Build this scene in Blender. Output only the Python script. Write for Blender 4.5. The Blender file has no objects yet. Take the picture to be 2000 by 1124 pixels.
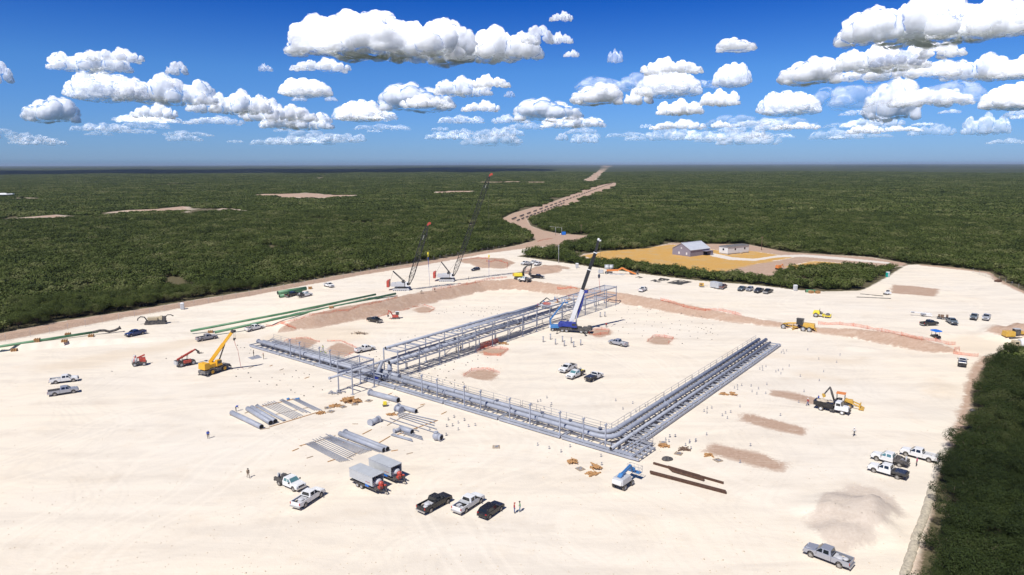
import bpy, math, random
import numpy as np
from mathutils import Vector, Matrix, noise as mnoise

S = bpy.context.scene
D = bpy.data
R = math.radians

# ---------------------------------------------------------------- camera
CH = 53.0                       # drone height above the pad
PITCH = R(10.25)
F = 1333.0                      # focal length in pixels of a 2000 px wide frame
cam = D.cameras.new("camera")
cam.sensor_width = 36.0
cam.lens = 36.0 * F / 2000.0
cam.clip_start = 1.0
cam.clip_end = 250000.0
camo = D.objects.new("camera", cam)
S.collection.objects.link(camo)
camo.location = (0, 0, CH)
camo.rotation_euler = (R(90) - PITCH, 0, 0)
camo.rotation_euler.rotate_axis('Z', R(-0.12))
S.camera = camo

# ---------------------------------------------------------------- sky, sun, exposure
SUN_EL, SUN_AZ = 55.0, 213.0    # azimuth clockwise from +Y (the view direction): behind and to the left
w = D.worlds.new("World")
S.world = w
w.use_nodes = True
nt = w.node_tree
for n in list(nt.nodes):
    nt.nodes.remove(n)
sky = nt.nodes.new("ShaderNodeTexSky")
sky.sky_type = 'NISHITA'
sky.sun_disc = False
sky.sun_elevation = R(SUN_EL)
sky.sun_rotation = R(SUN_AZ)
sky.altitude = 200
sky.air_density = 1.0
sky.dust_density = 0.3
sky.ozone_density = 4.5
tcw = nt.nodes.new("ShaderNodeTexCoord")
sep = nt.nodes.new("ShaderNodeSeparateXYZ")
ramp = nt.nodes.new("ShaderNodeValToRGB")
el = ramp.color_ramp.elements
el[0].position = 0.0; el[0].color = (0.34, 0.53, 1.0, 1)
el[1].position = 0.23; el[1].color = (0.018, 0.25, 0.78, 1)
k2_ = el.new(0.5); k2_.color = (0.11, 0.22, 0.42, 1)
k_ = el.new(0.126); k_.color = (0.24, 0.50, 0.92, 1)
mulc = nt.nodes.new("ShaderNodeMix"); mulc.data_type = 'RGBA'; mulc.blend_type = 'MULTIPLY'; mulc.inputs['Factor'].default_value = 1.0
bg = nt.nodes.new("ShaderNodeBackground")
bg.inputs['Strength'].default_value = 0.12
out = nt.nodes.new("ShaderNodeOutputWorld")
nt.links.new(tcw.outputs['Generated'], sep.inputs[0])
nt.links.new(sep.outputs['Z'], ramp.inputs[0])
nt.links.new(sky.outputs[0], mulc.inputs['A']); nt.links.new(ramp.outputs[0], mulc.inputs['B'])
nt.links.new(mulc.outputs['Result'], bg.inputs['Color'])
nt.links.new(bg.outputs[0], out.inputs['Surface'])

sl = D.lights.new("sun", 'SUN')
sl.energy = 4.75
sl.angle = R(0.5)
sl.color = (1.0, 0.965, 0.90)
so = D.objects.new("sun", sl)
S.collection.objects.link(so)
sd = Vector((math.sin(R(SUN_AZ)) * math.cos(R(SUN_EL)), math.cos(R(SUN_AZ)) * math.cos(R(SUN_EL)), math.sin(R(SUN_EL))))
so.rotation_euler = sd.to_track_quat('Z', 'Y').to_euler()
so.location = sd * 500

S.view_settings.view_transform = 'Standard'
S.view_settings.look = 'None'
S.view_settings.gamma = 1.0
S.view_settings.exposure = 0.0
S.cycles.max_bounces = 6
S.cycles.diffuse_bounces = 2
S.cycles.glossy_bounces = 2
S.cycles.transparent_max_bounces = 24
S.cycles.volume_bounces = 0
S.cycles.use_denoising = True
try:
    S.cycles.denoiser = 'OPENIMAGEDENOISE'
except Exception:
    pass

# ---------------------------------------------------------------- pixel of the photograph -> point on the real terrain
_rot = camo.rotation_euler.to_matrix()
CR, CU, CB = _rot.col[0].copy(), _rot.col[1].copy(), _rot.col[2].copy()

def ray(px, py):
    d = CR * ((px - 1000.0) / F) + CU * ((562.0 - py) / F) - CB
    return d

# toe of the cut bank round the inner pad: pixel, height of the bank there
TOE = [(470, 655, 0), (545, 650, 0.3), (575, 646, 1.6), (625, 641, 2.7), (700, 626, 3.0), (762, 614, 3.0), (825, 597, 2.8), (875, 586, 2.6),
       (950, 569, 2.6), (1000, 566, 2.7), (1050, 571, 2.5), (1100, 578, 2.3), (1140, 583, 2.2), (1202, 592, 2.3), (1300, 609, 2.1),
       (1380, 624, 1.9), (1428, 630, 1.5), (1532, 641, 0.8), (1596, 651, 0.9), (1660, 660, 1.6), (1710, 670, 2.1), (1770, 682, 2.2), (1810, 689, 2.0),
       (1850, 690, 1.3), (1880, 691, 0.2), (1960, 690, 0.0)]

def flat(px, py, z=0.0):
    d = ray(px, py)
    t = (z - CH) / d.z
    return (d.x * t, d.y * t)

TP = np.array([flat(a, b) for a, b, _ in TOE])
TH = np.array([c * 1.26 for _, _, c in TOE])

def seg_dist(P, A, B):
    AB = B - A
    t = np.clip(((P - A) @ AB) / (AB @ AB), 0, 1)
    Q = A + t[:, None] * AB
    return np.hypot(*(P - Q).T), t, (AB[0] * (P[:, 1] - A[1]) - AB[1] * (P[:, 0] - A[0]))

def bank(P):
    """signed distance outside the toe (outside positive) and the bank's height there"""
    P = np.atleast_2d(np.asarray(P, float))
    best = np.full(len(P), 1e18); sg = np.zeros(len(P)); hh = np.zeros(len(P))
    for i in range(len(TP) - 1):
        d, t, s = seg_dist(P, TP[i], TP[i + 1])
        m = d < best - 1e-9
        best = np.where(m, d, best)
        sg = np.where(m, np.sign(s), sg)
        hh = np.where(m, TH[i] * (1 - t) + TH[i + 1] * t, hh)
    # smooth the height far from the toe: inverse distance weights
    W = 0; HH = 0
    for i in range(len(TP)):
        dd = (P[:, 0] - TP[i, 0]) ** 2 + (P[:, 1] - TP[i, 1]) ** 2 + 9.0
        W = W + 1 / dd ** 1.5; HH = HH + TH[i] / dd ** 1.5
    hs = HH / W
    k = np.clip((best - 6) / 12, 0, 1)
    hh = hh * (1 - k) + hs * k
    return best * sg, hh

MOUNDS = []      # (x, y, rx, ry, rotation, height, seed)

def height(P):
    P = np.atleast_2d(np.asarray(P, float))
    d, h = bank(P)
    u = np.clip(d / (1.9 * np.maximum(h, 0.05)), 0, 1)
    z = h * (u * 0.75 + 0.25 * u * u * (3 - 2 * u))
    for (x, y, rx, ry, a, hh, sd_) in MOUNDS:
        c, s = math.cos(a), math.sin(a)
        dx, dy = P[:, 0] - x, P[:, 1] - y
        m = (np.abs(dx) < 2 * max(rx, ry)) & (np.abs(dy) < 2 * max(rx, ry))
        if not m.any():
            continue
        U = (c * dx[m] + s * dy[m]) / rx; V = (-s * dx[m] + c * dy[m]) / ry
        ang = np.arctan2(V, U)
        rr = np.hypot(U, V) / (1 + 0.12 * np.sin(3 * ang + sd_) + 0.08 * np.sin(5 * ang + 2 * sd_))
        lump = 1 + 0.34 * np.sin(U * 5 + sd_) * np.cos(V * 6 + sd_ * 2) + 0.22 * np.sin(U * 11 + 3 * np.sin(V * 4)) * np.cos(V * 9 + sd_)
        z[m] += hh * np.clip(1 - rr ** 1.6, 0, 1) ** 0.9 * lump
    # clods and runnels on the disturbed slopes
    rough_ = np.exp(-((u - 0.5) / 0.42) ** 2) * (h > 0.5) * (d > 0)
    z = z + rough_ * h * 0.15 * (np.sin(P[:, 0] * 1.9 + 2.2 * np.sin(P[:, 1] * .31)) * np.cos(P[:, 1] * 1.3 + np.sin(P[:, 0] * .7)) + 0.6 * np.sin(P[:, 0] * 3.1 + P[:, 1] * 2.3))
    return z

_hc = {}
def hz(x, y):
    return float(height([(x, y)])[0])

def at(px, py, up=0.0):
    """point of the terrain (raised by up) that stands at this pixel"""
    z = up
    for _ in range(14):
        x, y = flat(px, py, z)
        z = 0.5 * z + 0.5 * (hz(x, y) + up)
    return Vector((x, y, z))

def over(px, py, base):
    """point seen at this pixel, at the same depth (Y) as base"""
    d = ray(px, py)
    t = base[1] / d.y
    return Vector((d.x * t, base[1], CH + d.z * t))

# ---------------------------------------------------------------- materials
MATS = {}
def mat(name, col, rough=0.6, metal=0.0, spec=0.5, var=0.0, scale=3.0, bump=0.0, dust=0.0, objvar=0.0):
    if name in MATS:
        return MATS[name]
    m = D.materials.new(name); m.use_nodes = True
    t = m.node_tree; b = t.nodes["Principled BSDF"]
    b.inputs['Base Color'].default_value = (*col, 1)
    b.inputs['Roughness'].default_value = rough
    b.inputs['Metallic'].default_value = metal
    b.inputs['Specular IOR Level'].default_value = spec
    L = t.links.new
    src = None
    if var or dust or bump:
        g = t.nodes.new("ShaderNodeNewGeometry")
        tc = t.nodes.new("ShaderNodeTexCoord")
        nz = t.nodes.new("ShaderNodeTexNoise")
        nz.inputs['Scale'].default_value = scale
        nz.inputs['Detail'].default_value = 4
        L(tc.outputs['Object'], nz.inputs['Vector'])
        if var:
            mr = t.nodes.new("ShaderNodeMapRange")
            mr.inputs['To Min'].default_value = 1 - var; mr.inputs['To Max'].default_value = 1 + var
            mr.inputs['From Min'].default_value = 0.3; mr.inputs['From Max'].default_value = 0.7
            L(nz.outputs['Fac'], mr.inputs['Value'])
            mx = t.nodes.new("ShaderNodeVectorMath"); mx.operation = 'SCALE'
            mx.inputs[0].default_value = col
            L(mr.outputs[0], mx.inputs['Scale'])
            src = mx.outputs[0]
        if dust:
            mr = t.nodes.new("ShaderNodeMapRange")
            mr.inputs['From Min'].default_value = 0.35; mr.inputs['From Max'].default_value = 0.75
            mr.inputs['To Max'].default_value = dust
            L(nz.outputs['Fac'], mr.inputs['Value'])
            mx = t.nodes.new("ShaderNodeMix"); mx.data_type = 'RGBA'
            mx.inputs['A'].default_value = (*col, 1)
            mx.inputs['B'].default_value = (0.55, 0.48, 0.40, 1)
            if src: L(src, mx.inputs['A'])
            L(mr.outputs[0], mx.inputs['Factor'])
            src = mx.outputs['Result']
        if src: L(src, b.inputs['Base Color'])
        if bump:
            bp = t.nodes.new("ShaderNodeBump"); bp.inputs['Strength'].default_value = bump
            bp.inputs['Distance'].default_value = 0.1
            L(nz.outputs['Fac'], bp.inputs['Height']); L(bp.outputs[0], b.inputs['Normal'])
    MATS[name] = m
    return m

# ---------------------------------------------------------------- object helpers
col = S.collection
def tag(o, label=None, cat=None, group=None, kind=None):
    if label: o['label'] = label
    if cat: o['category'] = cat
    if group: o['group'] = group
    if kind: o['kind'] = kind
    return o

def empty(name, loc, rz=0.0, label=None, cat=None, group=None):
    o = D.objects.new(name, None); col.objects.link(o)
    o.location = loc; o.rotation_euler = (0, 0, rz)
    return tag(o, label, cat, group)

class MB:
    """collects simple solids into one mesh"""
    def __init__(s):
        s.v = []; s.f = []; s.sm = []
        s.M = None
    def add(s, vs, fs, smooth=False):
        n = len(s.v)
        if s.M is not None:
            vs = [s.M @ Vector(p) for p in vs]
        s.v += [tuple(p) for p in vs]
        s.f += [tuple(i + n for i in f) for f in fs]
        s.sm += [smooth] * len(fs)
        return s
    BF = [(0, 3, 2, 1), (4, 5, 6, 7), (0, 1, 5, 4), (1, 2, 6, 5), (2, 3, 7, 6), (3, 0, 4, 7)]
    def box(s, c, d, rz=0.0):
        x, y, z = c; a, b, h = d[0] / 2, d[1] / 2, d[2] / 2
        co, si = math.cos(rz), math.sin(rz)
        vs = []
        for dz in (-h, h):
            for (dx, dy) in ((-a, -b), (a, -b), (a, b), (-a, b)):
                vs.append((x + co * dx - si * dy, y + si * dx + co * dy, z + dz))
        return s.add(vs, MB.BF)
    def hexa(s, lo, hi):
        """lo and hi: four xyz each, same winding (counterclockwise from above)"""
        return s.add(list(lo) + list(hi), MB.BF)
    def frus(s, x0, x1, z0, z1, w0, w1, tx0=0.0, tx1=0.0):
        """box along x, tapering upward: tx0/tx1 pull the top's ends in, w0/w1 widths"""
        lo = [(x0, -w0 / 2, z0), (x1, -w0 / 2, z0), (x1, w0 / 2, z0), (x0, w0 / 2, z0)]
        hi = [(x0 + tx0, -w1 / 2, z1), (x1 - tx1, -w1 / 2, z1), (x1 - tx1, w1 / 2, z1), (x0 + tx0, w1 / 2, z1)]
        return s.hexa(lo, hi)
    def tube(s, a, b, r, n=8, r2=None, caps=True, smooth=True):
        a = Vector(a); b = Vector(b); d = b - a
        if d.length < 1e-6: return s
        r2 = r if r2 is None else r2
        q = d.to_track_quat('Z', 'Y')
        X = q @ Vector((1, 0, 0)); Y = q @ Vector((0, 1, 0))
        vs = []
        for (p, rr) in ((a, r), (b, r2)):
            for i in range(n):
                t = 2 * math.pi * (i + 0.5) / n
                vs.append(p + X * math.cos(t) * rr + Y * math.sin(t) * rr)
        s.add(vs, [(i, (i + 1) % n, n + (i + 1) % n, n + i) for i in range(n)], smooth)
        if caps:
            m = len(s.v) - 2 * n
            s.f += [tuple(m + i for i in reversed(range(n))), tuple(m + n + i for i in range(n))]
            s.sm += [False, False]
        return s
    def beam(s, a, b, w, h=None):
        """rectangular bar from a to b"""
        a = Vector(a); b = Vector(b); h = w if h is None else h
        d = (b - a)
        if d.length < 1e-6: return s
        u = Vector((0, 0, 1)) if abs(d.normalized().z) < 0.95 else Vector((0, 1, 0))
        X = d.cross(u).normalized(); Y = X.cross(d).normalized()
        vs = []
        for p in (a, b):
            for (i, j) in ((-1, -1), (1, -1), (1, 1), (-1, 1)):
                vs.append(p + X * (i * w / 2) + Y * (j * h / 2))
        return s.add(vs, MB.BF)
    def path(s, pts, r, n=8):
        for a, b in zip(pts[:-1], pts[1:]):
            s.tube(a, b, r, n)
        return s
    def hose(s, pts, r, n=10):
        """one continuous bent pipe"""
        P = [Vector(p) for p in pts]; vs = []; m = len(P)
        for i, p in enumerate(P):
            d = (P[min(i + 1, m - 1)] - P[max(i - 1, 0)]).normalized()
            X = d.cross(Vector((0, 0, 1)))
            if X.length < 1e-3: X = Vector((1, 0, 0))
            X.normalize(); Y = X.cross(d).normalized()
            rr = r[i] if isinstance(r, (list, tuple)) else r
            for k in range(n):
                t = 2 * math.pi * k / n
                vs.append(p + X * math.cos(t) * rr + Y * math.sin(t) * rr)
        fs = [(i * n + k, i * n + (k + 1) % n, (i + 1) * n + (k + 1) % n, (i + 1) * n + k) for i in range(m - 1) for k in range(n)]
        s.add(vs, fs, True)
        b = len(s.v) - m * n
        s.f += [tuple(b + k for k in reversed(range(n))), tuple(b + (m - 1) * n + k for k in range(n))]; s.sm += [False, False]
        return s
    def prism(s, pts, y0, y1, axis='y'):
        """side profile pts (x,z) extruded across y0..y1"""
        n = len(pts)
        vs = [(x, y0, z) for x, z in pts] + [(x, y1, z) for x, z in pts]
        fs = [tuple(range(n)), tuple(reversed(range(n, 2 * n)))] + [((i + 1) % n, i, n + i, n + (i + 1) % n) for i in range(n)]
        return s.add(vs, fs)
    def ball(s, c, r, n=8, m=6):
        r = (r, r, r) if not isinstance(r, (tuple, list)) else r
        vs = [(c[0], c[1], c[2] - r[2])]
        for j in range(1, m):
            t = math.pi * j / m - math.pi / 2
            for i in range(n):
                a = 2 * math.pi * i / n
                vs.append((c[0] + r[0] * math.cos(t) * math.cos(a), c[1] + r[1] * math.cos(t) * math.sin(a), c[2] + r[2] * math.sin(t)))
        vs.append((c[0], c[1], c[2] + r[2]))
        fs = [(0, 1 + (i + 1) % n, 1 + i) for i in range(n)]
        for j in range(m - 2):
            fs += [(1 + j * n + i, 1 + j * n + (i + 1) % n, 1 + (j + 1) * n + (i + 1) % n, 1 + (j + 1) * n + i) for i in range(n)]
        e = len(vs) - 1; b = 1 + (m - 2) * n
        fs += [(b + i, b + (i + 1) % n, e) for i in range(n)]
        return s.add(vs, fs, True)
    def mesh(s, name, m=None):
        me = D.meshes.new(name)
        me.from_pydata(s.v, [], s.f)
        me.polygons.foreach_set('use_smooth', s.sm)
        if m: me.materials.append(m)
        me.update()
        return me
    def build(s, name, m, parent=None, loc=None, rot=None, bevel=0.0):
        o = D.objects.new(name, s.mesh(name, m)); col.objects.link(o)
        if parent: o.parent = parent
        if loc is not None: o.location = loc
        if rot is not None: o.rotation_euler = rot
        if bevel:
            md = o.modifiers.new("bevel", 'BEVEL'); md.width = bevel; md.segments = 2; md.limit_method = 'ANGLE'; md.angle_limit = R(35)
        return o

def copy_tree(o, parent=None):
    c = o.copy(); col.objects.link(c); c.parent = parent
    for ch in KIDS.get(o.name, []):
        copy_tree(ch, c)
    return c
KIDS = {}
def note_kids(root):
    """remember the children of a thing once, so copying needs no search"""
    def go(o):
        k = [x for x in POOL if x.parent == o]
        KIDS[o.name] = k
        for x in k: go(x)
    POOL = [x for x in D.objects if x.parent]
    go(root)
    return root
# ================================================================ the ground
def PX(pts):
    """a polygon given on the photograph -> the same polygon on the terrain"""
    return np.array([tuple(at(q[0], q[1], q[2] if len(q) > 2 else 0.0))[:2] for q in pts])

def sdf(P, poly):
    """signed distance to a polygon, positive inside"""
    n = len(poly); best = np.full(len(P), 1e18); ins = np.zeros(len(P), bool)
    for i in range(n):
        A = poly[i]; B = poly[(i + 1) % n]
        d, _, _ = seg_dist(P, A, B)
        best = np.minimum(best, d)
        c = ((A[1] > P[:, 1]) != (B[1] > P[:, 1]))
        with np.errstate(divide='ignore', invalid='ignore'):
            xx = (B[0] - A[0]) * (P[:, 1] - A[1]) / (B[1] - A[1]) + A[0]
        ins ^= c & (P[:, 0] < xx)
    return np.where(ins, best, -best)

# cleared land (everything without brush), as seen on the photograph
CLEAR_PX = [(-160, 690), (0, 652), (125, 627), (250, 608), (375, 587), (500, 567), (625, 545), (700, 532), (825, 512), (950, 490), (1005, 481), (1046, 470),
            (1036, 458), (1012, 447), (992, 439), (976, 430), (1002, 417), (1080, 394), (1140, 372), (1190, 358), (1214, 356.5), (1186, 367, 5), (1126, 388, 5),
            (1084, 403, 4.5), (1048, 417, 4), (1030, 428), (1036, 441), (1062, 451), (1092, 457), (1122, 459), (1146, 460.5), (1142, 466, 2.4), (1108, 471, 2.4), (1082, 478, 2.4),
            (1060, 481, 2.4), (1040, 486, 2.4), (1016, 493, 2), (1004, 500), (1060, 508), (1120, 516), (1200, 528), (1280, 538), (1350, 547), (1420, 553), (1480, 558),
            (1560, 567), (1612, 570), (1680, 568), (1702, 559), (1740, 537), (1770, 518), (1800, 517), (1862, 523), (1932, 532), (1952, 546), (2004, 571),
            (2120, 608), (2300, 700), (2060, 697), (1960, 693), (1932, 700), (1922, 716), (1910, 738), (1898, 765), (1897, 792), (1887, 820), (1874, 852), (1856, 882),
            (1842, 906), (1828, 930), (1824, 950), (1826, 975), (1818, 1010), (1808, 1055), (1794, 1100), (1780, 1150), (1740, 1250), (1000, 1500), (-800, 1400), (-900, 800)]
FIELD_PX = [(1140, 497), (1184, 490.5), (1264, 485.5), (1312, 474.5), (1380, 477), (1460, 478), (1492, 484), (1540, 493), (1620, 498), (1700, 503), (1772, 515),
            (1760, 521), (1700, 519, 2.4), (1640, 512, 2.4), (1580, 518, 2.4), (1530, 522, 2.4), (1505, 530, 2.4), (1500, 552), (1484, 550), (1478, 536, 2.4), (1440, 531, 2.4), (1390, 529, 2.4), (1340, 523, 2.4), (1280, 513, 2.4), (1200, 507, 2.4), (1160, 503, 2.4), (1120, 500, 2.4)]
FAR_CLEAR_PX = [[(1138, 352), (1152, 345), (1172, 331), (1182, 323), (1186, 321.6), (1191, 321.6), (1186, 329), (1171, 344), (1160, 354)],
                [(488, 381), (530, 378), (580, 378.5), (600, 375.5), (622, 377), (640, 380), (700, 381), (680, 384), (610, 387), (560, 385)],
                [(212, 414), (290, 407), (350, 402), (370, 403), (375, 419), (368, 419), (362, 409), (300, 412), (215, 416)],
                [(300, 360), (330, 358.8), (372, 358.2), (372, 360.4), (302, 362)],
                [(934, 356.3), (1000, 354.8), (1064, 355.8), (1064, 357.4), (1000, 357.2), (934, 357.6)],
                [(420, 405), (478, 409), (478, 411.5), (418, 407)],
                [(618, 348), (634, 341.5), (637, 342.5), (624, 349)], [(26, 383), (62, 384.6), (60, 388), (26, 386)],
                [(850, 374), (925, 372), (925, 374.5), (850, 377)], [(610, 421), (690, 429), (790, 434), (790, 437), (690, 433), (610, 425)], [(0, 424), (150, 418), (150, 421.5), (0, 428)], [(756, 462), (772, 461), (774, 466), (758, 467)], [(914, 433), (932, 433), (932, 439), (916, 440)]]
CLEAR = PX(CLEAR_PX); FIELD = PX(FIELD_PX); FARC = [PX([(a, b, 2.6) for a, b in p]) for p in FAR_CLEAR_PX]
HEDGE_GAP = None

# things of the ground's own colour
DIRT_PX = {
 'strip': [(-160, 690), (0, 652), (125, 627), (250, 608), (375, 587), (500, 567), (625, 545), (700, 532), (825, 512), (950, 490), (1005, 481), (1046, 470), (1142, 460), (1146, 467), (1080, 479),
           (1000, 489), (950, 496), (825, 519), (700, 539), (625, 553), (487, 579), (375, 599), (250, 620), (125, 644), (0, 667), (-160, 702)],
 'road': [(1052, 482), (1036, 458), (1012, 447), (992, 439), (976, 430), (1002, 417), (1080, 394), (1140, 372), (1190, 357), (1214, 356), (1182, 367), (1122, 388),
          (1080, 403), (1044, 417), (1030, 428), (1036, 441), (1062, 451), (1092, 457), (1122, 459), (1148, 460), (1142, 467), (1108, 472), (1082, 479)],
 'rightedge': [(1955, 694), (1915, 696), (1893, 722), (1882, 760), (1872, 800), (1858, 850), (1842, 900), (1832, 940), (1812, 1020), (1798, 1070), (1786, 1130), (1900, 1130), (1900, 800)],
 'backright': [(1768, 512), (1862, 518), (1940, 527), (1962, 543), (2010, 565), (2060, 590), (2050, 600), (1996, 573), (1946, 549), (1926, 534), (1862, 526), (1800, 519)],
 'heapleft': [(893, 508), (930, 503), (985, 505), (1008, 514), (985, 526), (940, 524), (905, 516)],
 'heapright': [(1030, 528), (1060, 520), (1090, 518), (1116, 524), (1098, 531), (1060, 537), (1020, 536)],
 'patcha': [(1502, 762), (1530, 764), (1600, 777), (1608, 786), (1598, 793), (1560, 784), (1500, 772)],
 'patchb': [(1452, 808), (1480, 810), (1530, 824), (1580, 838), (1574, 852), (1540, 847), (1480, 832), (1442, 822)],
 'patchc': [(1388, 866), (1420, 872), (1500, 889), (1536, 905), (1530, 924), (1480, 912), (1420, 896), (1374, 882)],
 'patchd': [(1742, 556), (1790, 560), (1838, 565), (1826, 580), (1780, 576), (1738, 573)],
 'pile': [(1615, 962), (1668, 948), (1708, 952), (1744, 970), (1756, 990), (1758, 1008), (1732, 1022), (1728, 1036), (1700, 1046), (1706, 1062), (1680, 1078), (1650, 1080), (1620, 1070), (1580, 1035), (1574, 1018), (1594, 995), (1600, 975)],
 'pita': [(548, 676), (560, 664), (596, 660), (622, 668), (606, 680), (575, 684)],
 'pitb': [(640, 678), (664, 668), (702, 684), (670, 698), (640, 694)],
 'pitc': [(906, 736), (920, 724), (950, 721), (980, 730), (960, 744), (925, 742)],
 'pitd': [(930, 690), (945, 679), (992, 683), (985, 694), (950, 697)],
 'pite': [(1264, 668), (1278, 656), (1318, 661), (1308, 674), (1280, 673)],
 'pitf': [(1148, 654), (1160, 642), (1192, 645), (1198, 655), (1170, 660)],
 'pitg': [(808, 604), (828, 598), (852, 604), (838, 613), (815, 612)],
 'rearheap': [(1924, 652), (1950, 646), (2010, 640), (2060, 660), (2010, 668), (1956, 662)],
 'rampx': [(1846, 660), (1900, 655), (1960, 664), (2010, 690), (1930, 692), (1870, 690), (1850, 676)],
 'hs': [(1400, 533), (1440, 520), (1500, 512), (1560, 502), (1600, 502), (1560, 515), (1520, 530), (1498, 545), (1480, 542), (1440, 538)],
 'hback': [(1312, 472), (1380, 476), (1460, 478), (1492, 484), (1620, 498), (1772, 514), (1772, 520), (1640, 507), (1560, 499), (1500, 493), (1440, 490), (1380, 484), (1330, 480)],
}
GRASS = [(1136, 500), (1184, 490), (1264, 484), (1312, 478), (1340, 481), (1384, 487), (1420, 492), (1470, 491), (1550, 503), (1530, 507), (1460, 520), (1400, 534), (1340, 540), (1260, 530), (1200, 522)]
GRASS2 = [(1530, 522), (1590, 510), (1650, 515), (1660, 524), (1580, 530)]
WHITE = [(1376, 493), (1400, 496), (1430, 503), (1470, 506), (1520, 499), (1570, 497.5), (1640, 503), (1740, 513), (1735, 516), (1640, 508), (1570, 502), (1520, 503), (1474, 510), (1424, 508), (1390, 501)]
FAINT = [[(60, 716), (120, 706), (300, 674), (372, 660), (480, 650), (500, 660), (420, 670), (300, 690), (160, 722), (70, 726)],
         [(1655, 700), (1420, 700), (1420, 690), (1700, 700)], [(1600, 695), (1680, 702), (1690, 712), (1640, 712), (1585, 702)],
         [(1550, 724), (1600, 730), (1652, 742), (1650, 748), (1600, 742), (1545, 732)], [(1808, 752), (1830, 742), (1870, 755), (1872, 776), (1830, 776), (1810, 766)],
         [(640, 632), (700, 640), (720, 660), (680, 668), (560, 668), (500, 668), (520, 655)]]
DIRT = {k: PX(v) for k, v in DIRT_PX.items()}
GRASSP = [PX(GRASS), PX(GRASS2)]; WHITEP = PX(WHITE); FAINTP = [PX(p) for p in FAINT] + [DIRT['rampx']]

def mound_px(px, py, wx, wy, rot, h, seed):
    p = at(px, py); MOUNDS.append((p.x, p.y, wx * 1.26, wy * 1.26, R(rot), h * 1.26, seed))
mound_px(1664, 1010, 6.0, 6.4, 20, 1.5, 1.0)
mound_px(1632, 1050, 3.8, 2.8, -20, 0.9, 3.0)
mound_px(1700, 985, 3.4, 3.0, 10, 0.8, 5.0)
mound_px(1070, 528, 8, 8, 0, 1.3, 2.0)
mound_px(950, 515, 10, 14, 0, 1.1, 4.0)
mound_px(1995, 655, 9, 10, 0, 2.2, 5.0)
mound_px(1840, 762, 4.0, 4.5, 0, 0.35, 6.0)
mound_px(700, 650, 9, 5, 15, 0.4, 7.0)
mound_px(1680, 682, 5, 2, -20, 0.4, 8.0)

def ring(lo, hi, far):
    a = list(np.arange(lo, hi + 0.1, 1.25))
    st = 2.0; x = a[0]
    L_ = []
    while x > -far: x -= st; st *= 1.18; L_.append(x)
    st = 2.0; x = a[-1]; H_ = []
    while x < far: x += st; st *= 1.18; H_.append(x)
    return np.array(L_[::-1] + a + H_)
xs = ring(-240, 285, 60000)
ys_ = list(np.arange(38, 530.1, 1.25)); st = 1.5; y = 530
while y < 70000: y += st; st *= 1.04; ys_.append(y)
st = 3; y = 38; lo = []
while y > -60000: y -= st; st *= 1.3; lo.append(y)
ys = np.array(lo[::-1] + ys_)
GX, GY = np.meshgrid(xs, ys)
P = np.stack([GX.ravel(), GY.ravel()], 1)
Z = height(P)
# gentle relief on the pad and the far land
def snoise(P, s, seed):
    a = P / s
    return (np.sin(a[:, 0] * 1.3 + seed + 1.7 * np.sin(a[:, 1] * 0.7 + seed)) + np.sin(a[:, 1] * 1.1 + 2 * seed + 1.3 * np.sin(a[:, 0] * 0.9)) + np.sin((a[:, 0] + a[:, 1]) * 0.8 + 3 * seed)) / 3
near = (np.abs(P[:, 0]) < 400) & (P[:, 1] < 700) & (P[:, 1] > 0)
dC = sdf(P, CLEAR)
dist = np.hypot(P[:, 0], P[:, 1])
rel = snoise(P, 260, 1.0) * 5 + snoise(P, 90, 2.0) * 1.5
w_ = np.clip((dist - 1100) / 1700, 0, 1)
Z = Z + rel * w_
bd, bh = bank(P)
dBank = np.where((bh > 0.35), np.minimum(bd + 0.2, 1.9 * bh + 1.0 - bd), -5)
dBank = np.where((dist < 570), dBank, -5)
def cl(a): return np.clip(a, -6, 6)
dPile = cl(sdf(P, DIRT['pile']))
dDirt = np.full(len(P), -6.0)
for k, pl in DIRT.items():
    if k in ('pile', 'rampx'): continue
    dDirt = np.maximum(dDirt, cl(sdf(P, pl)))
dDirt = np.maximum(dDirt, cl(dBank))
dField = cl(sdf(P, FIELD))
dGrass = np.full(len(P), -6.0)
for g in GRASSP: dGrass = np.maximum(dGrass, cl(sdf(P, g)))
dWhite = cl(sdf(P, WHITEP))
dFaint = np.full(len(P), -6.0)
for g in FAINTP: dFaint = np.maximum(dFaint, cl(sdf(P, g)))
dFar = np.full(len(P), -1e3)
for g in FARC: dFar = np.maximum(dFar, sdf(P, g))
dClear = cl(np.maximum.reduce([dC, sdf(P, FIELD)]))
dFarC = np.clip(dFar, -40, 40) / 6
dClear = np.maximum(dClear, np.clip(dFarC, -6, 6))
dDirt = np.maximum(dDirt, np.clip(dFarC, -6, 6))
dDirt = np.where((dist > 420) & (dField < -5.9) & (P[:, 0] < 260), np.maximum(dDirt, dClear), dDirt)
dDirt = np.where((dField > 0) & (dDirt < dField) & (dGrass < 0) & (dWhite < 0), np.maximum(dDirt, np.minimum(dField, -dGrass)), dDirt)

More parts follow.
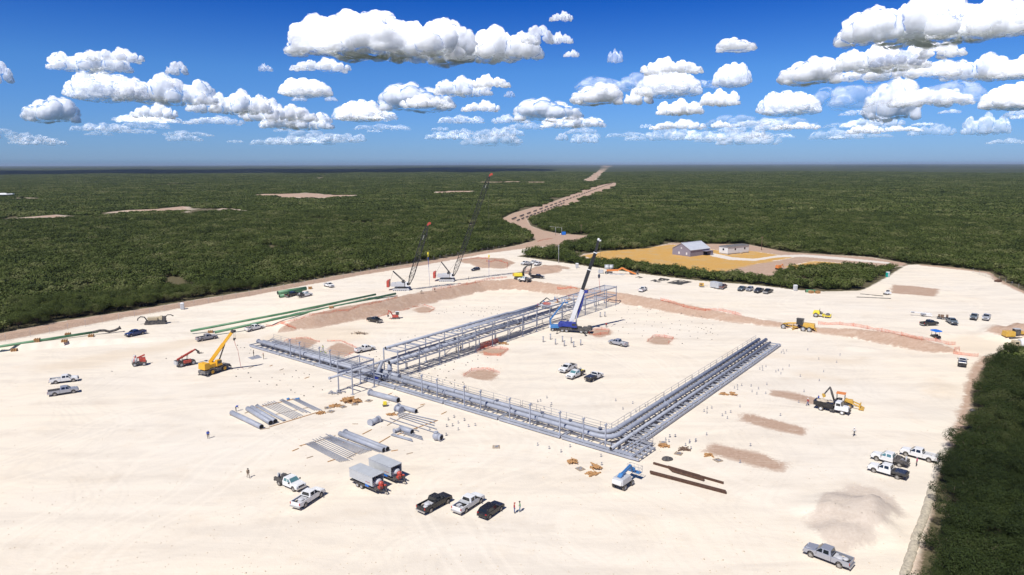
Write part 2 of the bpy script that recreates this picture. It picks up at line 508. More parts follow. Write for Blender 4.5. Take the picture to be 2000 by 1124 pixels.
nx, ny = len(xs), len(ys)
idx = np.arange(nx * ny).reshape(ny, nx)
quads = np.stack([idx[:-1, :-1].ravel(), idx[:-1, 1:].ravel(), idx[1:, 1:].ravel(), idx[1:, :-1].ravel()], 1)
C = P[quads].mean(1)
dq = lambda a: a[quads].mean(1)
reg = np.zeros(len(quads), int)                   # 0 forest floor and the far plain
reg[(dq(dClear) > 0)] = 1                         # caliche pad
reg[(dq(cl(dBank)) > 0)] = 2                      # cut bank
reg[(dq(sdf(P, DIRT['road'])) > 0)] = 3           # dirt road
reg[(dq(dField) > 0)] = 4                         # dry grass clearing
qd = np.hypot(*C.T)
reg[(dq(dFar) > 0) & (qd > 1100)] = 5
Z = Z + 2.6 * np.clip(dFar / 4 + 1, 0, 1) * (dist > 760)

def ground_mat():
    m = D.materials.new("ground_soil"); m.use_nodes = True
    t = m.node_tree; L = t.links.new; N = t.nodes.new
    b = t.nodes["Principled BSDF"]; b.inputs['Roughness'].default_value = 0.95; b.inputs['Specular IOR Level'].default_value = 0.1
    geo = N("ShaderNodeNewGeometry")
    def noise_(sc, det=4, rough=0.55, vec=None, dist=0.0):
        n = N("ShaderNodeTexNoise"); n.inputs['Scale'].default_value = sc; n.inputs['Detail'].default_value = det
        n.inputs['Roughness'].default_value = rough; n.inputs['Distortion'].default_value = dist
        L(vec or geo.outputs['Position'], n.inputs['Vector']); return n.outputs['Fac']
    def mp(v, a, b_, c, d):
        r = N("ShaderNodeMapRange"); r.inputs['From Min'].default_value = a; r.inputs['From Max'].default_value = b_
        r.inputs['To Min'].default_value = c; r.inputs['To Max'].default_value = d; L(v, r.inputs['Value']); return r.outputs[0]
    def mixc(f, A, B):
        x = N("ShaderNodeMix"); x.data_type = 'RGBA'
        for s_, v in (('A', A), ('B', B)):
            if isinstance(v, tuple): x.inputs[s_].default_value = (*v, 1)
            else: L(v, x.inputs[s_])
        if isinstance(f, float): x.inputs['Factor'].default_value = f
        else: L(f, x.inputs['Factor'])
        return x.outputs['Result']
    def math_(op, a, b_=None):
        x = N("ShaderNodeMath"); x.operation = op
        for i, v in enumerate((a, b_)):
            if v is None: continue
            if isinstance(v, (int, float)): x.inputs[i].default_value = v
            else: L(v, x.inputs[i])
        return x.outputs[0]
    mapn = N("ShaderNodeMapping"); mapn.inputs['Rotation'].default_value = (0, 0, R(24)); mapn.inputs['Scale'].default_value = (0.35, 1.6, 1)
    L(geo.outputs['Position'], mapn.inputs['Vector'])
    streak = noise_(0.12, 6, 0.6, mapn.outputs[0], 0.6)
    streak2 = noise_(0.5, 5, 0.65, mapn.outputs[0], 1.0)
    big = noise_(0.02, 4, 0.55); mid = noise_(0.18, 6, 0.6); fine = noise_(1.6, 6, 0.7); grit = noise_(7.0, 4, 0.7)
    # caliche
    c = mixc(mp(big, 0.38, 0.62, 0, 1), (0.855, 0.755, 0.615), (0.815, 0.74, 0.635))
    c = mixc(mp(streak, 0.42, 0.70, 0, 0.6), c, (0.66, 0.585, 0.495))
    c = mixc(mp(streak2, 0.55, 0.8, 0, 0.5), c, (0.90, 0.80, 0.66))
    c = mixc(mp(mid, 0.55, 0.75, 0, 0.22), c, (0.72, 0.57, 0.40))
    c = mixc(mp(grit, 0.6, 0.8, 0, 0.18), c, (0.5, 0.44, 0.38))
    # wheel tracks: rings of worn soil
    wv = N("ShaderNodeTexWave"); wv.wave_type = 'RINGS'; wv.inputs['Scale'].default_value = 0.016; wv.inputs['Distortion'].default_value = 12
    wv.inputs['Detail'].default_value = 3; wv.inputs['Detail Scale'].default_value = 0.35
    L(geo.outputs['Position'], wv.inputs['Vector'])
    tr = math_('MULTIPLY', mp(wv.outputs['Fac'], 0.90, 1.0, 0, 0.3), mp(mid, 0.4, 0.6, 0, 1))
    c = mixc(tr, c, (0.60, 0.52, 0.43))
    for (sc_, wd_, am_, cc_) in ((0.017, 0.0045, 0.16, (0.62, 0.56, 0.48)), (0.031, 0.007, 0.13, (0.64, 0.57, 0.49)), (0.009, 0.0028, 0.3, (0.92, 0.83, 0.70)), (0.022, 0.005, 0.14, (0.60, 0.54, 0.46))):
        nn_ = noise_(sc_, 1.5, 0.4)
        for of_ in (0.5, 0.47, 0.55):
            ab = math_('ABSOLUTE', math_('SUBTRACT', math_('ABSOLUTE', math_('SUBTRACT', nn_, of_)), wd_ * 1.6))
            ln = math_('MULTIPLY', mp(ab, wd_ * 0.35, wd_ * 0.9, am_, 0), mp(fine, 0.35, 0.6, 0.3, 1))
            c = mixc(ln, c, cc_)
    def A_(name):
        a = N("ShaderNodeAttribute"); a.attribute_name = name; return a.outputs['Fac']
    wob = math_('ADD', mp(fine, 0.25, 0.75, -0.8, 0.8), mp(mid, 0.3, 0.7, -0.9, 0.9))
    def edge(name, soft=0.5, k=1.0):
        return mp(math_('ADD', A_(name), math_('MULTIPLY', wob, k)), -soft, soft, 0, 1)
    c = mixc(math_('MULTIPLY', edge('d_faint', 2.5, 1.5), 0.45), c, (0.70, 0.57, 0.42))
    dirt = mixc(mp(fine, 0.3, 0.7, 0, 1), (0.40, 0.265, 0.19), (0.54, 0.39, 0.295))
    dirt = mixc(mp(streak2, 0.5, 0.75, 0, 0.6), dirt, (0.64, 0.52, 0.41))
    dirt = mixc(mp(grit, 0.5, 0.8, 0, 0.4), dirt, (0.33, 0.235, 0.17))
    thin = mp(mid, 0.42, 0.66, 1.0, 0.35)
    c = mixc(math_('MULTIPLY', edge('d_dirt', 0.45, 1.3), mp(math_('ADD', A_('d_dirt'), thin), 0.2, 1.6, 0.55, 1)), c, dirt)
    pil = mixc(mp(fine, 0.3, 0.7, 0, 1), (0.55, 0.46, 0.38), (0.67, 0.58, 0.49))
    pil = mixc(mp(mid, 0.5, 0.7, 0, 0.6), pil, (0.72, 0.63, 0.53))
    c = mixc(edge('d_pile', 0.5, 1.0), c, pil)
    grass = mixc(mp(fine, 0.3, 0.7, 0, 1), (0.50, 0.26, 0.055), (0.66, 0.42, 0.15))
    grass = mixc(mp(mid, 0.5, 0.7, 0, 0.7), grass, (0.52, 0.40, 0.24))
    c = mixc(edge('d_grass', 1.0, 1.6), c, grass)
    c = mixc(edge('d_white', 0.5, 0.4), c, (0.72, 0.65, 0.57))
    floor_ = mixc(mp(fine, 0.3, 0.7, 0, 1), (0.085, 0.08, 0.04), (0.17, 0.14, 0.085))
    scrub = mixc(mp(noise_(0.006, 8, 0.7), 0.35, 0.65, 0, 1), (0.034, 0.044, 0.020), (0.072, 0.082, 0.038))
    floor_ = mixc(A_('d_plain'), floor_, scrub)
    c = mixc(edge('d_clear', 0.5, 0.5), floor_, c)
    # beyond the modelled brush the plain reads as unbroken scrub
    L(c, b.inputs['Base Color'])
    bp = N("ShaderNodeBump"); bp.inputs['Strength'].default_value = 0.5; bp.inputs['Distance'].default_value = 0.16
    h = math_('ADD', math_('MULTIPLY', fine, 0.6), math_('ADD', math_('MULTIPLY', grit, 0.25), math_('MULTIPLY', streak2, 0.5)))
    L(h, bp.inputs['Height']); L(bp.outputs[0], b.inputs['Normal'])
    return m
GM = ground_mat()

def submesh(name, mask, **tg):
    q = quads[mask]
    used, inv = np.unique(q.ravel(), return_inverse=True)
    me = D.meshes.new(name)
    co = np.column_stack([P[used], Z[used]]).astype(np.float32)
    me.vertices.add(len(used)); me.vertices.foreach_set('co', co.ravel())
    me.loops.add(len(inv)); me.loops.foreach_set('vertex_index', inv.astype(np.int32))
    me.polygons.add(len(q)); me.polygons.foreach_set('loop_start', np.arange(0, len(inv), 4, dtype=np.int32))
    me.update(calc_edges=True)
    me.polygons.foreach_set('use_smooth', [True] * len(q))
    for nm, arr in (('d_clear', dClear), ('d_dirt', dDirt), ('d_grass', dGrass), ('d_white', dWhite), ('d_faint', dFaint), ('d_pile', dPile), ('d_plain', np.clip((dist - 4150) / 200, 0, 1))):
        a = me.attributes.new(nm, 'FLOAT', 'POINT'); a.data.foreach_set('value', arr[used].astype(np.float32))
    me.materials.append(GM)
    o = D.objects.new(name, me); col.objects.link(o)
    o['kind'] = 'structure'
    return o
submesh('ground', reg == 0)
submesh('gravel_pad', reg == 1)
submesh('dirt_bank', reg == 2)
submesh('dirt_road', reg == 3)
submesh('grass_field', reg == 4)
submesh('far_clearing', reg == 5)
# ================================================================ the brush (mesquite scrub)
rng = np.random.default_rng(7)

def leaf_mat(name, c1, c2, c3):
    m = D.materials.new(name); m.use_nodes = True
    t = m.node_tree; L = t.links.new; N = t.nodes.new
    b = t.nodes["Principled BSDF"]; b.inputs['Roughness'].default_value = 0.7; b.inputs['Specular IOR Level'].default_value = 0.15
    oi = N("ShaderNodeObjectInfo"); geo = N("ShaderNodeNewGeometry")
    n = N("ShaderNodeTexNoise"); n.inputs['Scale'].default_value = 0.035; n.inputs['Detail'].default_value = 4; L(geo.outputs['Position'], n.inputs['Vector'])
    n2 = N("ShaderNodeTexNoise"); n2.inputs['Scale'].default_value = 0.9; n2.inputs['Detail'].default_value = 2; L(geo.outputs['Position'], n2.inputs['Vector'])
    cr = N("ShaderNodeValToRGB"); e = cr.color_ramp.elements
    e[0].position = 0.0; e[0].color = (*c1, 1); e[1].position = 1.0; e[1].color = (*c3, 1)
    k = cr.color_ramp.elements.new(0.55); k.color = (*c2, 1)
    a = N("ShaderNodeMath"); a.operation = 'MULTIPLY_ADD'; L(oi.outputs['Random'], a.inputs[0]); a.inputs[1].default_value = 0.42
    mr = N("ShaderNodeMapRange"); mr.inputs['From Min'].default_value = 0.3; mr.inputs['From Max'].default_value = 0.7; mr.inputs['To Max'].default_value = 0.45
    L(n.outputs['Fac'], mr.inputs['Value']); L(mr.outputs[0], a.inputs[2])
    a2 = N("ShaderNodeMath"); a2.operation = 'MULTIPLY_ADD'; L(n2.outputs['Fac'], a2.inputs[0]); a2.inputs[1].default_value = 0.35; L(a.outputs[0], a2.inputs[2])
    a3 = N("ShaderNodeMath"); a3.operation = 'SUBTRACT'; L(a2.outputs[0], a3.inputs[0]); a3.inputs[1].default_value = 0.12
    L(a3.outputs[0], cr.inputs[0]); L(cr.outputs[0], b.inputs['Base Color'])
    return m
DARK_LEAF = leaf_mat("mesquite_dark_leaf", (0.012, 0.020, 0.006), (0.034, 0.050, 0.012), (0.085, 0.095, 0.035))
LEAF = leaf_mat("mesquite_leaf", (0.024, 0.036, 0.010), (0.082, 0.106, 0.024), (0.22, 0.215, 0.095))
BARK = mat("brush_bark", (0.11, 0.085, 0.06), 0.9)

def crown_mesh(name, seed, n, size, H=4.2, W=2.7, stems=4, lm=None):
    r = np.random.default_rng(seed)
    K = stems + 3
    cx = r.normal(0, W * 0.42, K); cy = r.normal(0, W * 0.42, K)
    cz = H * r.uniform(0.42, 0.78, K); cr = W * r.uniform(0.38, 0.62, K)
    k = r.integers(0, K, n)
    v = r.normal(0, 1, (n, 3)); v /= np.linalg.norm(v, axis=1)[:, None]
    rad = r.uniform(0.55, 1.05, n) ** 0.6
    c = np.stack([cx[k] + v[:, 0] * cr[k] * rad, cy[k] + v[:, 1] * cr[k] * rad, cz[k] + v[:, 2] * cr[k] * rad * 0.72], 1)
    low = c[:, 2] < 0.25; c[low, 2] = r.uniform(0.25, 1.0, low.sum())
    nrm = v * 0.8 + r.normal(0, 0.45, (n, 3)) + np.array([0, 0, 0.55])
    nrm /= np.linalg.norm(nrm, axis=1)[:, None]
    a = np.cross(nrm, r.normal(0, 1, (n, 3))); a /= np.linalg.norm(a, axis=1)[:, None]
    b = np.cross(nrm, a)
    s = size * r.uniform(0.5, 1.25, n)
    s1 = (s * r.uniform(0.8, 1.3, n))[:, None]; s2 = (s * r.uniform(0.35, 0.8, n))[:, None]
    q = np.stack([c - a * s1, c - b * s2 + a * s1 * 0.15, c + a * s1, c + b * s2 - a * s1 * 0.1], 1).reshape(-1, 3)
    me = D.meshes.new(name)
    me.vertices.add(4 * n); me.vertices.foreach_set('co', q.astype(np.float32).ravel())
    me.loops.add(4 * n); me.loops.foreach_set('vertex_index', np.arange(4 * n, dtype=np.int32))
    me.polygons.add(n); me.polygons.foreach_set('loop_start', np.arange(0, 4 * n, 4, dtype=np.int32))
    me.update(calc_edges=True); me.materials.append(lm or LEAF)
    return me, (cx, cy, cz)

def trunk_mesh(name, seed, cs):
    r = random.Random(seed); mb = MB()
    cx, cy, cz = cs
    base = (r.uniform(-.1, .1), r.uniform(-.1, .1), -0.2)
    fork = (base[0] + r.uniform(-.2, .2), base[1] + r.uniform(-.2, .2), 0.7)
    mb.hose([base, (base[0], base[1], 0.3), fork], [0.17, 0.15, 0.13], 6)
    for i in range(len(cx)):
        m = ((fork[0] + cx[i]) / 2 + r.uniform(-.2, .2), (fork[1] + cy[i]) / 2 + r.uniform(-.2, .2), 0.7 + (cz[i] - 0.7) * 0.55)
        mb.hose([fork, m, (cx[i], cy[i], cz[i] + 0.2)], [0.11, 0.07, 0.03], 5)
    return mb.mesh(name, BARK)

NEAR_T = []
for i in range(6):
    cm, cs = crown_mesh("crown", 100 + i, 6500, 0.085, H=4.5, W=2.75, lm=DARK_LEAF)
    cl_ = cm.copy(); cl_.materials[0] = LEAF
    NEAR_T.append((cm, trunk_mesh("trunk", i, cs), cl_))

# hidden library for the countless rest: never linked to the scene, only instanced by the thicket
lib_mid = D.collections.new("brush_sources"); lib_far = D.collections.new("brush_patches")
for i in range(7):
    cm, cs = crown_mesh("bush", 200 + i, 520, 0.31, H=3.4, W=2.65)
    o = D.objects.new("bush_b%d" % i, cm); lib_mid.objects.link(o)
for i in range(6):
    lib_mid.objects.link(D.objects.new('bush_a%d' % i, NEAR_T[i][0]))
for i in range(4):
    r = np.random.default_rng(300 + i); co = []; 
    for k in range(105):
        x, y = r.uniform(-20, 20, 2); s = r.uniform(0.7, 1.35)
        n = 70
        v = r.normal(0, 1, (n, 3)); v /= np.linalg.norm(v, axis=1)[:, None]
        c = v * np.array([2.5, 2.5, 1.4]) * s * r.uniform(0.7, 1, (n, 1)) + np.array([x, y, 1.6 * s])
        c[:, 2] = np.maximum(c[:, 2], 0.3)
        nrm = v * 0.8 + r.normal(0, 0.35, (n, 3)) + np.array([0, 0, 0.6]); nrm /= np.linalg.norm(nrm, axis=1)[:, None]
        a = np.cross(nrm, r.normal(0, 1, (n, 3))); a /= np.linalg.norm(a, axis=1)[:, None]; b = np.cross(nrm, a)
        z = 0.62 * s * r.uniform(0.7, 1.3, (n, 1))
        co.append(np.stack([c - a * z, c - b * z * .7, c + a * z, c + b * z * .7], 1).reshape(-1, 3))
    co = np.concatenate(co); n = len(co) // 4
    me = D.meshes.new("patch"); me.vertices.add(4 * n); me.vertices.foreach_set('co', co.astype(np.float32).ravel())
    me.loops.add(4 * n); me.loops.foreach_set('vertex_index', np.arange(4 * n, dtype=np.int32))
    me.polygons.add(n); me.polygons.foreach_set('loop_start', np.arange(0, 4 * n, 4, dtype=np.int32)); me.update(calc_edges=True)
    me.materials.append(LEAF)
    o = D.objects.new("patch_source", me); lib_far.objects.link(o)

def in_view(p, margin=0.06):
    """roughly inside a fan a little wider than the photograph"""
    return (np.abs(p[:, 0]) < (0.75 + margin) * p[:, 1] + 25) & (p[:, 1] > 20)

def scatter(lo, hi, step, margin_clear):
    """jittered grid of points on brush land between two distances"""
    n = int(hi * 2.0 / step)
    gx, gy = np.meshgrid(np.arange(-hi * 0.95, hi * 0.95, step), np.arange(20, hi + step, step))
    p = np.stack([gx.ravel(), gy.ravel()], 1)
    d = np.hypot(*p.T)
    p = p[(d > lo - step) & (d < hi + step)]
    p = p[in_view(p)]
    p = p + rng.uniform(-0.48 * step, 0.48 * step, p.shape)
    d = np.hypot(*p.T); p = p[(d >= lo) & (d < hi)]
    dc = np.maximum(sdf(p, CLEAR), sdf(p, FIELD))
    for g in FARC: dc = np.maximum(dc, sdf(p, g))
    return p[dc < -margin_clear]

MID_END = 760.0
pts = scatter(36, MID_END, 2.75, 2.4)
gap = snoise(pts, 7.0, 3.0) * 0.6 + snoise(pts, 19.0, 5.0) * 0.4
pts = pts[(gap < 0.5) | (np.hypot(*pts.T) < 190)]
d0 = np.hypot(*pts.T)
order = np.argsort(d0)
vis = (np.abs(pts[:, 0]) < 0.755 * pts[:, 1]) 
cand = [i for i in order if vis[i]]
# the largest-showing trees of the photograph: those nearest the camera
pick = []
for i in cand:
    x, y = pts[i]
    v = Vector((x, y, 3.0)) - Vector((0, 0, CH))
    zc = -v.dot(CB); py = 562 - F * v.dot(CU) / zc; px = 1000 + F * v.dot(CR) / zc
    if py < 1135 and px < 2012 and px > -12: pick.append(i)
    if len(pick) >= 298: break
pz = height(pts)
def tree_label(x, y, s):
    if x < 0:
        v = Vector((x, y, 2.0)) - Vector((0, 0, CH)); zc = -v.dot(CB); px = 1000 + F * v.dot(CR) / zc
        near_ = 'by the timber stacks' if px < 100 else ('above the bent green pipe end' if px < 210 else ('above the tracked machine' if px < 330 else 'near the pale toilet'))
        return "%s mesquite tree behind the chain link fence, %s" % ('tall green' if s > .95 else 'low green', near_)
    look = 'tall broad dark green' if s > 1.05 else ('small low dark green' if s < .78 else 'mid sized dark green')
    v = Vector((x, y, 2.0)) - Vector((0, 0, CH)); zc = -v.dot(CB); py = 562 - F * v.dot(CU) / zc; px = 1000 + F * v.dot(CR) / zc
    row = 'bordering the pad' if sdf(np.array([[x, y]]), CLEAR)[0] > -6 else ('one row back' if px < 1950 else 'deep in the thicket')
    by = 'below the straw roll' if py > 1060 else ('beside the straw roll' if py > 950 else ('near the crowded dark truck' if py > 870 else ('past the black hose mound' if py > 780 else 'near the tan water truck')))
    return "%s mesquite tree %s, %s" % (look, row, by)
for n_, i in enumerate(pick):
    x, y = pts[i]; z = float(pz[i]); k = n_ % 6
    s = 0.62 + 0.62 * rng.random(); rz = rng.uniform(0, 6.28)
    t = empty("mesquite_tree", (x, y, z), rz, tree_label(x, y, s), "tree", "mesquite trees beside the pad edge")
    t.scale = (s * rng.uniform(0.9, 1.15), s, s * rng.uniform(0.85, 1.1))
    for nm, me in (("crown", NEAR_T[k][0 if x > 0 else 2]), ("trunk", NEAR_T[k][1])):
        o = D.objects.new(nm, me); col.objects.link(o); o.parent = t
rest = np.ones(len(pts), bool); rest[pick] = False
# drop what the camera's fan shows nothing of, keep the other
mid = pts[rest]; midz = pz[rest]

def instancer(name, p, z, coll, smin, smax, nsrc, near=0, **tg):
    me = D.meshes.new(name)
    n = len(p)
    me.vertices.add(n); me.vertices.foreach_set('co', np.column_stack([p, z]).astype(np.float32).ravel())
    a = me.attributes.new('sz', 'FLOAT', 'POINT'); a.data.foreach_set('value', (smin + (smax - smin) * rng.random(n) ** 1.6).astype(np.float32))
    a = me.attributes.new('rz', 'FLOAT', 'POINT'); a.data.foreach_set('value', rng.uniform(0, 6.28, n).astype(np.float32))
    a = me.attributes.new('pick', 'INT', 'POINT'); pk = rng.integers(0, nsrc, n)
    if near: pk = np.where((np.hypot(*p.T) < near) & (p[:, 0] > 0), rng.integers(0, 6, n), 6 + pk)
    a.data.foreach_set('value', pk.astype(np.int32))
    o = D.objects.new(name, me); col.objects.link(o); tag(o, **tg)
    g = D.node_groups.new(name, 'GeometryNodeTree')
    g.interface.new_socket('Geometry', in_out='INPUT', socket_type='NodeSocketGeometry')
    g.interface.new_socket('Geometry', in_out='OUTPUT', socket_type='NodeSocketGeometry')
    N = g.nodes.new; L = g.links.new
    gi = N('NodeGroupInput'); go = N('NodeGroupOutput')
    ci = N('GeometryNodeCollectionInfo'); ci.inputs['Collection'].default_value = coll
    ci.inputs['Separate Children'].default_value = True; ci.inputs['Reset Children'].default_value = True
    io = N('GeometryNodeInstanceOnPoints'); io.inputs['Pick Instance'].default_value = True
    def att(nm, dt):
        x = N('GeometryNodeInputNamedAttribute'); x.data_type = dt; x.inputs['Name'].default_value = nm; return x.outputs['Attribute']
    cx = N('ShaderNodeCombineXYZ'); L(att('rz', 'FLOAT'), cx.inputs['Z'])
    L(gi.outputs[0], io.inputs['Points']); L(ci.outputs[0], io.inputs['Instance'])
    L(att('pick', 'INT'), io.inputs['Instance Index']); L(cx.outputs[0], io.inputs['Rotation']); L(att('sz', 'FLOAT'), io.inputs['Scale'])
    L(io.outputs[0], go.inputs[0])
    md = o.modifiers.new("scatter", 'NODES'); md.node_group = g
    return o
instancer('scrub_thicket', mid, midz, lib_mid, 0.55, 1.35, 7, near=215, label="dense green mesquite scrub spreading round the pad", cat="scrub", kind='stuff')
FAR_END = 4400.0
fp = scatter(MID_END - 4, FAR_END, 26.0, 16.0)
fz = height(fp)
fd = np.hypot(*fp.T)
frel = snoise(fp, 260, 1.0) * 5 + snoise(fp, 90, 2.0) * 1.5
fz = fz + frel * np.clip((fd - 1100) / 1700, 0, 1)
instancer('distant_scrub', fp, fz, lib_far, 0.9, 1.15, 4, label="far plain covered in mesquite scrub to the horizon", cat="scrub", kind='stuff')
print("brush", len(pick), len(mid), len(fp))
# ================================================================ paint box
M = {}
def P_(k, c, **kw): M[k] = mat(k, c, **kw)
P_('steel_paint', (0.375, 0.395, 0.455), rough=0.5, var=0.12, scale=0.7)
P_('steel_dark', (0.16, 0.17, 0.22), rough=0.6)
P_('galv', (0.42, 0.42, 0.45), rough=0.5, metal=0.3, var=0.15)
P_('hollow_shade', (0.012, 0.012, 0.014), rough=0.9)  # near-black paint standing in for the shade inside openings
P_('green_pipe', (0.085, 0.24, 0.115), rough=0.45, var=0.15, scale=0.4, dust=0.15)
P_('white', (0.80, 0.80, 0.80), rough=0.3, dust=0.18, scale=1.2)
P_('silver', (0.42, 0.44, 0.50), rough=0.28, metal=0.4, dust=0.12)
P_('greypaint', (0.27, 0.27, 0.30), rough=0.3, dust=0.12)
P_('blackpaint', (0.012, 0.013, 0.017), rough=0.18, dust=0.06)
P_('bluepaint', (0.012, 0.04, 0.16), rough=0.22, dust=0.06)
P_('navypaint', (0.02, 0.03, 0.06), rough=0.22, dust=0.1)
P_('maroon', (0.10, 0.03, 0.03), rough=0.3, dust=0.15)
P_('tan', (0.62, 0.52, 0.34), rough=0.4, dust=0.2)
P_('bluegrey', (0.10, 0.14, 0.18), rough=0.25, dust=0.2)
P_('glass', (0.015, 0.02, 0.025), rough=0.06, spec=0.8)
P_('glassblue', (0.10, 0.22, 0.24), rough=0.08, spec=0.8)
P_('rubber', (0.030, 0.028, 0.026), rough=0.9, dust=0.45, scale=2)
P_('rim', (0.42, 0.40, 0.38), rough=0.45, metal=0.3)
P_('chrome', (0.55, 0.55, 0.56), rough=0.25, metal=0.7)
P_('trim', (0.03, 0.03, 0.032), rough=0.6, dust=0.12)
P_('lamp', (0.75, 0.78, 0.8), rough=0.1)
P_('redlamp', (0.45, 0.015, 0.015), rough=0.2)
P_('yellow', (0.80, 0.42, 0.012), rough=0.4, dust=0.12)
P_('catyellow', (0.66, 0.38, 0.03), rough=0.45, dust=0.25)
P_('brightyellow', (0.85, 0.68, 0.03), rough=0.45, dust=0.1)
P_('orange', (0.75, 0.22, 0.03), rough=0.5, dust=0.2)
P_('red', (0.50, 0.05, 0.03), rough=0.45, dust=0.2)
P_('liftblue', (0.04, 0.20, 0.48), rough=0.4, dust=0.12)
P_('craneblue', (0.015, 0.035, 0.28), rough=0.4, dust=0.06)
P_('dark', (0.035, 0.035, 0.04), rough=0.7, dust=0.3)
P_('darkgrey', (0.10, 0.10, 0.11), rough=0.7, dust=0.35)
P_('lightgrey', (0.50, 0.51, 0.53), rough=0.5, dust=0.2)
P_('lattice', (0.022, 0.022, 0.025), rough=0.5)
P_('timber', (0.50, 0.28, 0.12), rough=0.85, var=0.3, scale=3)
P_('timbergrey', (0.45, 0.36, 0.27), rough=0.9, var=0.25, scale=3)
P_('rust', (0.105, 0.055, 0.035), rough=0.85, var=0.3, scale=2)
P_('brown', (0.20, 0.13, 0.09), rough=0.9, var=0.3)
P_('concrete', (0.42, 0.38, 0.33), rough=0.9)
P_('stub', (0.22, 0.20, 0.18), rough=0.8)
P_('corr', (0.52, 0.54, 0.56), rough=0.45, metal=0.1, var=0.08, scale=0.8)
P_('mat_black', (0.05, 0.048, 0.045), rough=0.95, var=0.3, scale=1.2)
P_('tarpblue', (0.01, 0.16, 0.62), rough=0.5)
P_('teal', (0.02, 0.42, 0.36), rough=0.5)
P_('plastic', (0.55, 0.55, 0.57), rough=0.5)
P_('skin', (0.42, 0.24, 0.16), rough=0.6)
P_('straw', (0.50, 0.44, 0.34), rough=0.95, var=0.25, scale=2.5, bump=1.0)
P_('sand', (0.56, 0.47, 0.36), rough=0.95, var=0.15, bump=0.6)

def net_mat(name, c, cover):
    m = D.materials.new(name); m.use_nodes = True; t = m.node_tree; L = t.links.new; N = t.nodes.new
    for n in list(t.nodes): t.nodes.remove(n)
    o = N("ShaderNodeOutputMaterial"); mx = N("ShaderNodeMixShader"); tr = N("ShaderNodeBsdfTransparent"); di = N("ShaderNodeBsdfDiffuse")
    tl = N("ShaderNodeBsdfTranslucent"); ad = N("ShaderNodeMixShader"); ad.inputs[0].default_value = 0.4
    di.inputs['Color'].default_value = (*c, 1); tl.inputs['Color'].default_value = (*c, 1)
    tc = N("ShaderNodeTexCoord"); nz = N("ShaderNodeTexNoise"); nz.inputs['Scale'].default_value = 0.9; L(tc.outputs['Object'], nz.inputs['Vector'])
    mr = N("ShaderNodeMapRange"); mr.inputs['From Min'].default_value = 0.3; mr.inputs['From Max'].default_value = 0.7
    mr.inputs['To Min'].default_value = cover * 0.6; mr.inputs['To Max'].default_value = min(1, cover * 1.4)
    L(nz.outputs['Fac'], mr.inputs['Value']); L(mr.outputs[0], mx.inputs[0])
    L(di.outputs[0], ad.inputs[1]); L(tl.outputs[0], ad.inputs[2])
    L(tr.outputs[0], mx.inputs[1]); L(ad.outputs[0], mx.inputs[2]); L(mx.outputs[0], o.inputs['Surface'])
    M[name] = m
net_mat('orange_net', (0.95, 0.20, 0.09), 0.36)
net_mat('wire_mesh', (0.30, 0.28, 0.26), 0.13)

def pt(parent, name, m, *ops, M_=None, **kw):
    """one part: a mesh made of the listed solids, child of parent"""
    mb = MB(); mb.M = M_
    for op in ops:
        getattr(mb, op[0])(*op[1:])
    return mb.build(name, M[m] if isinstance(m, str) else m, parent, **kw)

def lab1(mb_or_obj, label, cat, group=None):
    return tag(mb_or_obj, label, cat, group)

# ================================================================ wheels
WHEELS = {}
def wheel(parent, x, y, r, w, rim='rim', side=1):
    k = (round(r, 2), round(w, 2))
    if k not in WHEELS:
        t = MB(); n = 16
        prof = [(-w / 2, r * .6), (-w / 2, r * .93), (-w * .36, r), (w * .36, r), (w / 2, r * .93), (w / 2, r * .6)]
        vs = []; m_ = len(prof)
        for (a, b) in prof:
            for i in range(n):
                th = 2 * math.pi * i / n; vs.append((b * math.cos(th), a, b * math.sin(th)))
        fs = [(j * n + i, (j + 1) * n + i, (j + 1) * n + (i + 1) % n, j * n + (i + 1) % n) for j in range(m_ - 1) for i in range(n)]
        t.add(vs, fs, False)
        d = MB(); d.tube((0, -w * .42, 0), (0, w * .42, 0), r * .61, 12); d.tube((0, -w * .5, 0), (0, w * .5, 0), r * .2, 8)
        for i in range(5):
            a = i * 1.2566; d.beam((0, w * .44, 0), (r * .55 * math.cos(a), w * .44, r * .55 * math.sin(a)), r * .14, .02)
        WHEELS[k] = (t.mesh("tyre", M['rubber']), d)
    tm, d = WHEELS[k]
    kk = k + (rim,)
    if kk not in WHEELS: WHEELS[kk] = d.mesh("rim", M[rim])
    o = D.objects.new("wheel", tm); col.objects.link(o); o.parent = parent; o.location = (x, y, r)
    q = D.objects.new("rim", WHEELS[kk]); col.objects.link(q); q.parent = o
    if side < 0: q.rotation_euler = (0, 0, math.pi)
    return o

def arch(cx, r, n=7, z0=0.0):
    return [(cx + r * math.cos(math.pi - math.pi * i / (n - 1)), z0 + r * math.sin(math.pi * i / (n - 1))) for i in range(n)]

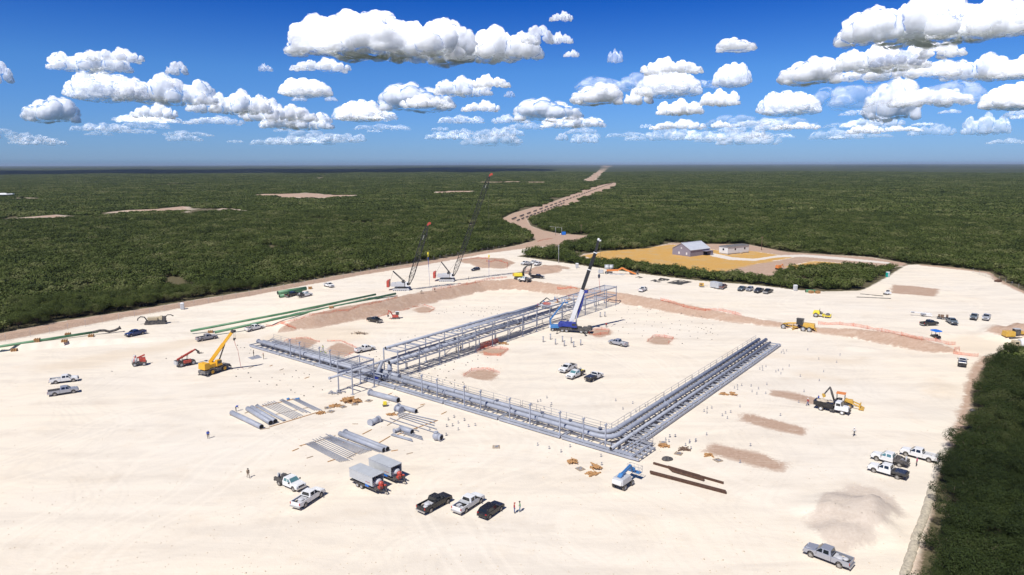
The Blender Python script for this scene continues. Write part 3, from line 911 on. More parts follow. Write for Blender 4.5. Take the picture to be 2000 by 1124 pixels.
# ================================================================ road vehicles (x forward, origin on the ground between the wheels)
def pickup(name, paint, body='bed', cab='crew', extra=None, glass='glass', long=0.0, wide=2.0):
    r = empty(name, (0, 0, 0))
    WB = 3.7 + long; xf, xr = WB / 2, -WB / 2; W = wide; h = W / 2
    cr = xr + 1.05 + long * .6 if cab == 'crew' else xr + 1.75      # rear of the cab
    zb = 0.52
    fr = xf + 0.95
    # front clip and cab lower half
    prof = [(cr, zb)] + [(xf - .5, zb)] + arch(xf, .47, 7, zb)[0:] + [(xf + .5, zb), (fr, zb + .02), (fr + .03, 0.95), (fr - .05, 1.12), (xf - .42, 1.26), (cr, 1.27)]
    pts = []
    for p in prof:
        if not pts or abs(p[0] - pts[-1][0]) + abs(p[1] - pts[-1][1]) > 1e-4: pts.append(p)
    b = MB(); b.prism(pts, -h + .02, h - .02)
    b.frus(cr + .02, xf - .42, 1.25, 1.90, W - .06, W - .42, .16, .78)           # cab
    b.frus(xf - .42, fr - .1, 1.12, 1.24, W - .5, W - .7, 0, .12)                # hood bulge
    if body == 'bed':
        tail = xr - 1.28
        for s in (-1, 1):
            sp = [(tail, .62)] + arch(xr, .47, 7, .52) + [(cr - .02, .52), (cr - .02, 1.30), (tail, 1.30)]
            y0, y1 = (h - .14, h - .02) if s > 0 else (-h + .02, -h + .14)
            b.prism(sp, y0, y1)
        b.box(((tail + cr) / 2, 0, .74), (cr - tail - .1, W - .3, .06))
        b.box((tail + .05, 0, .96), (.09, W - .3, .66))
    o = b.build("body", M[paint], r, bevel=0.05)
    if body == 'bed':
        pt(r, "bed_liner", 'trim', ('box', ((tail + cr) / 2, 0, .79), (cr - tail - .2, W - .34, .03)), ('box', (cr - .06, 0, 1.02), (.03, W - .34, .5)), ('box', (tail + .12, 0, 1.02), (.03, W - .34, .5)))
    # glass, each a slab standing a few millimetres proud
    def slab(name_, q, n_, gm=glass):
        q = [Vector(v) for v in q]; nn = (q[1] - q[0]).cross(q[2] - q[1]).normalized() * n_
        mb = MB(); mb.hexa([v - nn * .02 for v in q], [v + nn * .018 for v in q]); return mb.build(name_, M[gm], r)
    zt, z0 = 1.84, 1.34
    def xr_(z): return cr + .02 + .16 * (z - 1.25) / .65
    def xf_(z): return xf - .42 - .78 * (z - 1.25) / .65
    def yy(z): return (h - .03) - .18 * (z - 1.25) / .65
    slab("windshield", [(xf_(z0) , -yy(z0) + .12, z0), (xf_(z0), yy(z0) - .12, z0), (xf_(zt), yy(zt) - .1, zt), (xf_(zt), -yy(zt) + .1, zt)], 1)
    slab("rear_window", [(xr_(z0), yy(z0) - .2, z0 + .04), (xr_(z0), -yy(z0) + .2, z0 + .04), (xr_(zt), -yy(zt) + .2, zt), (xr_(zt), yy(zt) - .2, zt)], 1)
    for s in (-1, 1):
        mb = MB(); a, c = xr_(1.6) + .22, xf_(1.34) - .12
        panes = [(a, (a + c) / 2 - .12), ((a + c) / 2 + .04, c)] if cab == 'crew' else [(a, c)]
        for k, (u, v) in enumerate(panes):
            last = k == len(panes) - 1
            q = [Vector((u, s * yy(z0), z0)), Vector((v, s * yy(z0), z0)), Vector((v - (.55 if last else 0), s * yy(zt - .02), zt - .02)), Vector((u + (.06 if k == 0 else 0), s * yy(zt - .02), zt - .02))]
            of = Vector((0, s * .02, .004))
            lo = [p - of for p in q]; hi = [p + of for p in q]
            mb.hexa(lo, hi) if s < 0 else mb.hexa(hi, lo)
        mb.build("side_window", M[glass], r)
        pt(r, "mirror", paint if paint != 'white' else 'trim', ('box', (xf - .75, s * (h + .14), 1.38), (.1, .24, .26)))
        pt(r, "headlight", 'lamp', ('box', (fr - .02, s * (h - .24), .95), (.12, .36, .17)))
        for xw in (xf, xr): wheel(r, xw, s * (h - .16), .41, .27, side=s)
        if body == 'bed':
            pt(r, "taillight", 'redlamp', ('box', (tail - .01, s * (h - .1), 1.08), (.06, .16, .36)))
    pt(r, "grille", 'trim' if paint not in ('blackpaint',) else 'chrome', ('box', (fr + .01, 0, .93), (.06, W - .92, .26)))
    pt(r, "front_bumper", 'chrome' if paint in ('white', 'silver', 'blackpaint') else 'trim', ('box', (fr + .05, 0, .60), (.2, W - .1, .22)))
    pt(r, "underbody", 'dark', ('box', (0, 0, .46), (WB + 1.5, W - .5, .2)), ('tube', (xf, -h + .2, .41), (xf, h - .2, .41), .07, 6), ('tube', (xr, -h + .2, .41), (xr, h - .2, .41), .09, 6))
    if body == 'bed':
        pt(r, "rear_bumper", 'chrome', ('box', (tail - .1, 0, .60), (.18, W - .1, .2)))
        pt(r, "tailgate", paint, ('box', (tail - .012, 0, .98), (.05, W - .36, .56)), bevel=.02)
    tail0 = xr - 1.28
    if body == 'service':      # dark welding body with tanks, a machine and hose reels
        pt(r, "service_body", 'dark', ('box', ((tail0 + cr) / 2 - .02, 0, .82), (cr - tail0 - .12, W, .14)), ('box', ((tail0 + cr) / 2, h - .2, 1.08), (cr - tail0 - .2, .38, .5)),
           ('box', ((tail0 + cr) / 2, -h + .2, 1.08), (cr - tail0 - .2, .38, .5)), ('beam', (cr - .14, -h + .1, .8), (cr - .14, -h + .1, 1.8), .07), ('beam', (cr - .14, h - .1, .8), (cr - .14, h - .1, 1.8), .07), ('beam', (cr - .14, -h + .1, 1.8), (cr - .14, h - .1, 1.8), .07), bevel=.015)
        pt(r, "welder", 'dark', ('box', (cr - .75, .1, 1.42), (.9, .75, .66)), ('tube', (cr - .6, .3, 1.7), (cr - .6, .3, 2.0), .04, 6), bevel=.03)
        pt(r, "tank", 'lightgrey', ('tube', (tail0 + .5, -.35, .9), (tail0 + .5, -.35, 1.9), .13, 10), ('tube', (tail0 + .5, -.05, .9), (tail0 + .5, -.05, 1.8), .12, 10))
        pt(r, "hose_reel", 'greypaint' if not extra else extra, ('tube', (tail0 + 1.0, .2, 1.3), (tail0 + 1.0, .6, 1.3), .27, 12), ('tube', (tail0 + .45, .35, 1.2), (tail0 + .45, .75, 1.2), .24, 12))
        pt(r, "rear_bumper", 'dark', ('box', (tail0 - .02, 0, .6), (.1, W - .3, .16)))
    if body == 'flatbed':      # dark flat tonneau over a dropside body
        pt(r, "flatbed", 'trim', ('box', ((tail0 + cr) / 2 - .1, 0, 1.05), (cr - tail0 + .0, W + .04, .42)), ('beam', (cr - .12, -h + .1, 1.2), (cr - .12, -h + .1, 1.85), .08), ('beam', (cr - .12, h - .1, 1.2), (cr - .12, h - .1, 1.85), .08), ('beam', (cr - .12, -h + .1, 1.82), (cr - .12, h - .1, 1.82), .08), bevel=.04)
        pt(r, "cover", 'navypaint', ('frus', tail0 + .1, cr - .5, 1.26, 1.42, W - .1, W - .3, .1, .1), bevel=.03)
        pt(r, "rear_bumper", 'dark', ('box', (tail0 - .06, 0, .6), (.1, W - .3, .16)))
    if body == 'bed' and extra == 'toolbox':
        pt(r, "toolbox", 'lightgrey', ('box', (cr - .35, 0, 1.28), (.5, W - .1, .22)), bevel=.02)
        pt(r, "cargo", 'plastic', ('box', (cr - 1.2, .3, .98), (.7, .6, .34)), ('box', (cr - 1.5, -.4, .93), (.5, .5, .26)))
    if body == 'bed' and extra == 'sacks':
        pt(r, "cargo", 'plastic', ('ball', (cr - .8, .15, 1.05), (.55, .6, .25)), ('ball', (cr - 1.5, -.25, 1.0), (.4, .45, .2)), ('box', (cr - .35, 0, 1.0), (.4, 1.2, .4)))
    if body == 'bed' and extra == 'rack':
        pt(r, "bed_rack", 'trim', *[('beam', (x, s * (h - .12), 1.3), (x, s * (h - .12), 1.75), .05) for x in (cr - .2, tail0 + .4) for s in (-1, 1)], ('beam', (cr - .2, -h + .12, 1.75), (cr - .2, h - .12, 1.75), .05), ('beam', (tail0 + .4, -h + .12, 1.75), (tail0 + .4, h - .12, 1.75), .05))
    if body == 'bed' and extra == 'cover':
        pt(r, "bed_cover", 'trim', ('box', ((tail0 + cr) / 2, 0, 1.31), (cr - tail0 - .15, W - .2, .05)))
    return r

def suv(name, paint):
    r = empty(name, (0, 0, 0)); W = 1.95; h = W / 2; xf, xr = 1.45, -1.45; fr, tl = 2.35, -2.3; zb = .42
    pts = [(tl, zb + .1)] + arch(xr, .42, 7, zb) + arch(xf, .42, 7, zb) + [(fr, zb), (fr + .03, .8), (fr - .1, .98), (xf - .35, 1.1), (tl + .1, 1.12), (tl, .9)]
    b = MB(); b.prism(pts, -h, h); b.frus(tl + .12, xf - .35, 1.1, 1.68, W - .06, W - .5, .35, .85)
    b.build("body", M[paint], r, bevel=.06)
    def q4(nm, lo, hi): mb = MB(); mb.hexa(lo, hi); mb.build(nm, M['glass'], r)
    pt(r, "windshield", 'glass', ('hexa', [(xf - .50, -.78, 1.18), (xf - .40, -.78, 1.16), (xf - .40, .78, 1.16), (xf - .50, .78, 1.18)], [(xf - 1.16, -.62, 1.64), (xf - 1.1, -.62, 1.66), (xf - 1.1, .62, 1.66), (xf - 1.16, .62, 1.64)]))
    pt(r, "rear_window", 'glass', ('hexa', [(tl + .13, -.75, 1.18), (tl + .3, -.75, 1.18), (tl + .3, .75, 1.18), (tl + .13, .75, 1.18)], [(tl + .41, -.62, 1.6), (tl + .55, -.62, 1.6), (tl + .55, .62, 1.6), (tl + .41, .62, 1.6)]))
    for s in (-1, 1):
        ya, yb = h - .06, h - .21
        pt(r, "side_window", 'glass', ('hexa', [(tl + .5, s * ya - .02, 1.18), (xf - .62, s * ya - .02, 1.18), (xf - .62, s * ya + .02, 1.18), (tl + .5, s * ya + .02, 1.18)], [(tl + .72, s * yb - .02, 1.6), (xf - 1.2, s * yb - .02, 1.6), (xf - 1.2, s * yb + .02, 1.6), (tl + .72, s * yb + .02, 1.6)]))
        pt(r, "headlight", 'lamp', ('box', (fr - .06, s * (h - .22), .86), (.14, .34, .12)))
        pt(r, "taillight", 'redlamp', ('box', (tl + .03, s * (h - .2), 1.0), (.1, .3, .12)))
        pt(r, "mirror", paint, ('box', (xf - .7, s * (h + .09), 1.2), (.1, .18, .16)))
        for xw in (xf, xr): wheel(r, xw, s * (h - .14), .37, .25, side=s)
    pt(r, "grille", 'trim', ('box', (fr + .0, 0, .8), (.06, 1.1, .2)))
    pt(r, "underbody", 'dark', ('box', (0, 0, .4), (3.9, W - .5, .16)))
    pt(r, "rear_bumper", 'trim', ('box', (tl - .02, 0, .55), (.1, W - .1, .18)))
    return r

PROTO = {}
def place(key, maker, loc, rz, label, cat, group=None, scale=1.0):
    if key not in PROTO:
        r = maker(); PROTO[key] = note_kids(r)
    else:
        r = copy_tree(PROTO[key])
    r.location = loc; r.rotation_euler = (0, 0, rz); r.scale = (scale,) * 3
    if 'group' in r.keys() and not group: del r['group']
    return tag(r, label, cat, group)

def wheels_at(rear, front, side, track=0.84):
    """place from the two wheel contacts one sees: side -1 = the thing's right side shows, +1 = its left"""
    a = at(*rear); b = at(*front); d = (b - a); d.z = 0; L_ = d.length; d.normalize()
    left = Vector((-d.y, d.x, 0)); c = (a + b) / 2 - left * side * track
    c.z = hz(c.x, c.y)
    return c, math.atan2(d.y, d.x), L_

VEH = [
 # key, rear px, front px, side, name, label, category
 (('pickup', 'white', 'bed', 'crew', None), (106, 751), (147, 746), -1, "white crew cab pickup parked on the open pad, farther of two side by side"),
 (('pickup', 'silver', 'bed', 'crew', 'cover'), (103, 775), (148, 768), -1, "silver crew cab pickup with dark covered bed, nearer of two side by side"),
 (('pickup', 'bluepaint', 'bed', 'crew', 'cover'), (279, 654), (256, 659), 1, "deep blue pickup near the bent end of the green pipe"),
 (('pickup', 'greypaint', 'bed', 'crew', None), (396, 667), (418, 663), -1, "grey pickup parked beneath the ends of the two green pipes"),
 (('pickup', 'white', 'bed', 'crew', 'rack'), (491, 648), (511, 643), -1, "white pickup beside the orange netting and the green pipe"),
 (('pickup', 'blackpaint', 'bed', 'crew', None), (565, 581), (583, 577), -1, "black pickup in front of the short green pipe"),
 (('pickup', 'white', 'service', 'crew', None), (588, 582), (609, 578), -1, "white truck with dark welding bed behind the black pickup"),
 (('pickup', 'white', 'bed', 'crew', None), (631, 560), (647, 563), -1, "white pickup alone by the fence near the crawler cranes"),
 (('pickup', 'blackpaint', 'bed', 'crew', 'cover'), (721, 629), (737, 632), -1, "black pickup at the foot of the cut bank beside the mini excavator"),
 (('pickup', 'white', 'bed', 'crew', 'toolbox'), (705, 690), (728, 685), -1, "white pickup between the pipe skids and the netted pits"),
 (('suv', 'navypaint'), (938, 528), (925, 530.5), 1, "dark blue car beyond the second crawler crane"),
 (('pickup', 'white', 'service', 'crew', None), (1030, 552), (1014, 549.5), 1, "white truck with black bed in front of the yellow excavator"),
 (('pickup', 'blackpaint', 'bed', 'crew', 'cover'), (1040, 544), (1058, 545), -1, "black pickup beside the yellow excavator"),
 (('pickup', 'white', 'bed', 'crew', None), (1034, 517), (1023, 519), 1, "white pickup behind the excavator, first of three"),
 (('pickup', 'white', 'bed', 'crew', 'toolbox'), (1050, 514), (1040, 517), 1, "white pickup behind the excavator, middle of three"),
 (('pickup', 'white', 'bed', 'crew', 'rack'), (1060, 517), (1046, 521), 1, "white pickup with rack behind the excavator, last of three"),
 (('pickup', 'silver', 'bed', 'crew', 'sacks'), (1215, 678), (1192, 673), 1, "dusty silver pickup alone inside the pad near the truck crane"),
 (('pickup', 'white', 'bed', 'crew', 'cover'), (1127, 720), (1100, 732), 1, "white pickup farthest of the three at the pad centre"),
 (('pickup', 'white', 'service', 'crew', 'brightyellow'), (1141, 733), (1117, 743), 1, "white welding truck with yellow gear, middle of the three at pad centre"),
 (('pickup', 'white', 'flatbed', 'single', None), (1156, 747), (1176, 738), -1, "white single cab truck with dark flatbed at pad centre"),
 (('pickup', 'white', 'bed', 'crew', None), (1255, 572), (1264, 567.5), -1, "white pickup driving alone past the black mats"),
 (('pickup', 'maroon', 'bed', 'crew', None), (1412, 566.5), (1420, 562), -1, "maroon pickup beside the open grey trailer"),
 (('pickup', 'bluegrey', 'bed', 'crew', 'cover'), (1457.5, 566), (1448, 570), 1, "blue grey pickup, first in the row along the brush"),
 (('suv', 'silver'), (1472, 567), (1464, 571), 1, "silver car between dark pickups in the row along the brush"),
 (('pickup', 'navypaint', 'bed', 'crew', 'cover'), (1491, 570), (1480, 574.5), 1, "navy pickup in the row along the brush"),
 (('pickup', 'blackpaint', 'bed', 'crew', None), (1509, 571.5), (1498, 576), 1, "black pickup ending the row along the brush"),
 (('pickup', 'blackpaint', 'bed', 'crew', None), (1810, 637.5), (1829, 637), -1, "black pickup near the blue canopy buggy"),
 (('pickup', 'bluegrey', 'bed', 'crew', 'cover'), (1848, 629), (1858, 635.5), -1, "blue grey pickup towing a small equipment trailer"),
 (('pickup', 'bluegrey', 'bed', 'crew', None), (1911, 620), (1905, 629), 1, "teal grey pickup facing out, first of two parked together"),
 (('pickup', 'silver', 'bed', 'crew', None), (1935, 621), (1929, 630), 1, "pale silver pickup facing out, second of two parked together"),
 (('pickup', 'white', 'flatbed', 'single', None), (1886, 722), (1887, 706), -1, "small white truck with grey deck leaving along the straw edge"),
 (('pickup', 'white', 'service', 'crew', None), (1761, 914), (1706.5, 899), 1, "white truck with crowded dark service body beside the dark brush"),
 (('pickup', 'white', 'flatbed', 'crew', None), (1757, 938), (1701, 922), 1, "white crew cab truck with flat black covered deck"),
 (('pickup', 'white', 'bed', 'crew', 'sacks'), (1812, 903), (1770, 892), 1, "white pickup with loaded bed right against the dark brush"),
 (('pickup', 'silver', 'bed', 'crew', 'sacks'), (1638.5, 1110), (1582.5, 1088.5), 1, "silver blue pickup below the big grey dirt pile"),
 (('pickup', 'white', 'service', 'crew', None), (543, 948), (576, 961.5), -1, "white truck with dark welding bed beside the white pickup, in front of the laid pipes"),
 (('pickup', 'white', 'bed', 'crew', 'sacks'), (594, 993), (629, 970), -1, "white crew cab pickup with sacks in its bed, nose to the welding truck"),
 (('pickup', 'blackpaint', 'bed', 'crew', 'sacks'), (839, 1003), (876, 983), -1, "black crew cab pickup, first of three dark and white vehicles"),
 (('pickup', 'white', 'bed', 'crew', 'toolbox'), (906, 1005), (942, 981), -1, "white crew cab pickup with toolbox between black pickup and black car"),
 (('suv', 'blackpaint'), (955, 1015), (979, 998), -1, "glossy black sport utility car beside the white pickup"),
]
for (key, rear, front, side, lb) in VEH:
    c, a, L_ = wheels_at(rear, front, side)
    if key[0] == 'suv':
        place(key, lambda: suv("parked_car", key[1]), c, a, lb, "car")
    else:
        gl = 'glassblue' if key[1] == 'white' and key[2] == 'service' else 'glass'
        place(key, lambda: pickup("pickup_truck", key[1], key[2], key[3], key[4], gl), c, a, lb, "pickup truck")
# ================================================================ pipe skids, headers and the elevated rack
ORD = ['first', 'second', 'third', 'fourth', 'fifth', 'sixth', 'seventh', 'eighth', 'ninth', 'tenth', 'eleventh', 'twelfth', 'thirteenth', 'fourteenth', 'fifteenth', 'sixteenth', 'seventeenth', 'eighteenth', 'nineteenth', 'twentieth']
KU = 1.262          # camera height ratio: rack and pipe sizes fitted to a lower camera, scaled up
def frame(px0, px1):
    a = at(*px0); b = at(*px1); d = b - a; d.z = 0; L_ = d.length; d.normalize()
    return a, d, Vector((-d.y, d.x, 0)), L_ / KU
def W3(o, d, v, x, y, z): return o + (d * x + v * y + Vector((0, 0, z))) * KU

# ---- row A, along the near side of the inner pad
AO, AD, AV, AL = frame((486, 678), (1236, 901))
AWD = 6.6
modA = 8; mLA = AL / modA
def skid(L_, wd, posts, rail, deck, ang_name):
    r = empty("pipe_skid", (0, 0, 0))
    g = .18
    fr = [('beam', (g, .15, .32), (L_ - g, .15, .32), .22, .34), ('beam', (g, wd - .15, .32), (L_ - g, wd - .15, .32), .22, .34), ('beam', (g, wd * .42, .32), (L_ - g, wd * .42, .32), .18, .3), ('beam', (g, .75, .34), (L_ - g, .75, .34), .14, .25)]
    n = max(3, int(L_ / 2.1))
    ru = [('beam', (g + (L_ - 2 * g) * i / n, .05, .5), (g + (L_ - 2 * g) * i / n, wd - .05, .5), .16, .18) for i in range(n + 1)]
    pt(r, "frame", 'steel_paint', *fr); pt(r, "crossbeam", 'steel_paint', *ru)
    if deck:
        pt(r, "walkway_deck", 'steel_paint', ('box', (L_ / 2, .5, .62), (L_ - .6, .8, .04)))
    for x in posts:
        pt(r, "post", 'steel_paint', ('beam', (x, .55, .5), (x, .55, 4.1), .17, .17), ('box', (x, .55, .66), (.5, .5, .05)), ('box', (x, .55, 4.12), (.34, .5, .1)), ('beam', (x, .3, 4.12), (x, .8, 4.3), .1))
    if rail:
        np_ = max(2, int(L_ / 3))
        for i in range(np_ + 1):
            x = g + (L_ - 2 * g) * i / np_
            pt(r, "rail_post", 'galv', ('beam', (x, wd - .1, .5), (x, wd - .1, 1.75), .05), ('beam', (x, wd - .9, .55), (x, wd - .1, 1.0), .05))
        pt(r, "rail", 'galv', ('tube', (g, wd - .1, 1.75), (L_ - g, wd - .1, 1.75), .032, 6), ('tube', (g, wd - .1, 1.25), (L_ - g, wd - .1, 1.25), .032, 6), ('tube', (g, wd - .5, 1.0), (L_ - g, wd - .5, 1.0), .06, 6), ('tube', (g, wd - .8, .85), (L_ - g, wd - .8, .85), .07, 6), ('tube', (g, wd - 1.15, .8), (L_ - g, wd - 1.15, .8), .08, 6))
    return r
postsA = {0: [8.6], 1: [.8, 8.0], 2: [.9, 7.0], 3: [9.4], 4: [.6, 5.4], 5: [1.0, 4.2], 6: [.9, 4.6], 7: [.6, 4.7]}
px_posts = [(568, 700), (589, 705), (625, 717), (646, 723), (824, 776), (853, 785), (905, 801), (938, 810), (994, 827), (1031, 840), (1094, 858), (1135, 871), (1178, 884)]
PA = {i: [] for i in range(modA)}
for p in px_posts:
    q = at(*p) - AO; x = q.dot(AD) / KU; i = min(modA - 1, max(0, int(x / mLA))); PA[i].append(max(.5, min(mLA - .5, x - i * mLA)))
angA = math.atan2(AD.y, AD.x)
for i in range(modA):
    r = skid(mLA, AWD, PA[i], True, i > 1, '')
    r.location = W3(AO, AD, AV, i * mLA, 0, 0); r.rotation_euler = (0, 0, angA); r.scale = (KU,) * 3
    tag(r, "blue grey steel pipe skid, %s from the far end of the long row" % ORD[i], "pipe skid", "pipe skids of the long row")
def big_pipe(name, pts, r, label, m='steel_paint', group=None, flange=(), cat="pipe", bands=3.0):
    """a header pipe with weld bands, flanges where given (fractions of its length), near-black end discs painted as shaded hollows"""
    r = r * KU; mb = MB(); mb.hose(pts, r, 14)
    P_n = [Vector(p) for p in pts]
    seg = [(P_n[i + 1] - P_n[i]).length for i in range(len(P_n) - 1)]; tot = sum(seg)
    def along(s):
        for i, l in enumerate(seg):
            if s <= l or i == len(seg) - 1: return P_n[i].lerp(P_n[i + 1], min(1, s / l)), (P_n[i + 1] - P_n[i]).normalized()
            s -= l
    bm = mb; s = bands
    while bands and s < tot - 1:
        p, d = along(s); bm.tube(p - d * .03, p + d * .03, r * 1.035, 14); s += bands * (0.8 + .4 * random.random())
    o = mb.build(name, M[m]); tag(o, label, cat, group)
    for f in flange:
        p, d = along(f * tot)
        pt(o, "flange", m, ('tube', p - d * .09, p + d * .09, r * 1.32, 16), ('tube', p + d * .14, p + d * .26, r * 1.32, 16))
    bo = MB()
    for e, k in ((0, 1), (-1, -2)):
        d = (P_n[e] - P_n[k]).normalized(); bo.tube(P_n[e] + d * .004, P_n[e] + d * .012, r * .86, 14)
    bo.build("hollow_shade", M['hollow_shade'], o)  # the ends are closed; the hollow's shade is painted on as discs
    return o
random.seed(3)
def a_(x, y, z): return W3(AO, AD, AV, x, y, z)
xc = AL - 5.2                                              # where the headers turn
xG = (at(745, 752) - AO).dot(AD) / KU
# ---- row B, square to row A
BO, BD, BV, BL = frame((1222, 893), (1526, 677))
BWD = 6.0
def b_(x, y, z): return W3(BO, BD, BV, x, y, z)
modB = 6; mLB = BL / modB; angB = math.atan2(BD.y, BD.x)
for i in range(modB):
    r = skid(mLB, BWD, [], True, False, '')
    r.location = b_(i * mLB, 0, 0.0 if i else 0.36); r.rotation_euler = (0, 0, angB); r.scale = (KU,) * 3
    if i == 0: r.location = b_(4.2, 0, 0); r.scale = (KU * (mLB - 4.2) / mLB, KU, KU)
    pt(r, "cable_tray", 'steel_paint', ('box', (mLB / 2, .55, .66), (mLB - .6, .5, .05)), *[('beam', (mLB * k / 9, .3, .72), (mLB * k / 9, 2.6, .72), .09) for k in range(1, 9)])
    tag(r, "steel pipe skid, %s from the corner in the row of triple pipes" % ORD[i], "pipe skid", "pipe skids of the second row")
def curve(p0, pc, p1, n=9):
    return [(1 - t) ** 2 * p0 + 2 * (1 - t) * t * pc + t * t * p1 for t in [i / (n - 1) for i in range(n)]]
R1, R2 = .50, .50
def lineisect(ya, yb, z):
    # corner of the offset line of A (ya) with the offset line of B (yb)
    A_n = AO + AV * ya * KU; B_n = BO + BV * yb * KU
    den = AD.x * BD.y - AD.y * BD.x; w_ = B_n - A_n
    s = (w_.x * BD.y - w_.y * BD.x) / den
    p = A_n + AD * s; p.z = z * KU; return p
def elbow(ya, yb, z, rad):
    c = lineisect(ya, yb, z); return curve(c - AD * rad * KU, c, c + BD * rad * KU)
big_pipe("header_pipe", [a_(xG + 2.2, 4.1, 1.15)] + [a_(xG + 8, 4.1, 1.15)] + elbow(4.1, 4.9, 1.15, 2.6) + [b_(BL - 1, 4.9, 1.15)], .39, "thick grey header pipe on the inner side, bending at the corner of the rows", flange=(.02, .12, .20, .29, .55))
big_pipe("header_pipe", [a_(xG + .6, 2.5, 1.15)] + elbow(2.5, 3.5, 1.15, 3.0) + [b_(BL - .2, 3.5, 1.15)], .39, "thick grey header pipe on the outer side, bending at the corner of the rows", flange=(.0, .03, .12, .2, .29, .55))
big_pipe("header_pipe", [b_(-.6, 2.15, .95), b_(BL - 1.6, 2.15, .95)], .26, "slimmer outer pipe of the three on the second row", flange=(.3, .6))
big_pipe("header_pipe", [a_(1.0, 1.9, 1.15), a_(xG - 1.2, 1.9, 1.15)], .40, "single thick pipe at the far half of the long row", flange=(0, .16, .42, .64, .86))
big_pipe("header_pipe", [a_(.8, 3.3, .98), a_(xG - 6, 3.3, .98)], .24, "medium pipe behind the single thick pipe on the long row", flange=(.1, .5))
for k, (y, rr) in enumerate(((3.4, .12), (3.9, .10), (4.5, .12))):
    big_pipe("small_pipe", [a_(2, y + .3, .72), a_(xG - 1.5, y + .3, .72)], rr, "thin %s pipe lying between the rails of the long row's far half" % ['nearer', 'middle', 'farther'][k], flange=(), bands=0)
# hatches on the inner header
for i, x in enumerate((38, 44, 52, 60, 68)):
    p = a_(xG + x * (xc - xG) / 72, 4.1 if i != 1 else 2.5, 1.6)
    o = pt(None, "blind_flange", 'steel_dark', ('tube', p, p + Vector((0, 0, .16)), .34, 14), ('tube', p + Vector((0, 0, .16)), p + Vector((0, 0, .22)), .42, 14))
    tag(o, "%s round blind flange on top of the thick pipes toward the corner" % ORD[i], "flange", "blind flanges on the headers")
# corner platform grating and outboard walkway
r = empty("corner_skid", a_(AL - 3.0, 0, 0), angA, "open corner frame where the two pipe rows meet", "pipe skid"); r.scale = (KU,) * 3
pt(r, "frame", 'steel_paint', *[('beam', (0, y, .33), (3.9, y, .33), .18, .3) for y in (.15, 1.4, 2.7, 4.0, 5.2)], *[('beam', (x, .05, .52), (x, 5.3, .52), .15, .16) for x in (.2, 1.4, 2.6, 3.8)])

# ---- blue-grey cross-over spool where the thick pipes meet the rack
o = empty("pipe_spool", a_(xG - 3, 2.2, 0), angA, "flanged valve spool joining the two halves of the long row", "pipe spool"); o.scale = (KU,) * 3
pt(o, "run_pipe", 'steel_paint', ('tube', (-1.5, 0, 1.15), (3.0, 0, 1.15), .46, 14), ('tube', (-1.5, 1.7, 1.15), (4.5, 1.7, 1.15), .46, 14), ('tube', (0, 0, 1.15), (-.6, 1.8, 3.3), .42, 12), ('tube', (1.8, 1.7, 1.15), (1.8, 1.7, 3.1), .42, 12))
pt(o, "flange", 'steel_paint', *[('tube', (x, y, 1.15), (x + .12, y, 1.15), .64, 16) for x in (-1.0, -.75, 2.2, 2.45) for y in (0, 1.7)], ('tube', (1.8, 1.7, 2.1), (1.8, 1.7, 2.22), .6, 14))
pt(o, "saddle", 'craneblue', ('box', (.4, 0, .5), (1.2, 1.3, .5)), ('box', (2.6, 1.7, .5), (1.2, 1.3, .5)))

# ---- the elevated rack
CO_, CD_, CV_, CL_ = frame((689, 771), (1203, 595.5))
def c_(x, y, z): return W3(CO_, CD_, CV_, x, y, z)
CW = 4.0; nb_ = 17; HT, HL = 5.5, 3.0
xs_c = [0, 5.3] + [11.6 + (CL_ - 11.6) * i / 15 for i in range(16)]
rk = empty("elevated_pipe_rack", CO_, math.atan2(CD_.y, CD_.x), "long two level steel pipe rack on columns crossing the pad", "pipe rack"); rk.scale = (KU,) * 3
for i, x in enumerate(xs_c):
    for y in (0, CW):
        pt(rk, "column", 'steel_paint', ('beam', (x, y, 0), (x, y, HT + .25), .18, .18), ('box', (x, y, .04), (.6, .6, .08)))
    pt(rk, "crossbeam", 'steel_paint', ('beam', (x, .12, HT), (x, CW - .12, HT), .18, .26), ('beam', (x, .12, HL), (x, CW - .12, HL), .18, .26))
def lev(z, x0, x1, nm):
    pt(rk, nm, 'steel_paint', ('beam', (x0, -.14, z), (x1, -.14, z), .12, .3), ('beam', (x0, CW + .14, z), (x1, CW + .14, z), .12, .3))
lev(HT, 0, 5.3, "side_beam"); lev(HT, xs_c[2], CL_, "side_beam"); lev(HL + .4, 0, 5.3, "side_beam"); lev(HL, xs_c[2], CL_, "side_beam")
n = int((CL_ - 11.6) / 1.9)
pt(rk, "upper_rung", 'steel_paint', *[('beam', (xs_c[2] + 1 + 1.9 * i, 0, HT - .02), (xs_c[2] + 1 + 1.9 * i, CW, HT - .02), .12, .14) for i in range(n)])
pt(rk, "lower_rung", 'steel_paint', *[('beam', (xs_c[2] + .8 + 1.45 * i, 0, HL - .02), (xs_c[2] + .8 + 1.45 * i, CW, HL - .02), .14, .16) for i in range(int((CL_ - 13) / 1.45))])
for i in (5, 9, 13):
    x = xs_c[i]
    pt(rk, "brace", 'steel_paint', ('beam', (x + .2, 0, HT - 2.2), (x + 2.6, 0, HT - .2), .1), ('beam', (x + .2, CW, .3), (x + 5.6, CW, HL - .3), .1), ('beam', (x + 5.6, CW, .3), (x + .2, CW, HL - .3), .1))
xe = xs_c[2]
big_pipe("rack_pipe", [c_(xe - 1.6, .75, HL + .62), c_(xe + 24, .75, HL + .62), c_(xe + 26, 1.2, HL + .7), c_(xe + 28, 1.2, HL + .7), c_(xe + 46, 1.2, HL + .62)], .42, "thick pipe lying on the lower level of the elevated rack", flange=(.9,))
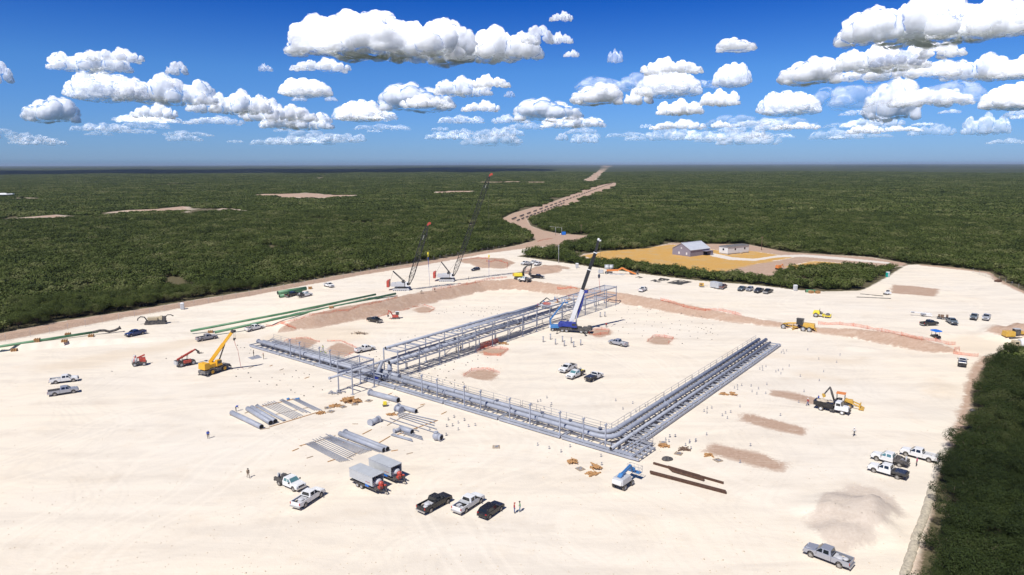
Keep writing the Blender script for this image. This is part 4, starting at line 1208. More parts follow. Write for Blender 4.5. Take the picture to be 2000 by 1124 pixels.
big_pipe("rack_pipe", [c_(xe - .2, 3.2, HT + .38), c_(xe + 40, 3.2, HT + .38), c_(xe + 42, 2.4, HT + .38), c_(xe + 52, 2.4, HT + .38)], .30, "pale pipe on the upper level of the elevated rack", flange=(.5,))
big_pipe("rack_pipe", [c_(-2.4, 3.5, HL + .1), c_(xe + 10, 3.4, HL + .38), c_(xe + 44, 3.4, HL + .38)], .22, "long medium pipe reaching out of the rack over the skids", flange=(0,))
for k, (y, z, x0, x1, rr) in enumerate(((1.8, HL + .3, 4, 70, .16), (2.3, HL + .28, 8, 60, .14), (2.8, HL + .28, 10, 66, .14), (2.3, HL + .7, 16, 62, .16), (1.0, HT + .22, 20, 50, .12), (1.45, HT + .22, 22, 52, .12), (1.9, HT + .22, 18, 50, .12), (2.4, HT + .2, 22, 40, .10))):
    nm = ['nearest dark thin pipe on the rack lower level', 'second thin pipe on the rack lower level', 'third thin pipe on the rack lower level', 'thin pipe stacked above the others on the rack lower level', 'first thin pipe on the rack upper level', 'second thin pipe on the rack upper level', 'third thin pipe on the rack upper level', 'shortest thin pipe on the rack upper level'][k]
    big_pipe("small_pipe", [c_(xe + x0, y, z), c_(xe + x1, y, z)], rr, nm.replace('nearest', 'outermost'), bands=0, m='steel_paint')
# valves and branches crowding the lower level
for i in range(11):
    x = xe + 5 + i * 3.6; y = 2.0 + (i % 3) * .3
    o = empty("valve_branch", c_(x, y, HL + .2), rk.rotation_euler.z + .3 * (i % 2), "%s dark valve branch counted along the lower level of the elevated rack" % ORD[i], "valve", "valve branches on the rack"); o.scale = (KU,) * 3
    pt(o, "branch_pipe", 'steel_dark', ('tube', (-.9, 0, .35), (.9, 0, .5), .13, 8), ('tube', (0, 0, .4), (0, -.9, .45), .13, 8))
    pt(o, "handwheel", 'steel_dark', ('tube', (0, 0, .4), (0, 0, .95), .04, 6), ('tube', (0, 0, .95), (0, 0, 1.0), .26, 12))
# small supports under the lower level
for i in range(9):
    x = xe + 6 + i * 10.0
    o = pt(None, "pedestal", 'galv', ('tube', c_(x, CW - .4, 0), c_(x, CW - .4, 1.1), .1, 8), ('tube', c_(x, CW - .4, 1.1), c_(x, CW - .4, 1.18), .2, 8))
    tag(o, "%s short pipe pedestal under the elevated rack" % ORD[i], "pedestal", "pedestals under the rack")
# painted timbers / netting inside the rack: orange wrapped bundle
o = pt(None, "net_bundle", 'orange_net', ('hexa', [c_(xe + 27, 1.0, .1), c_(xe + 34, 1.2, .1), c_(xe + 34, 1.5, .1), c_(xe + 27, 1.3, .1)], [c_(xe + 27, 1.0, 1.5), c_(xe + 34, 1.3, 1.2), c_(xe + 34, 1.35, 1.2), c_(xe + 27, 1.1, 1.5)])); tag(o, "orange netting hung between the rack columns", "netting")
# ================================================================ cranes
def yaw(a, b): return math.atan2(b.y - a.y, b.x - a.x)
def track(parent, x0, x1, y, w=.7, h=.9, m='darkgrey', z0=0.0):
    pts_ = [(x0 + h * .45, z0), (x1 - h * .45, z0), (x1 - .1, z0 + h * .3), (x1, z0 + h * .55), (x1 - h * .4, z0 + h), (x0 + h * .4, z0 + h), (x0, z0 + h * .55), (x0 + .1, z0 + h * .3)]
    o = pt(parent, "track", m, ('prism', pts_, y - w / 2, y + w / 2))
    n = int((x1 - x0 - h) / .35)
    pt(o, "track_shoe", 'dark', *[('box', (x0 + h * .5 + i * .35, y, z0 + h + .02), (.2, w + .06, .05)) for i in range(n)], *[('tube', (x0 + h * .5 + i * .8, y - w / 2 - .03, z0 + .35), (x0 + h * .5 + i * .8, y + w / 2 + .03, z0 + .35), .2, 8) for i in range(int(n * .45))])
    return o
def lattice(mb, a, b, w, n, taper=.35):
    a = Vector(a); b = Vector(b); d = (b - a); L_ = d.length; d.normalize()
    X = d.cross(Vector((0, 1, 0)))
    if X.length < .1: X = Vector((1, 0, 0))
    X.normalize(); Y = d.cross(X)
    def ww(t): return w * min(1, .3 + t * L_ / 5, .25 + (1 - t) * L_ / 5)
    def c(t, k): s = ww(t) / 2; i, j = ((-1, -1), (1, -1), (1, 1), (-1, 1))[k]; return a + d * (L_ * t) + X * (s * i) + Y * (s * j)
    for i in range(n):
        t0, t1 = i / n, (i + 1) / n
        for k in range(4):
            mb.beam(c(t0, k), c(t1, k), .2)
            k2 = (k + 1) % 4
            mb.beam(c(t0, k), c(t1, k2) if i % 2 else c(t1, k2), .1)
            if i % 2 == 0: mb.beam(c(t1, k), c(t0, k2), .07)
            mb.beam(c(t0, k), c(t0, k2), .07)
def crawler_crane(base, tippx, hookpx, ropepx, plate_t, label, masts, w, sling, slingcol):
    B = at(*base)
    r = empty("crawler_crane", B, 0, label, "crane")
    track(r, -3.4, 3.4, -2.3, .9, 1.1, 'lightgrey'); track(r, -3.4, 3.4, 2.3, .9, 1.1, 'lightgrey')
    pt(r, "undercarriage", 'dark', ('box', (0, 0, .9), (2.6, 4.0, .6)), ('tube', (0, 0, 1.1), (0, 0, 1.6), 1.2, 14))
    pt(r, "house", 'plastic', ('box', (-1.4, -.2, 2.35), (5.4, 2.7, 1.35)), ('box', (-.6, .2, 3.15), (3.0, 1.6, .3)), ('box', (-3.0, -.9, 3.2), (1.4, .8, .35)), bevel=.06)
    pt(r, "cab", 'white', ('frus', 1.7, 3.1, 1.7, 3.5, 1.2, 1.0, 0, .3), loc=(0, -1.2, 0), bevel=.04)
    pt(r, "cab_window", 'glass', ('hexa', [(2.3, -1.82, 2.3), (3.02, -1.82, 2.3), (3.02, -1.78, 2.3), (2.3, -1.78, 2.3)], [(2.3, -1.76, 3.3), (2.82, -1.76, 3.3), (2.82, -1.72, 3.3), (2.3, -1.72, 3.3)]), ('box', (3.1, -1.2, 2.6), (.05, .9, .7)))
    pt(r, "counterweight", 'red', ('box', (-5.3, 0, 2.7), (1.0, 3.6, 2.6)), ('box', (-4.9, 0, 4.1), (.5, 2.4, .5)), bevel=.04)
    pt(r, "winch", 'dark', ('tube', (.6, -1, 3.6), (.6, 1, 3.6), .5, 10), ('tube', (2.2, -.9, 2.4), (2.2, .9, 2.4), .6, 10))
    foot = Vector((2.9, .3, 2.2)); tip = over(tippx[0], tippx[1], B) - B
    mb = MB(); n = int(tip.length / 1.7); lattice(mb, foot, tip, w, n); mb.build("boom", M['lattice'], r)
    d = (tip - foot).normalized()
    pt(r, "boom_head", 'red', ('beam', tip - d * .3, tip + d * .9 + Vector((.3, 0, 0)), .6, .6), ('tube', tip + Vector((.9, -.3, .7)), tip + Vector((.9, .3, .7)), .5, 10))
    pp = foot.lerp(tip, plate_t)
    pt(r, "boom_plate", 'white', ('beam', pp - d * .9, pp + d * .9, .9, .06), loc=(0, -w * .62, 0))
    pt(r, "plate_marking", 'dark', ('beam', pp - d * .15 + Vector((-.2, 0, 0)), pp + d * .45 + Vector((-.2, 0, 0)), .12, .02), ('beam', pp - d * .55, pp + d * .0, .14, .02), ('beam', pp + d * .1, pp + d * .16, .5, .02), loc=(0, -w * .62 - .04, 0))
    mt = Vector(masts)
    pt(r, "mast", 'lattice', ('beam', (2.0, -.9, 2.6), mt + Vector((0, -.5, 0)), .22), ('beam', (2.0, 1.1, 2.6), mt + Vector((0, .5, 0)), .22), ('beam', mt + Vector((0, -.6, 0)), mt + Vector((0, .6, 0)), .3), *[('beam', Vector((2.0, -.9, 2.6)).lerp(mt + Vector((0, -.5, 0)), t), Vector((2.0, 1.1, 2.6)).lerp(mt + Vector((0, .5, 0)), t), .1) for t in (.25, .5, .75)])
    pt(r, "pendant_rope", 'dark', ('tube', mt, tip, .035, 4), ('tube', mt, (-4.6, 0, 3.6), .05, 4), ('tube', (.6, 0, 3.8), foot.lerp(tip, .2), .04, 4))
    hk = over(hookpx[0], hookpx[1], B) - B; tp = Vector((hk.x, 0, tip.z + .3))
    pt(r, "hoist_rope", 'dark', ('tube', tp, hk + Vector((0, 0, .8)), .035, 4))
    pt(r, "hook_block", 'brightyellow', ('ball', hk + Vector((0, 0, .5)), (.34, .25, .65)), ('tube', hk + Vector((0, 0, -.9)), hk + Vector((0, 0, -.2)), .12, 6))
    lo = Vector((over(ropepx[0], ropepx[1], B) - B))
    pt(r, "sling", slingcol, ('tube', hk + Vector((0, 0, -.8)), hk.lerp(lo, sling), .09, 6), ('tube', hk.lerp(lo, sling), lo, .045, 5))
    return r
P_('slingblue', (.02, .06, .35), rough=.7)
crawler_crane((785, 567), (835, 440), (836, 498), (839.5, 559), .80, "crawler crane with the shorter black lattice boom, beside the green pipes", (-3.2, 0, 7.6), 1.7, .4, 'slingblue')
crawler_crane((873, 549), (956, 344), (955, 503), (955, 546), .90, "crawler crane with the tallest black lattice boom and red tip", (-2.2, 0, 8.2), 1.7, .5, 'slingblue')

def outrig(parent, pts_, m='dark'):
    for (a, b) in pts_:
        b = Vector(b)
        pt(parent, "outrigger", m, ('beam', a, (b.x, b.y, .95), .32, .36), ('tube', (b.x, b.y, .95), (b.x, b.y, .08), .11, 6), ('tube', (b.x, b.y, .0), (b.x, b.y, .1), .42, 10))

# blue and white truck crane in the middle of the pad
B = at(1121, 649); rz = R(-17)
r = empty("truck_crane", B, rz, "blue truck crane with white and black telescopic boom on outriggers", "crane")
pt(r, "carrier", 'dark', ('box', (.3, 0, 1.15), (9.6, 2.6, .7)), ('box', (3.9, 0, 1.6), (2.0, 2.5, .5)), ('box', (1.2, .7, 1.65), (2.2, .9, .4)), bevel=.04)
pt(r, "carrier_cab", 'dark', ('frus', 4.2, 5.9, 1.1, 2.3, 2.5, 2.3, .2, .5), bevel=.05)
for x in (-3.6, -2.2, 2.6, 4.0):
    for s in (-1, 1): wheel(r, x, s * 1.05, .62, .45, 'lightgrey', s)
outrig(r, [((-4.2, -1.2, .95), (-4.7, -3.6, 0)), ((-4.2, 1.2, .95), (-4.7, 3.6, 0)), ((3.0, -1.2, .95), (4.6, -3.9, 0)), ((3.0, 1.2, .95), (3.8, 4.3, 0))])
pt(r, "turntable", 'dark', ('tube', (-1.2, 0, 1.5), (-1.2, 0, 1.9), 1.2, 16))
pt(r, "house", 'craneblue', ('frus', -4.6, .9, 1.9, 3.1, 2.6, 2.3, .3, .6), ('box', (-4.3, 0, 2.4), (1.2, 2.9, 1.3)), ('box', (-1.4, -.9, 3.3), (2.0, .6, .6)), bevel=.06)
pt(r, "operator_cab", 'craneblue', ('frus', -.6, 1.3, 1.9, 3.5, .9, .8, .1, .4), loc=(0, -1.5, 0), bevel=.04)
pt(r, "cab_window", 'glass', ('box', (.3, -1.97, 2.85), (1.2, .03, .7)), ('box', (1.2, -1.5, 2.8), (.05, .7, .7)))
inv = Matrix.Rotation(-rz, 4, 'Z')
def loc_of(px, py, base=B, inv=inv): return inv @ (over(px, py, base) - base)
f0 = loc_of(1113, 636); f1 = loc_of(1137.5, 567); f2 = loc_of(1151, 527); f3 = loc_of(1163, 494); f4 = loc_of(1168.5, 471)
pt(r, "boom_base", 'white', ('beam', f0, f1, 1.1, 1.3), bevel=.05)
pt(r, "boom_section", 'lattice', ('beam', f1, f2, 1.0, 1.1)); pt(r, "boom_section", 'lattice', ('beam', f2, f3, .85, .95)); pt(r, "boom_section", 'lattice', ('beam', f3, f4, .7, .8))
for q in (f2, f3, f1): pt(r, "boom_collar", 'white', ('beam', q - (f4 - f0).normalized() * .14, q + (f4 - f0).normalized() * .14, 1.12, 1.2))
pt(r, "boom_head", 'white', ('ball', f4 + Vector((.1, 0, .4)), (.42, .4, .5)), ('beam', f4, f4 + Vector((.9, 0, .2)), .4))
j0 = loc_of(1126, 622); j1 = loc_of(1141, 570)
mb = MB(); lattice(mb, j0, j1, 1.0, 9); mb.beam(j0, j1, .5, .3); mb.beam(j1 + Vector((-.3, 0, 0)), j1 + Vector((1.2, -.2, .1)), .9, .9)
mb.build("stowed_jib", M['craneblue'], r)
pt(r, "lift_cylinder", 'lightgrey', ('tube', (.6, 0, 2.3), f0.lerp(f1, .45) + Vector((.5, 0, -.4)), .22, 8))
hk = loc_of(1170, 541); 
pt(r, "hoist_rope", 'dark', ('tube', f4 + Vector((.9, 0, .2)), hk + Vector((0, 0, .6)), .03, 4))
pt(r, "hook_block", 'navypaint', ('ball', hk + Vector((0, 0, .2)), (.38, .3, .75)))
pt(r, "sling", 'red', ('tube', hk + Vector((0, 0, -.4)), hk + Vector((.5, 0, -5.2)), .055, 5))
# outrigger float mats
for (x, y) in ((912, 0),): pass

# yellow rough terrain crane
B = at(421, 727); c1 = at(411, 734); c2 = at(442, 724)
rz = yaw(c1, c2)
r = empty("rough_terrain_crane", B, rz, "bright yellow rough terrain crane with raised boom, beside the orange telehandler", "crane")
inv = Matrix.Rotation(-rz, 4, 'Z'); L2 = lambda px, py: inv @ (over(px, py, B) - B)
pt(r, "carrier", 'darkgrey', ('box', (.2, 0, 1.15), (6.8, 2.3, .55)), ('box', (-3.5, 0, 1.0), (1.3, 2.7, .8)), ('box', (3.3, 0, 1.1), (.9, 2.6, .7)), ('box', (0, -1.2, 1.0), (1.5, .4, .8)), ('box', (0, 1.2, 1.0), (1.5, .4, .8)), bevel=.06)
pt(r, "fender", 'darkgrey', *[('box', (x, s * 1.15, 1.62), (1.7, .75, .1)) for x in (-1.9, 1.9) for s in (-1, 1)])
for x in (-1.9, 1.9):
    for s in (-1, 1): wheel(r, x, s * 1.1, .74, .6, 'yellow', s)
outrig(r, [((-3.6, -1.0, .9), (-3.6, -1.6, .4)), ((-3.6, 1.0, .9), (-3.6, 1.6, .4)), ((3.6, -1.0, .9), (3.6, -1.6, .4)), ((3.6, 1.0, .9), (3.6, 1.6, .4))], 'darkgrey')
pt(r, "house", 'yellow', ('frus', -3.4, .8, 1.75, 2.7, 2.2, 2.0, .2, .5), bevel=.05)
pt(r, "counterweight", 'yellow', ('frus', -4.1, -2.4, 1.7, 3.3, 2.5, 2.4, .1, .1), bevel=.08)
pt(r, "operator_cab", 'yellow', ('frus', -.5, 1.3, 1.8, 3.4, .9, .8, .1, .5), loc=(0, -.95, 0), bevel=.05)
pt(r, "cab_window", 'glass', ('box', (.35, -1.41, 2.75), (1.1, .03, .7)), ('box', (1.12, -.95, 2.8), (.05, .7, .7)))
f0 = L2(410, 708); f1 = L2(453, 649)
pt(r, "boom", 'yellow', ('beam', f0, f0.lerp(f1, .62), .72, .85), ('beam', f0.lerp(f1, .6), f1, .6, .7), bevel=.04)
pt(r, "boom_head", 'dark', ('ball', f1 + Vector((.1, 0, .1)), (.5, .4, .5)), ('box', f1 + Vector((.6, 0, .1)), (.9, .5, .5)))
pt(r, "lift_cylinder", 'dark', ('tube', (.9, -.1, 2.1), f0.lerp(f1, .62) + Vector((.3, 0, -.3)), .17, 8))
h1 = f1 + Vector((.5, 0, 0)); h2 = f1 + Vector((1.0, .1, 0))
pt(r, "hoist_rope", 'dark', ('tube', h1, h1 + Vector((0, 0, -1.7)), .03, 4), ('tube', h2, h2 + Vector((0, 0, -1.8)), .03, 4))
pt(r, "hook_block", 'dark', ('ball', h1 + Vector((0, 0, -2.0)), (.28, .25, .4)), ('ball', h2 + Vector((0, 0, -1.95)), (.14, .14, .2)))
e = L2(462, 697)
pt(r, "sling", 'red', ('hose', [h1 + Vector((0, 0, -2.3)), h1 + Vector((.3, 0, -3.6)), h1 + Vector((.9, 0, -5.2)), (h1.x + 1.5, h1.y, .7), (h1.x + 2.2, h1.y, .2)], .05, 5))

# ================================================================ earth movers and lifts
def telehandler(parent):
    pt(parent, "chassis", 'dark', ('box', (0, 0, .85), (4.6, 1.5, .7)), ('box', (-1.9, .2, 1.3), (1.3, 1.7, .9)), bevel=.05)
    for x in (-1.6, 1.6):
        for s in (-1, 1): wheel(parent, x, s * 1.0, .66, .45, 'lightgrey', s)
    pt(parent, "engine_cover", 'red', ('box', (.1, -.95, 1.25), (1.9, .6, .7)), bevel=.05)
    pt(parent, "cab", 'dark', *[('beam', (x, y, 1.2), (x * .95 + .0, y, 2.5), .08) for x in (-.5, .9) for y in (.45, 1.15)], ('box', (.2, .8, 2.53), (1.6, .85, .07)), ('box', (.2, .8, 1.3), (1.5, .8, .3)))
    pt(parent, "counterweight", 'lightgrey', ('box', (-2.5, 0, 1.2), (.5, 1.8, .9)), bevel=.05)
    pt(parent, "boom", 'red', ('beam', (-2.2, -.1, 2.0), (2.0, -.1, 3.6), .42, .5), ('beam', (2.0, -.1, 3.6), (2.8, -.1, 3.9), .32, .36), bevel=.03)
    pt(parent, "fork_carriage", 'dark', ('beam', (2.8, -.1, 3.9), (3.4, -.1, 3.2), .35), ('box', (3.5, -.1, 3.0), (.12, 1.4, .9)), ('beam', (3.5, -.6, 2.6), (4.7, -.6, 2.6), .14), ('beam', (3.5, .4, 2.6), (4.7, .4, 2.6), .14))
a, b = at(349, 717), at(377, 711)
c = (a + b) / 2
telehandler(empty("telehandler", c, yaw(a, b), "orange red telehandler with raised boom beside the yellow crane", "telehandler"))

# trencher-like orange machine
r = empty("drill_rig", at(273, 714), R(25), "small orange machine crowded with tanks and hoses, standing by itself", "machine")
pt(r, "chassis", 'dark', ('box', (0, 0, .75), (3.4, 1.9, .5)), bevel=.04)
for x in (-1.1, 1.1):
    for s in (-1, 1): wheel(r, x, s * .95, .5, .36, 'lightgrey', s)
pt(r, "engine_box", 'red', ('box', (.7, .3, 1.5), (1.5, 1.1, 1.1)), ('box', (1.3, -.5, 1.3), (.6, .6, .8)), bevel=.05)
pt(r, "boom", 'red', ('beam', (-.9, .2, 1.9), (1.4, .4, 2.7), .35), ('beam', (-1.3, -.6, 1.2), (-.9, .2, 2.6), .2))
pt(r, "tank", 'lightgrey', ('tube', (-.7, -.5, 1.0), (-.7, -.5, 2.2), .32, 10), ('tube', (-1.4, .3, 1.0), (-1.4, .3, 1.9), .3, 10), ('ball', (-1.0, .5, 2.5), .38))
pt(r, "guard_rail", 'lightgrey', *[('tube', (x, -1.0, .9), (x, -1.0, 2.0), .04, 5) for x in (-1.8, -.9, 0)], ('tube', (-1.8, -1.0, 2.0), (0, -1.0, 2.0), .04, 5), ('tube', (-1.8, -1.0, 1.5), (0, -1.0, 1.5), .04, 5))

# tracked pipe machine (padding / cradle) at the fence
r = empty("tracked_machine", at(305, 633), R(17), "tan and black tracked machine with curved arms at both ends", "machine")
track(r, -3.4, 3.2, -.9, .6, .9, 'dark'); track(r, -3.4, 3.2, .9, .6, .9, 'dark')
pt(r, "deck", 'dark', ('box', (0, 0, 1.1), (6.0, 1.8, .35)), ('box', (2.6, 0, 1.8), (.9, 1.5, 1.2)))
pt(r, "hopper", 'tan', ('frus', -2.1, .6, 1.3, 2.3, 1.4, 2.0, -.3, -.2), ('box', (1.7, 0, 2.2), (.7, 1.2, .9)), bevel=.04)
pt(r, "cab", 'tan', ('frus', .8, 2.0, 1.3, 2.5, 1.2, 1.0, .1, .1), bevel=.04)
pt(r, "arm", 'dark', ('hose', [(-2.6, 0, 1.3), (-3.3, 0, 2.5), (-4.4, 0, 2.7), (-5.2, 0, 2.2), (-5.4, 0, 1.5)], .2, 6), ('hose', [(3.0, 0, 2.2), (3.6, 0, 2.8), (4.6, 0, 2.8), (5.4, 0, 2.3)], .16, 6))

# yellow excavator on the bank
r = empty("excavator", at(1016, 545), R(2), "yellow excavator with black arm among the heaps on the bank", "excavator")
track(r, -2.6, 2.3, -1.3, .65, 1.0, 'dark'); track(r, -2.6, 2.3, 1.3, .65, 1.0, 'dark')
pt(r, "undercarriage", 'dark', ('box', (0, 0, .8), (2.4, 2.4, .5)), ('tube', (0, 0, .9), (0, 0, 1.3), .9, 12))
pt(r, "house", 'brightyellow', ('frus', -2.8, 1.0, 1.3, 2.6, 2.7, 2.5, .2, .2), bevel=.08)
pt(r, "counterweight", 'catyellow', ('box', (-3.0, 0, 1.9), (.7, 2.6, 1.1)), bevel=.1)
pt(r, "cab", 'dark', ('frus', .6, 2.0, 1.3, 3.0, 1.0, .9, 0, .3), loc=(0, .8, 0), bevel=.05)
pt(r, "boom", 'dark', ('hose', [(1.0, -.2, 1.9), (1.6, -.2, 4.4), (3.0, -.2, 5.9), (5.0, -.2, 6.2)], [.4, .45, .4, .3], 6))
pt(r, "stick", 'dark', ('beam', (5.2, -.2, 6.8), (4.2, -.2, 2.6), .45, .5)); pt(r, "bucket", 'dark', ('prism', [(3.8, 2.9), (4.9, 2.6), (5.0, 1.7), (4.3, 1.4), (3.6, 1.8)], -.8, .5))
pt(r, "hydraulic_cylinder", 'lightgrey', ('tube', (1.6, .1, 2.2), (2.6, .1, 4.6), .1, 6), ('tube', (3.2, -.2, 6.5), (5.0, -.2, 7.0), .1, 6))

# mini excavator
r = empty("mini_excavator", at(773, 623), R(10), "small red mini excavator at the foot of the cut bank", "excavator")
track(r, -1.3, 1.3, -.7, .38, .55, 'darkgrey'); track(r, -1.3, 1.3, .7, .38, .55, 'darkgrey')
pt(r, "blade", 'red', ('box', (-1.7, 0, .35), (.15, 1.7, .5)))
pt(r, "house", 'red', ('frus', -1.2, 1.0, .6, 1.4, 1.6, 1.5, .1, .1), ('tube', (0, 0, .4), (0, 0, .65), .5, 10), bevel=.06)
pt(r, "cab", 'dark', *[('beam', (x, y, 1.3), (x, y, 2.5), .07) for x in (0, 1.2) for y in (-.5, .6)], ('box', (.6, .05, 1.9), (1.0, .9, .9))); pt(r, "cab_roof", 'white', ('box', (.6, .05, 2.54), (1.4, 1.3, .09)))
pt(r, "boom", 'red', ('hose', [(-1.0, 0, 1.1), (-1.6, 0, 2.4), (-2.4, 0, 3.1)], [.2, .22, .18], 6), ('beam', (-2.4, 0, 3.1), (-2.6, 0, 1.5), .22))
pt(r, "bucket", 'dark', ('prism', [(-2.9, 1.5), (-2.4, 1.5), (-2.2, 1.0), (-2.8, .8)], -.3, .3))

# motor grader
a, b = at(1590, 650), at(1537, 643)
r = empty("motor_grader", (a + b) / 2 + Vector((0, 1.1, 0)), yaw(a, b), "yellow motor grader with long frame on the bank's edge", "grader"); r.scale = (1.15,) * 3
for (x, y) in ((-2.9, 1.1), (-2.9, -1.1), (-1.3, 1.1), (-1.3, -1.1), (4.0, 1.05), (4.0, -1.05)): wheel(r, x, y, .7, .42, 'lightgrey', 1 if y > 0 else -1)
pt(r, "engine_house", 'catyellow', ('frus', -4.1, -1.0, 1.1, 2.3, 1.7, 1.4, .1, .2), bevel=.06)
pt(r, "main_frame", 'catyellow', ('hose', [(-1.0, 0, 1.5), (.8, 0, 1.9), (3.0, 0, 1.6), (4.4, 0, 1.2)], .24, 6), ('beam', (3.9, -1.0, .8), (3.9, 1.0, .8), .25))
pt(r, "drawbar", 'catyellow', ('beam', (4.0, 0, 1.0), (1.2, .8, .8), .16), ('beam', (4.0, 0, 1.0), (1.2, -.8, .8), .16), ('tube', (1.0, 0, .7), (1.0, 0, .85), .8, 16), ('beam', (1.6, .5, 1.9), (1.6, .8, .8), .12), ('beam', (1.6, -.5, 1.9), (1.6, -.8, .8), .12))
pt(r, "blade", 'catyellow', ('hexa', [(.4, -1.8, .12), (.5, -1.8, .12), (1.5, 1.8, .12), (1.4, 1.8, .12)], [(.3, -1.8, .7), (.4, -1.8, .7), (1.4, 1.8, .7), (1.3, 1.8, .7)]))
pt(r, "cab", 'glass', ('frus', -1.0, .6, 1.6, 3.2, 1.2, 1.3, 0, -.1)); pt(r, "cab_roof", 'dark', ('box', (-.15, 0, 3.27), (1.9, 1.5, .1)), *[('beam', (x, y, 1.6), (x, y, 3.2), .09) for x in (-1.0, .65) for y in (-.66, .66)])
pt(r, "ripper", 'catyellow', ('beam', (-4.2, -.8, .9), (-4.2, .8, .9), .25), ('beam', (-4.2, -.6, .9), (-4.8, -.6, .4), .14), ('beam', (-4.2, .6, .9), (-4.8, .6, .4), .14))
# roller
a, b = at(1594, 620), at(1617, 622)
r = empty("road_roller", (a + b) / 2 + Vector((0, .9, 0)), yaw(a, b), "bright yellow soil roller standing beyond the grader", "roller")
for s in (-1, 1): wheel(r, -1.5, s * .9, .75, .5, 'lightgrey', s)
pt(r, "engine_hood", 'brightyellow', ('frus', -2.6, -.3, 1.0, 2.2, 1.6, 1.3, .3, .2), bevel=.1)
pt(r, "drum", 'darkgrey', ('tube', (2.0, -1.0, .75), (2.0, 1.0, .75), .75, 20))
pt(r, "drum_frame", 'brightyellow', ('beam', (.5, -1.15, .8), (3.0, -1.15, .8), .2, .35), ('beam', (.5, 1.15, .8), (3.0, 1.15, .8), .2, .35), ('box', (3.0, 0, .95), (.3, 2.5, .5)), ('box', (.7, 0, .95), (.4, 2.5, .5)), bevel=.03)
pt(r, "operator_station", 'dark', ('box', (.0, 0, 1.3), (.9, 1.1, .5)), ('box', (-.2, 0, 1.75), (.5, .6, .5)), ('beam', (.3, 0, 1.5), (.55, 0, 2.1), .08), ('beam', (-.5, -.5, 1.4), (-.5, -.5, 2.9), .08), ('beam', (-.5, .5, 1.4), (-.5, .5, 2.9), .08))

# dump truck and backhoe
a, b = at(1607, 803), at(1644, 811)
r = empty("dump_truck", (a + b) / 2 + Vector((.4, 1.05, 0)), yaw(a, b), "white and black dump truck heaped with sand beside the dirt patches", "dump truck")
for (x, y) in ((-2.0, 1.0), (-2.0, -1.0), (2.3, 1.0), (2.3, -1.0)): wheel(r, x, y, .5, .5 if x < 0 else .32, 'white', 1 if y > 0 else -1)
pt(r, "chassis", 'dark', ('box', (0, 0, .7), (6.6, .9, .35)), ('box', (.3, -.9, .6), (1.0, .5, .5)), ('box', (.3, .9, .6), (1.0, .5, .5)))
pt(r, "cab", 'white', ('frus', .7, 2.2, .8, 2.6, 2.1, 1.8, .1, .4), bevel=.07); pt(r, "hood", 'white', ('frus', 1.9, 3.5, .8, 1.75, 1.9, 1.4, 0, .2), ('box', (2.3, -.95, 1.0), (1.1, .35, .25)), ('box', (2.3, .95, 1.0), (1.1, .35, .25)), bevel=.1)
pt(r, "windshield", 'glass', ('hexa', [(2.17, -.85, 1.75), (2.2, -.85, 1.75), (2.2, .85, 1.75), (2.17, .85, 1.75)], [(1.86, -.8, 2.5), (1.9, -.8, 2.5), (1.9, .8, 2.5), (1.86, .8, 2.5)]))
for s in (-1, 1): pt(r, "side_window", 'glass', ('box', (1.4, s * .97, 2.05), (.85, .06, .55)))
pt(r, "front_bumper", 'dark', ('box', (3.5, 0, .75), (.2, 2.1, .4)), ('box', (3.5, 0, 1.2), (.06, .9, .5)))
pt(r, "dump_body", 'blackpaint', ('frus', -3.6, .4, 1.0, 2.0, 2.1, 2.3, -.05, -.05), ('box', (.55, 0, 2.2), (.3, 2.3, .5)), bevel=.03)
lm = MB(); random.seed(4)
for i in range(14): lm.ball((random.uniform(-2.9, -.3), random.uniform(-.55, .55), 1.95), (random.uniform(.5, .8), random.uniform(.4, .6), random.uniform(.2, .38)))
lo = lm.build("sand_load", M['sand']); lo.location = r.location; lo.rotation_euler = r.rotation_euler; tag(lo, "heap of tan sand filling the dump truck body", "sand load")
a, b = at(1640, 800), at(1668, 806)
r = empty("backhoe_loader", at(1651, 797) + Vector((0, 1, 0)), R(-32), "yellow backhoe loader with orange roof behind the dump truck", "backhoe")
for (x, y, rr) in ((-1.2, .95, .72), (-1.2, -.95, .72), (1.3, .9, .48), (1.3, -.9, .48)): wheel(r, x, y, rr, .42, 'catyellow', 1 if y > 0 else -1)
pt(r, "hood", 'catyellow', ('frus', .2, 2.0, .9, 1.8, 1.2, 1.0, 0, .2), bevel=.05); pt(r, "chassis", 'dark', ('box', (-.2, 0, .9), (3.8, 1.2, .4)), ('box', (-.7, 0, 1.4), (.8, .8, .7)))
pt(r, "canopy", 'orange', ('box', (-.6, 0, 2.95), (1.9, 1.7, .12)), bevel=.04); pt(r, "canopy_post", 'dark', *[('beam', (x, y, 1.2), (x, y, 2.9), .08) for x in (-1.4, .2) for y in (-.75, .75)])
pt(r, "loader_arm", 'catyellow', ('beam', (.3, -.8, 1.7), (3.1, -.8, .8), .18, .25), ('beam', (.3, .8, 1.7), (3.1, .8, .8), .18, .25), ('tube', (.9, .8, 1.1), (2.6, .8, 1.1), .08, 6))
pt(r, "loader_bucket", 'catyellow', ('prism', [(3.1, .9), (3.2, .25), (4.1, .12), (4.15, .2), (3.4, .5), (3.5, 1.15), (3.3, 1.2)], -1.15, 1.15))
pt(r, "backhoe_arm", 'dark', ('hose', [(-1.9, 0, 1.0), (-2.5, .2, 2.6), (-2.9, .3, 3.7)], [.2, .24, .18], 6), ('beam', (-2.9, .3, 3.9), (-4.1, .3, 1.9), .26, .3)); pt(r, "backhoe_bucket", 'catyellow', ('prism', [(-4.5, 2.0), (-3.9, 2.1), (-3.7, 1.5), (-4.2, 1.2)], 0, .6))

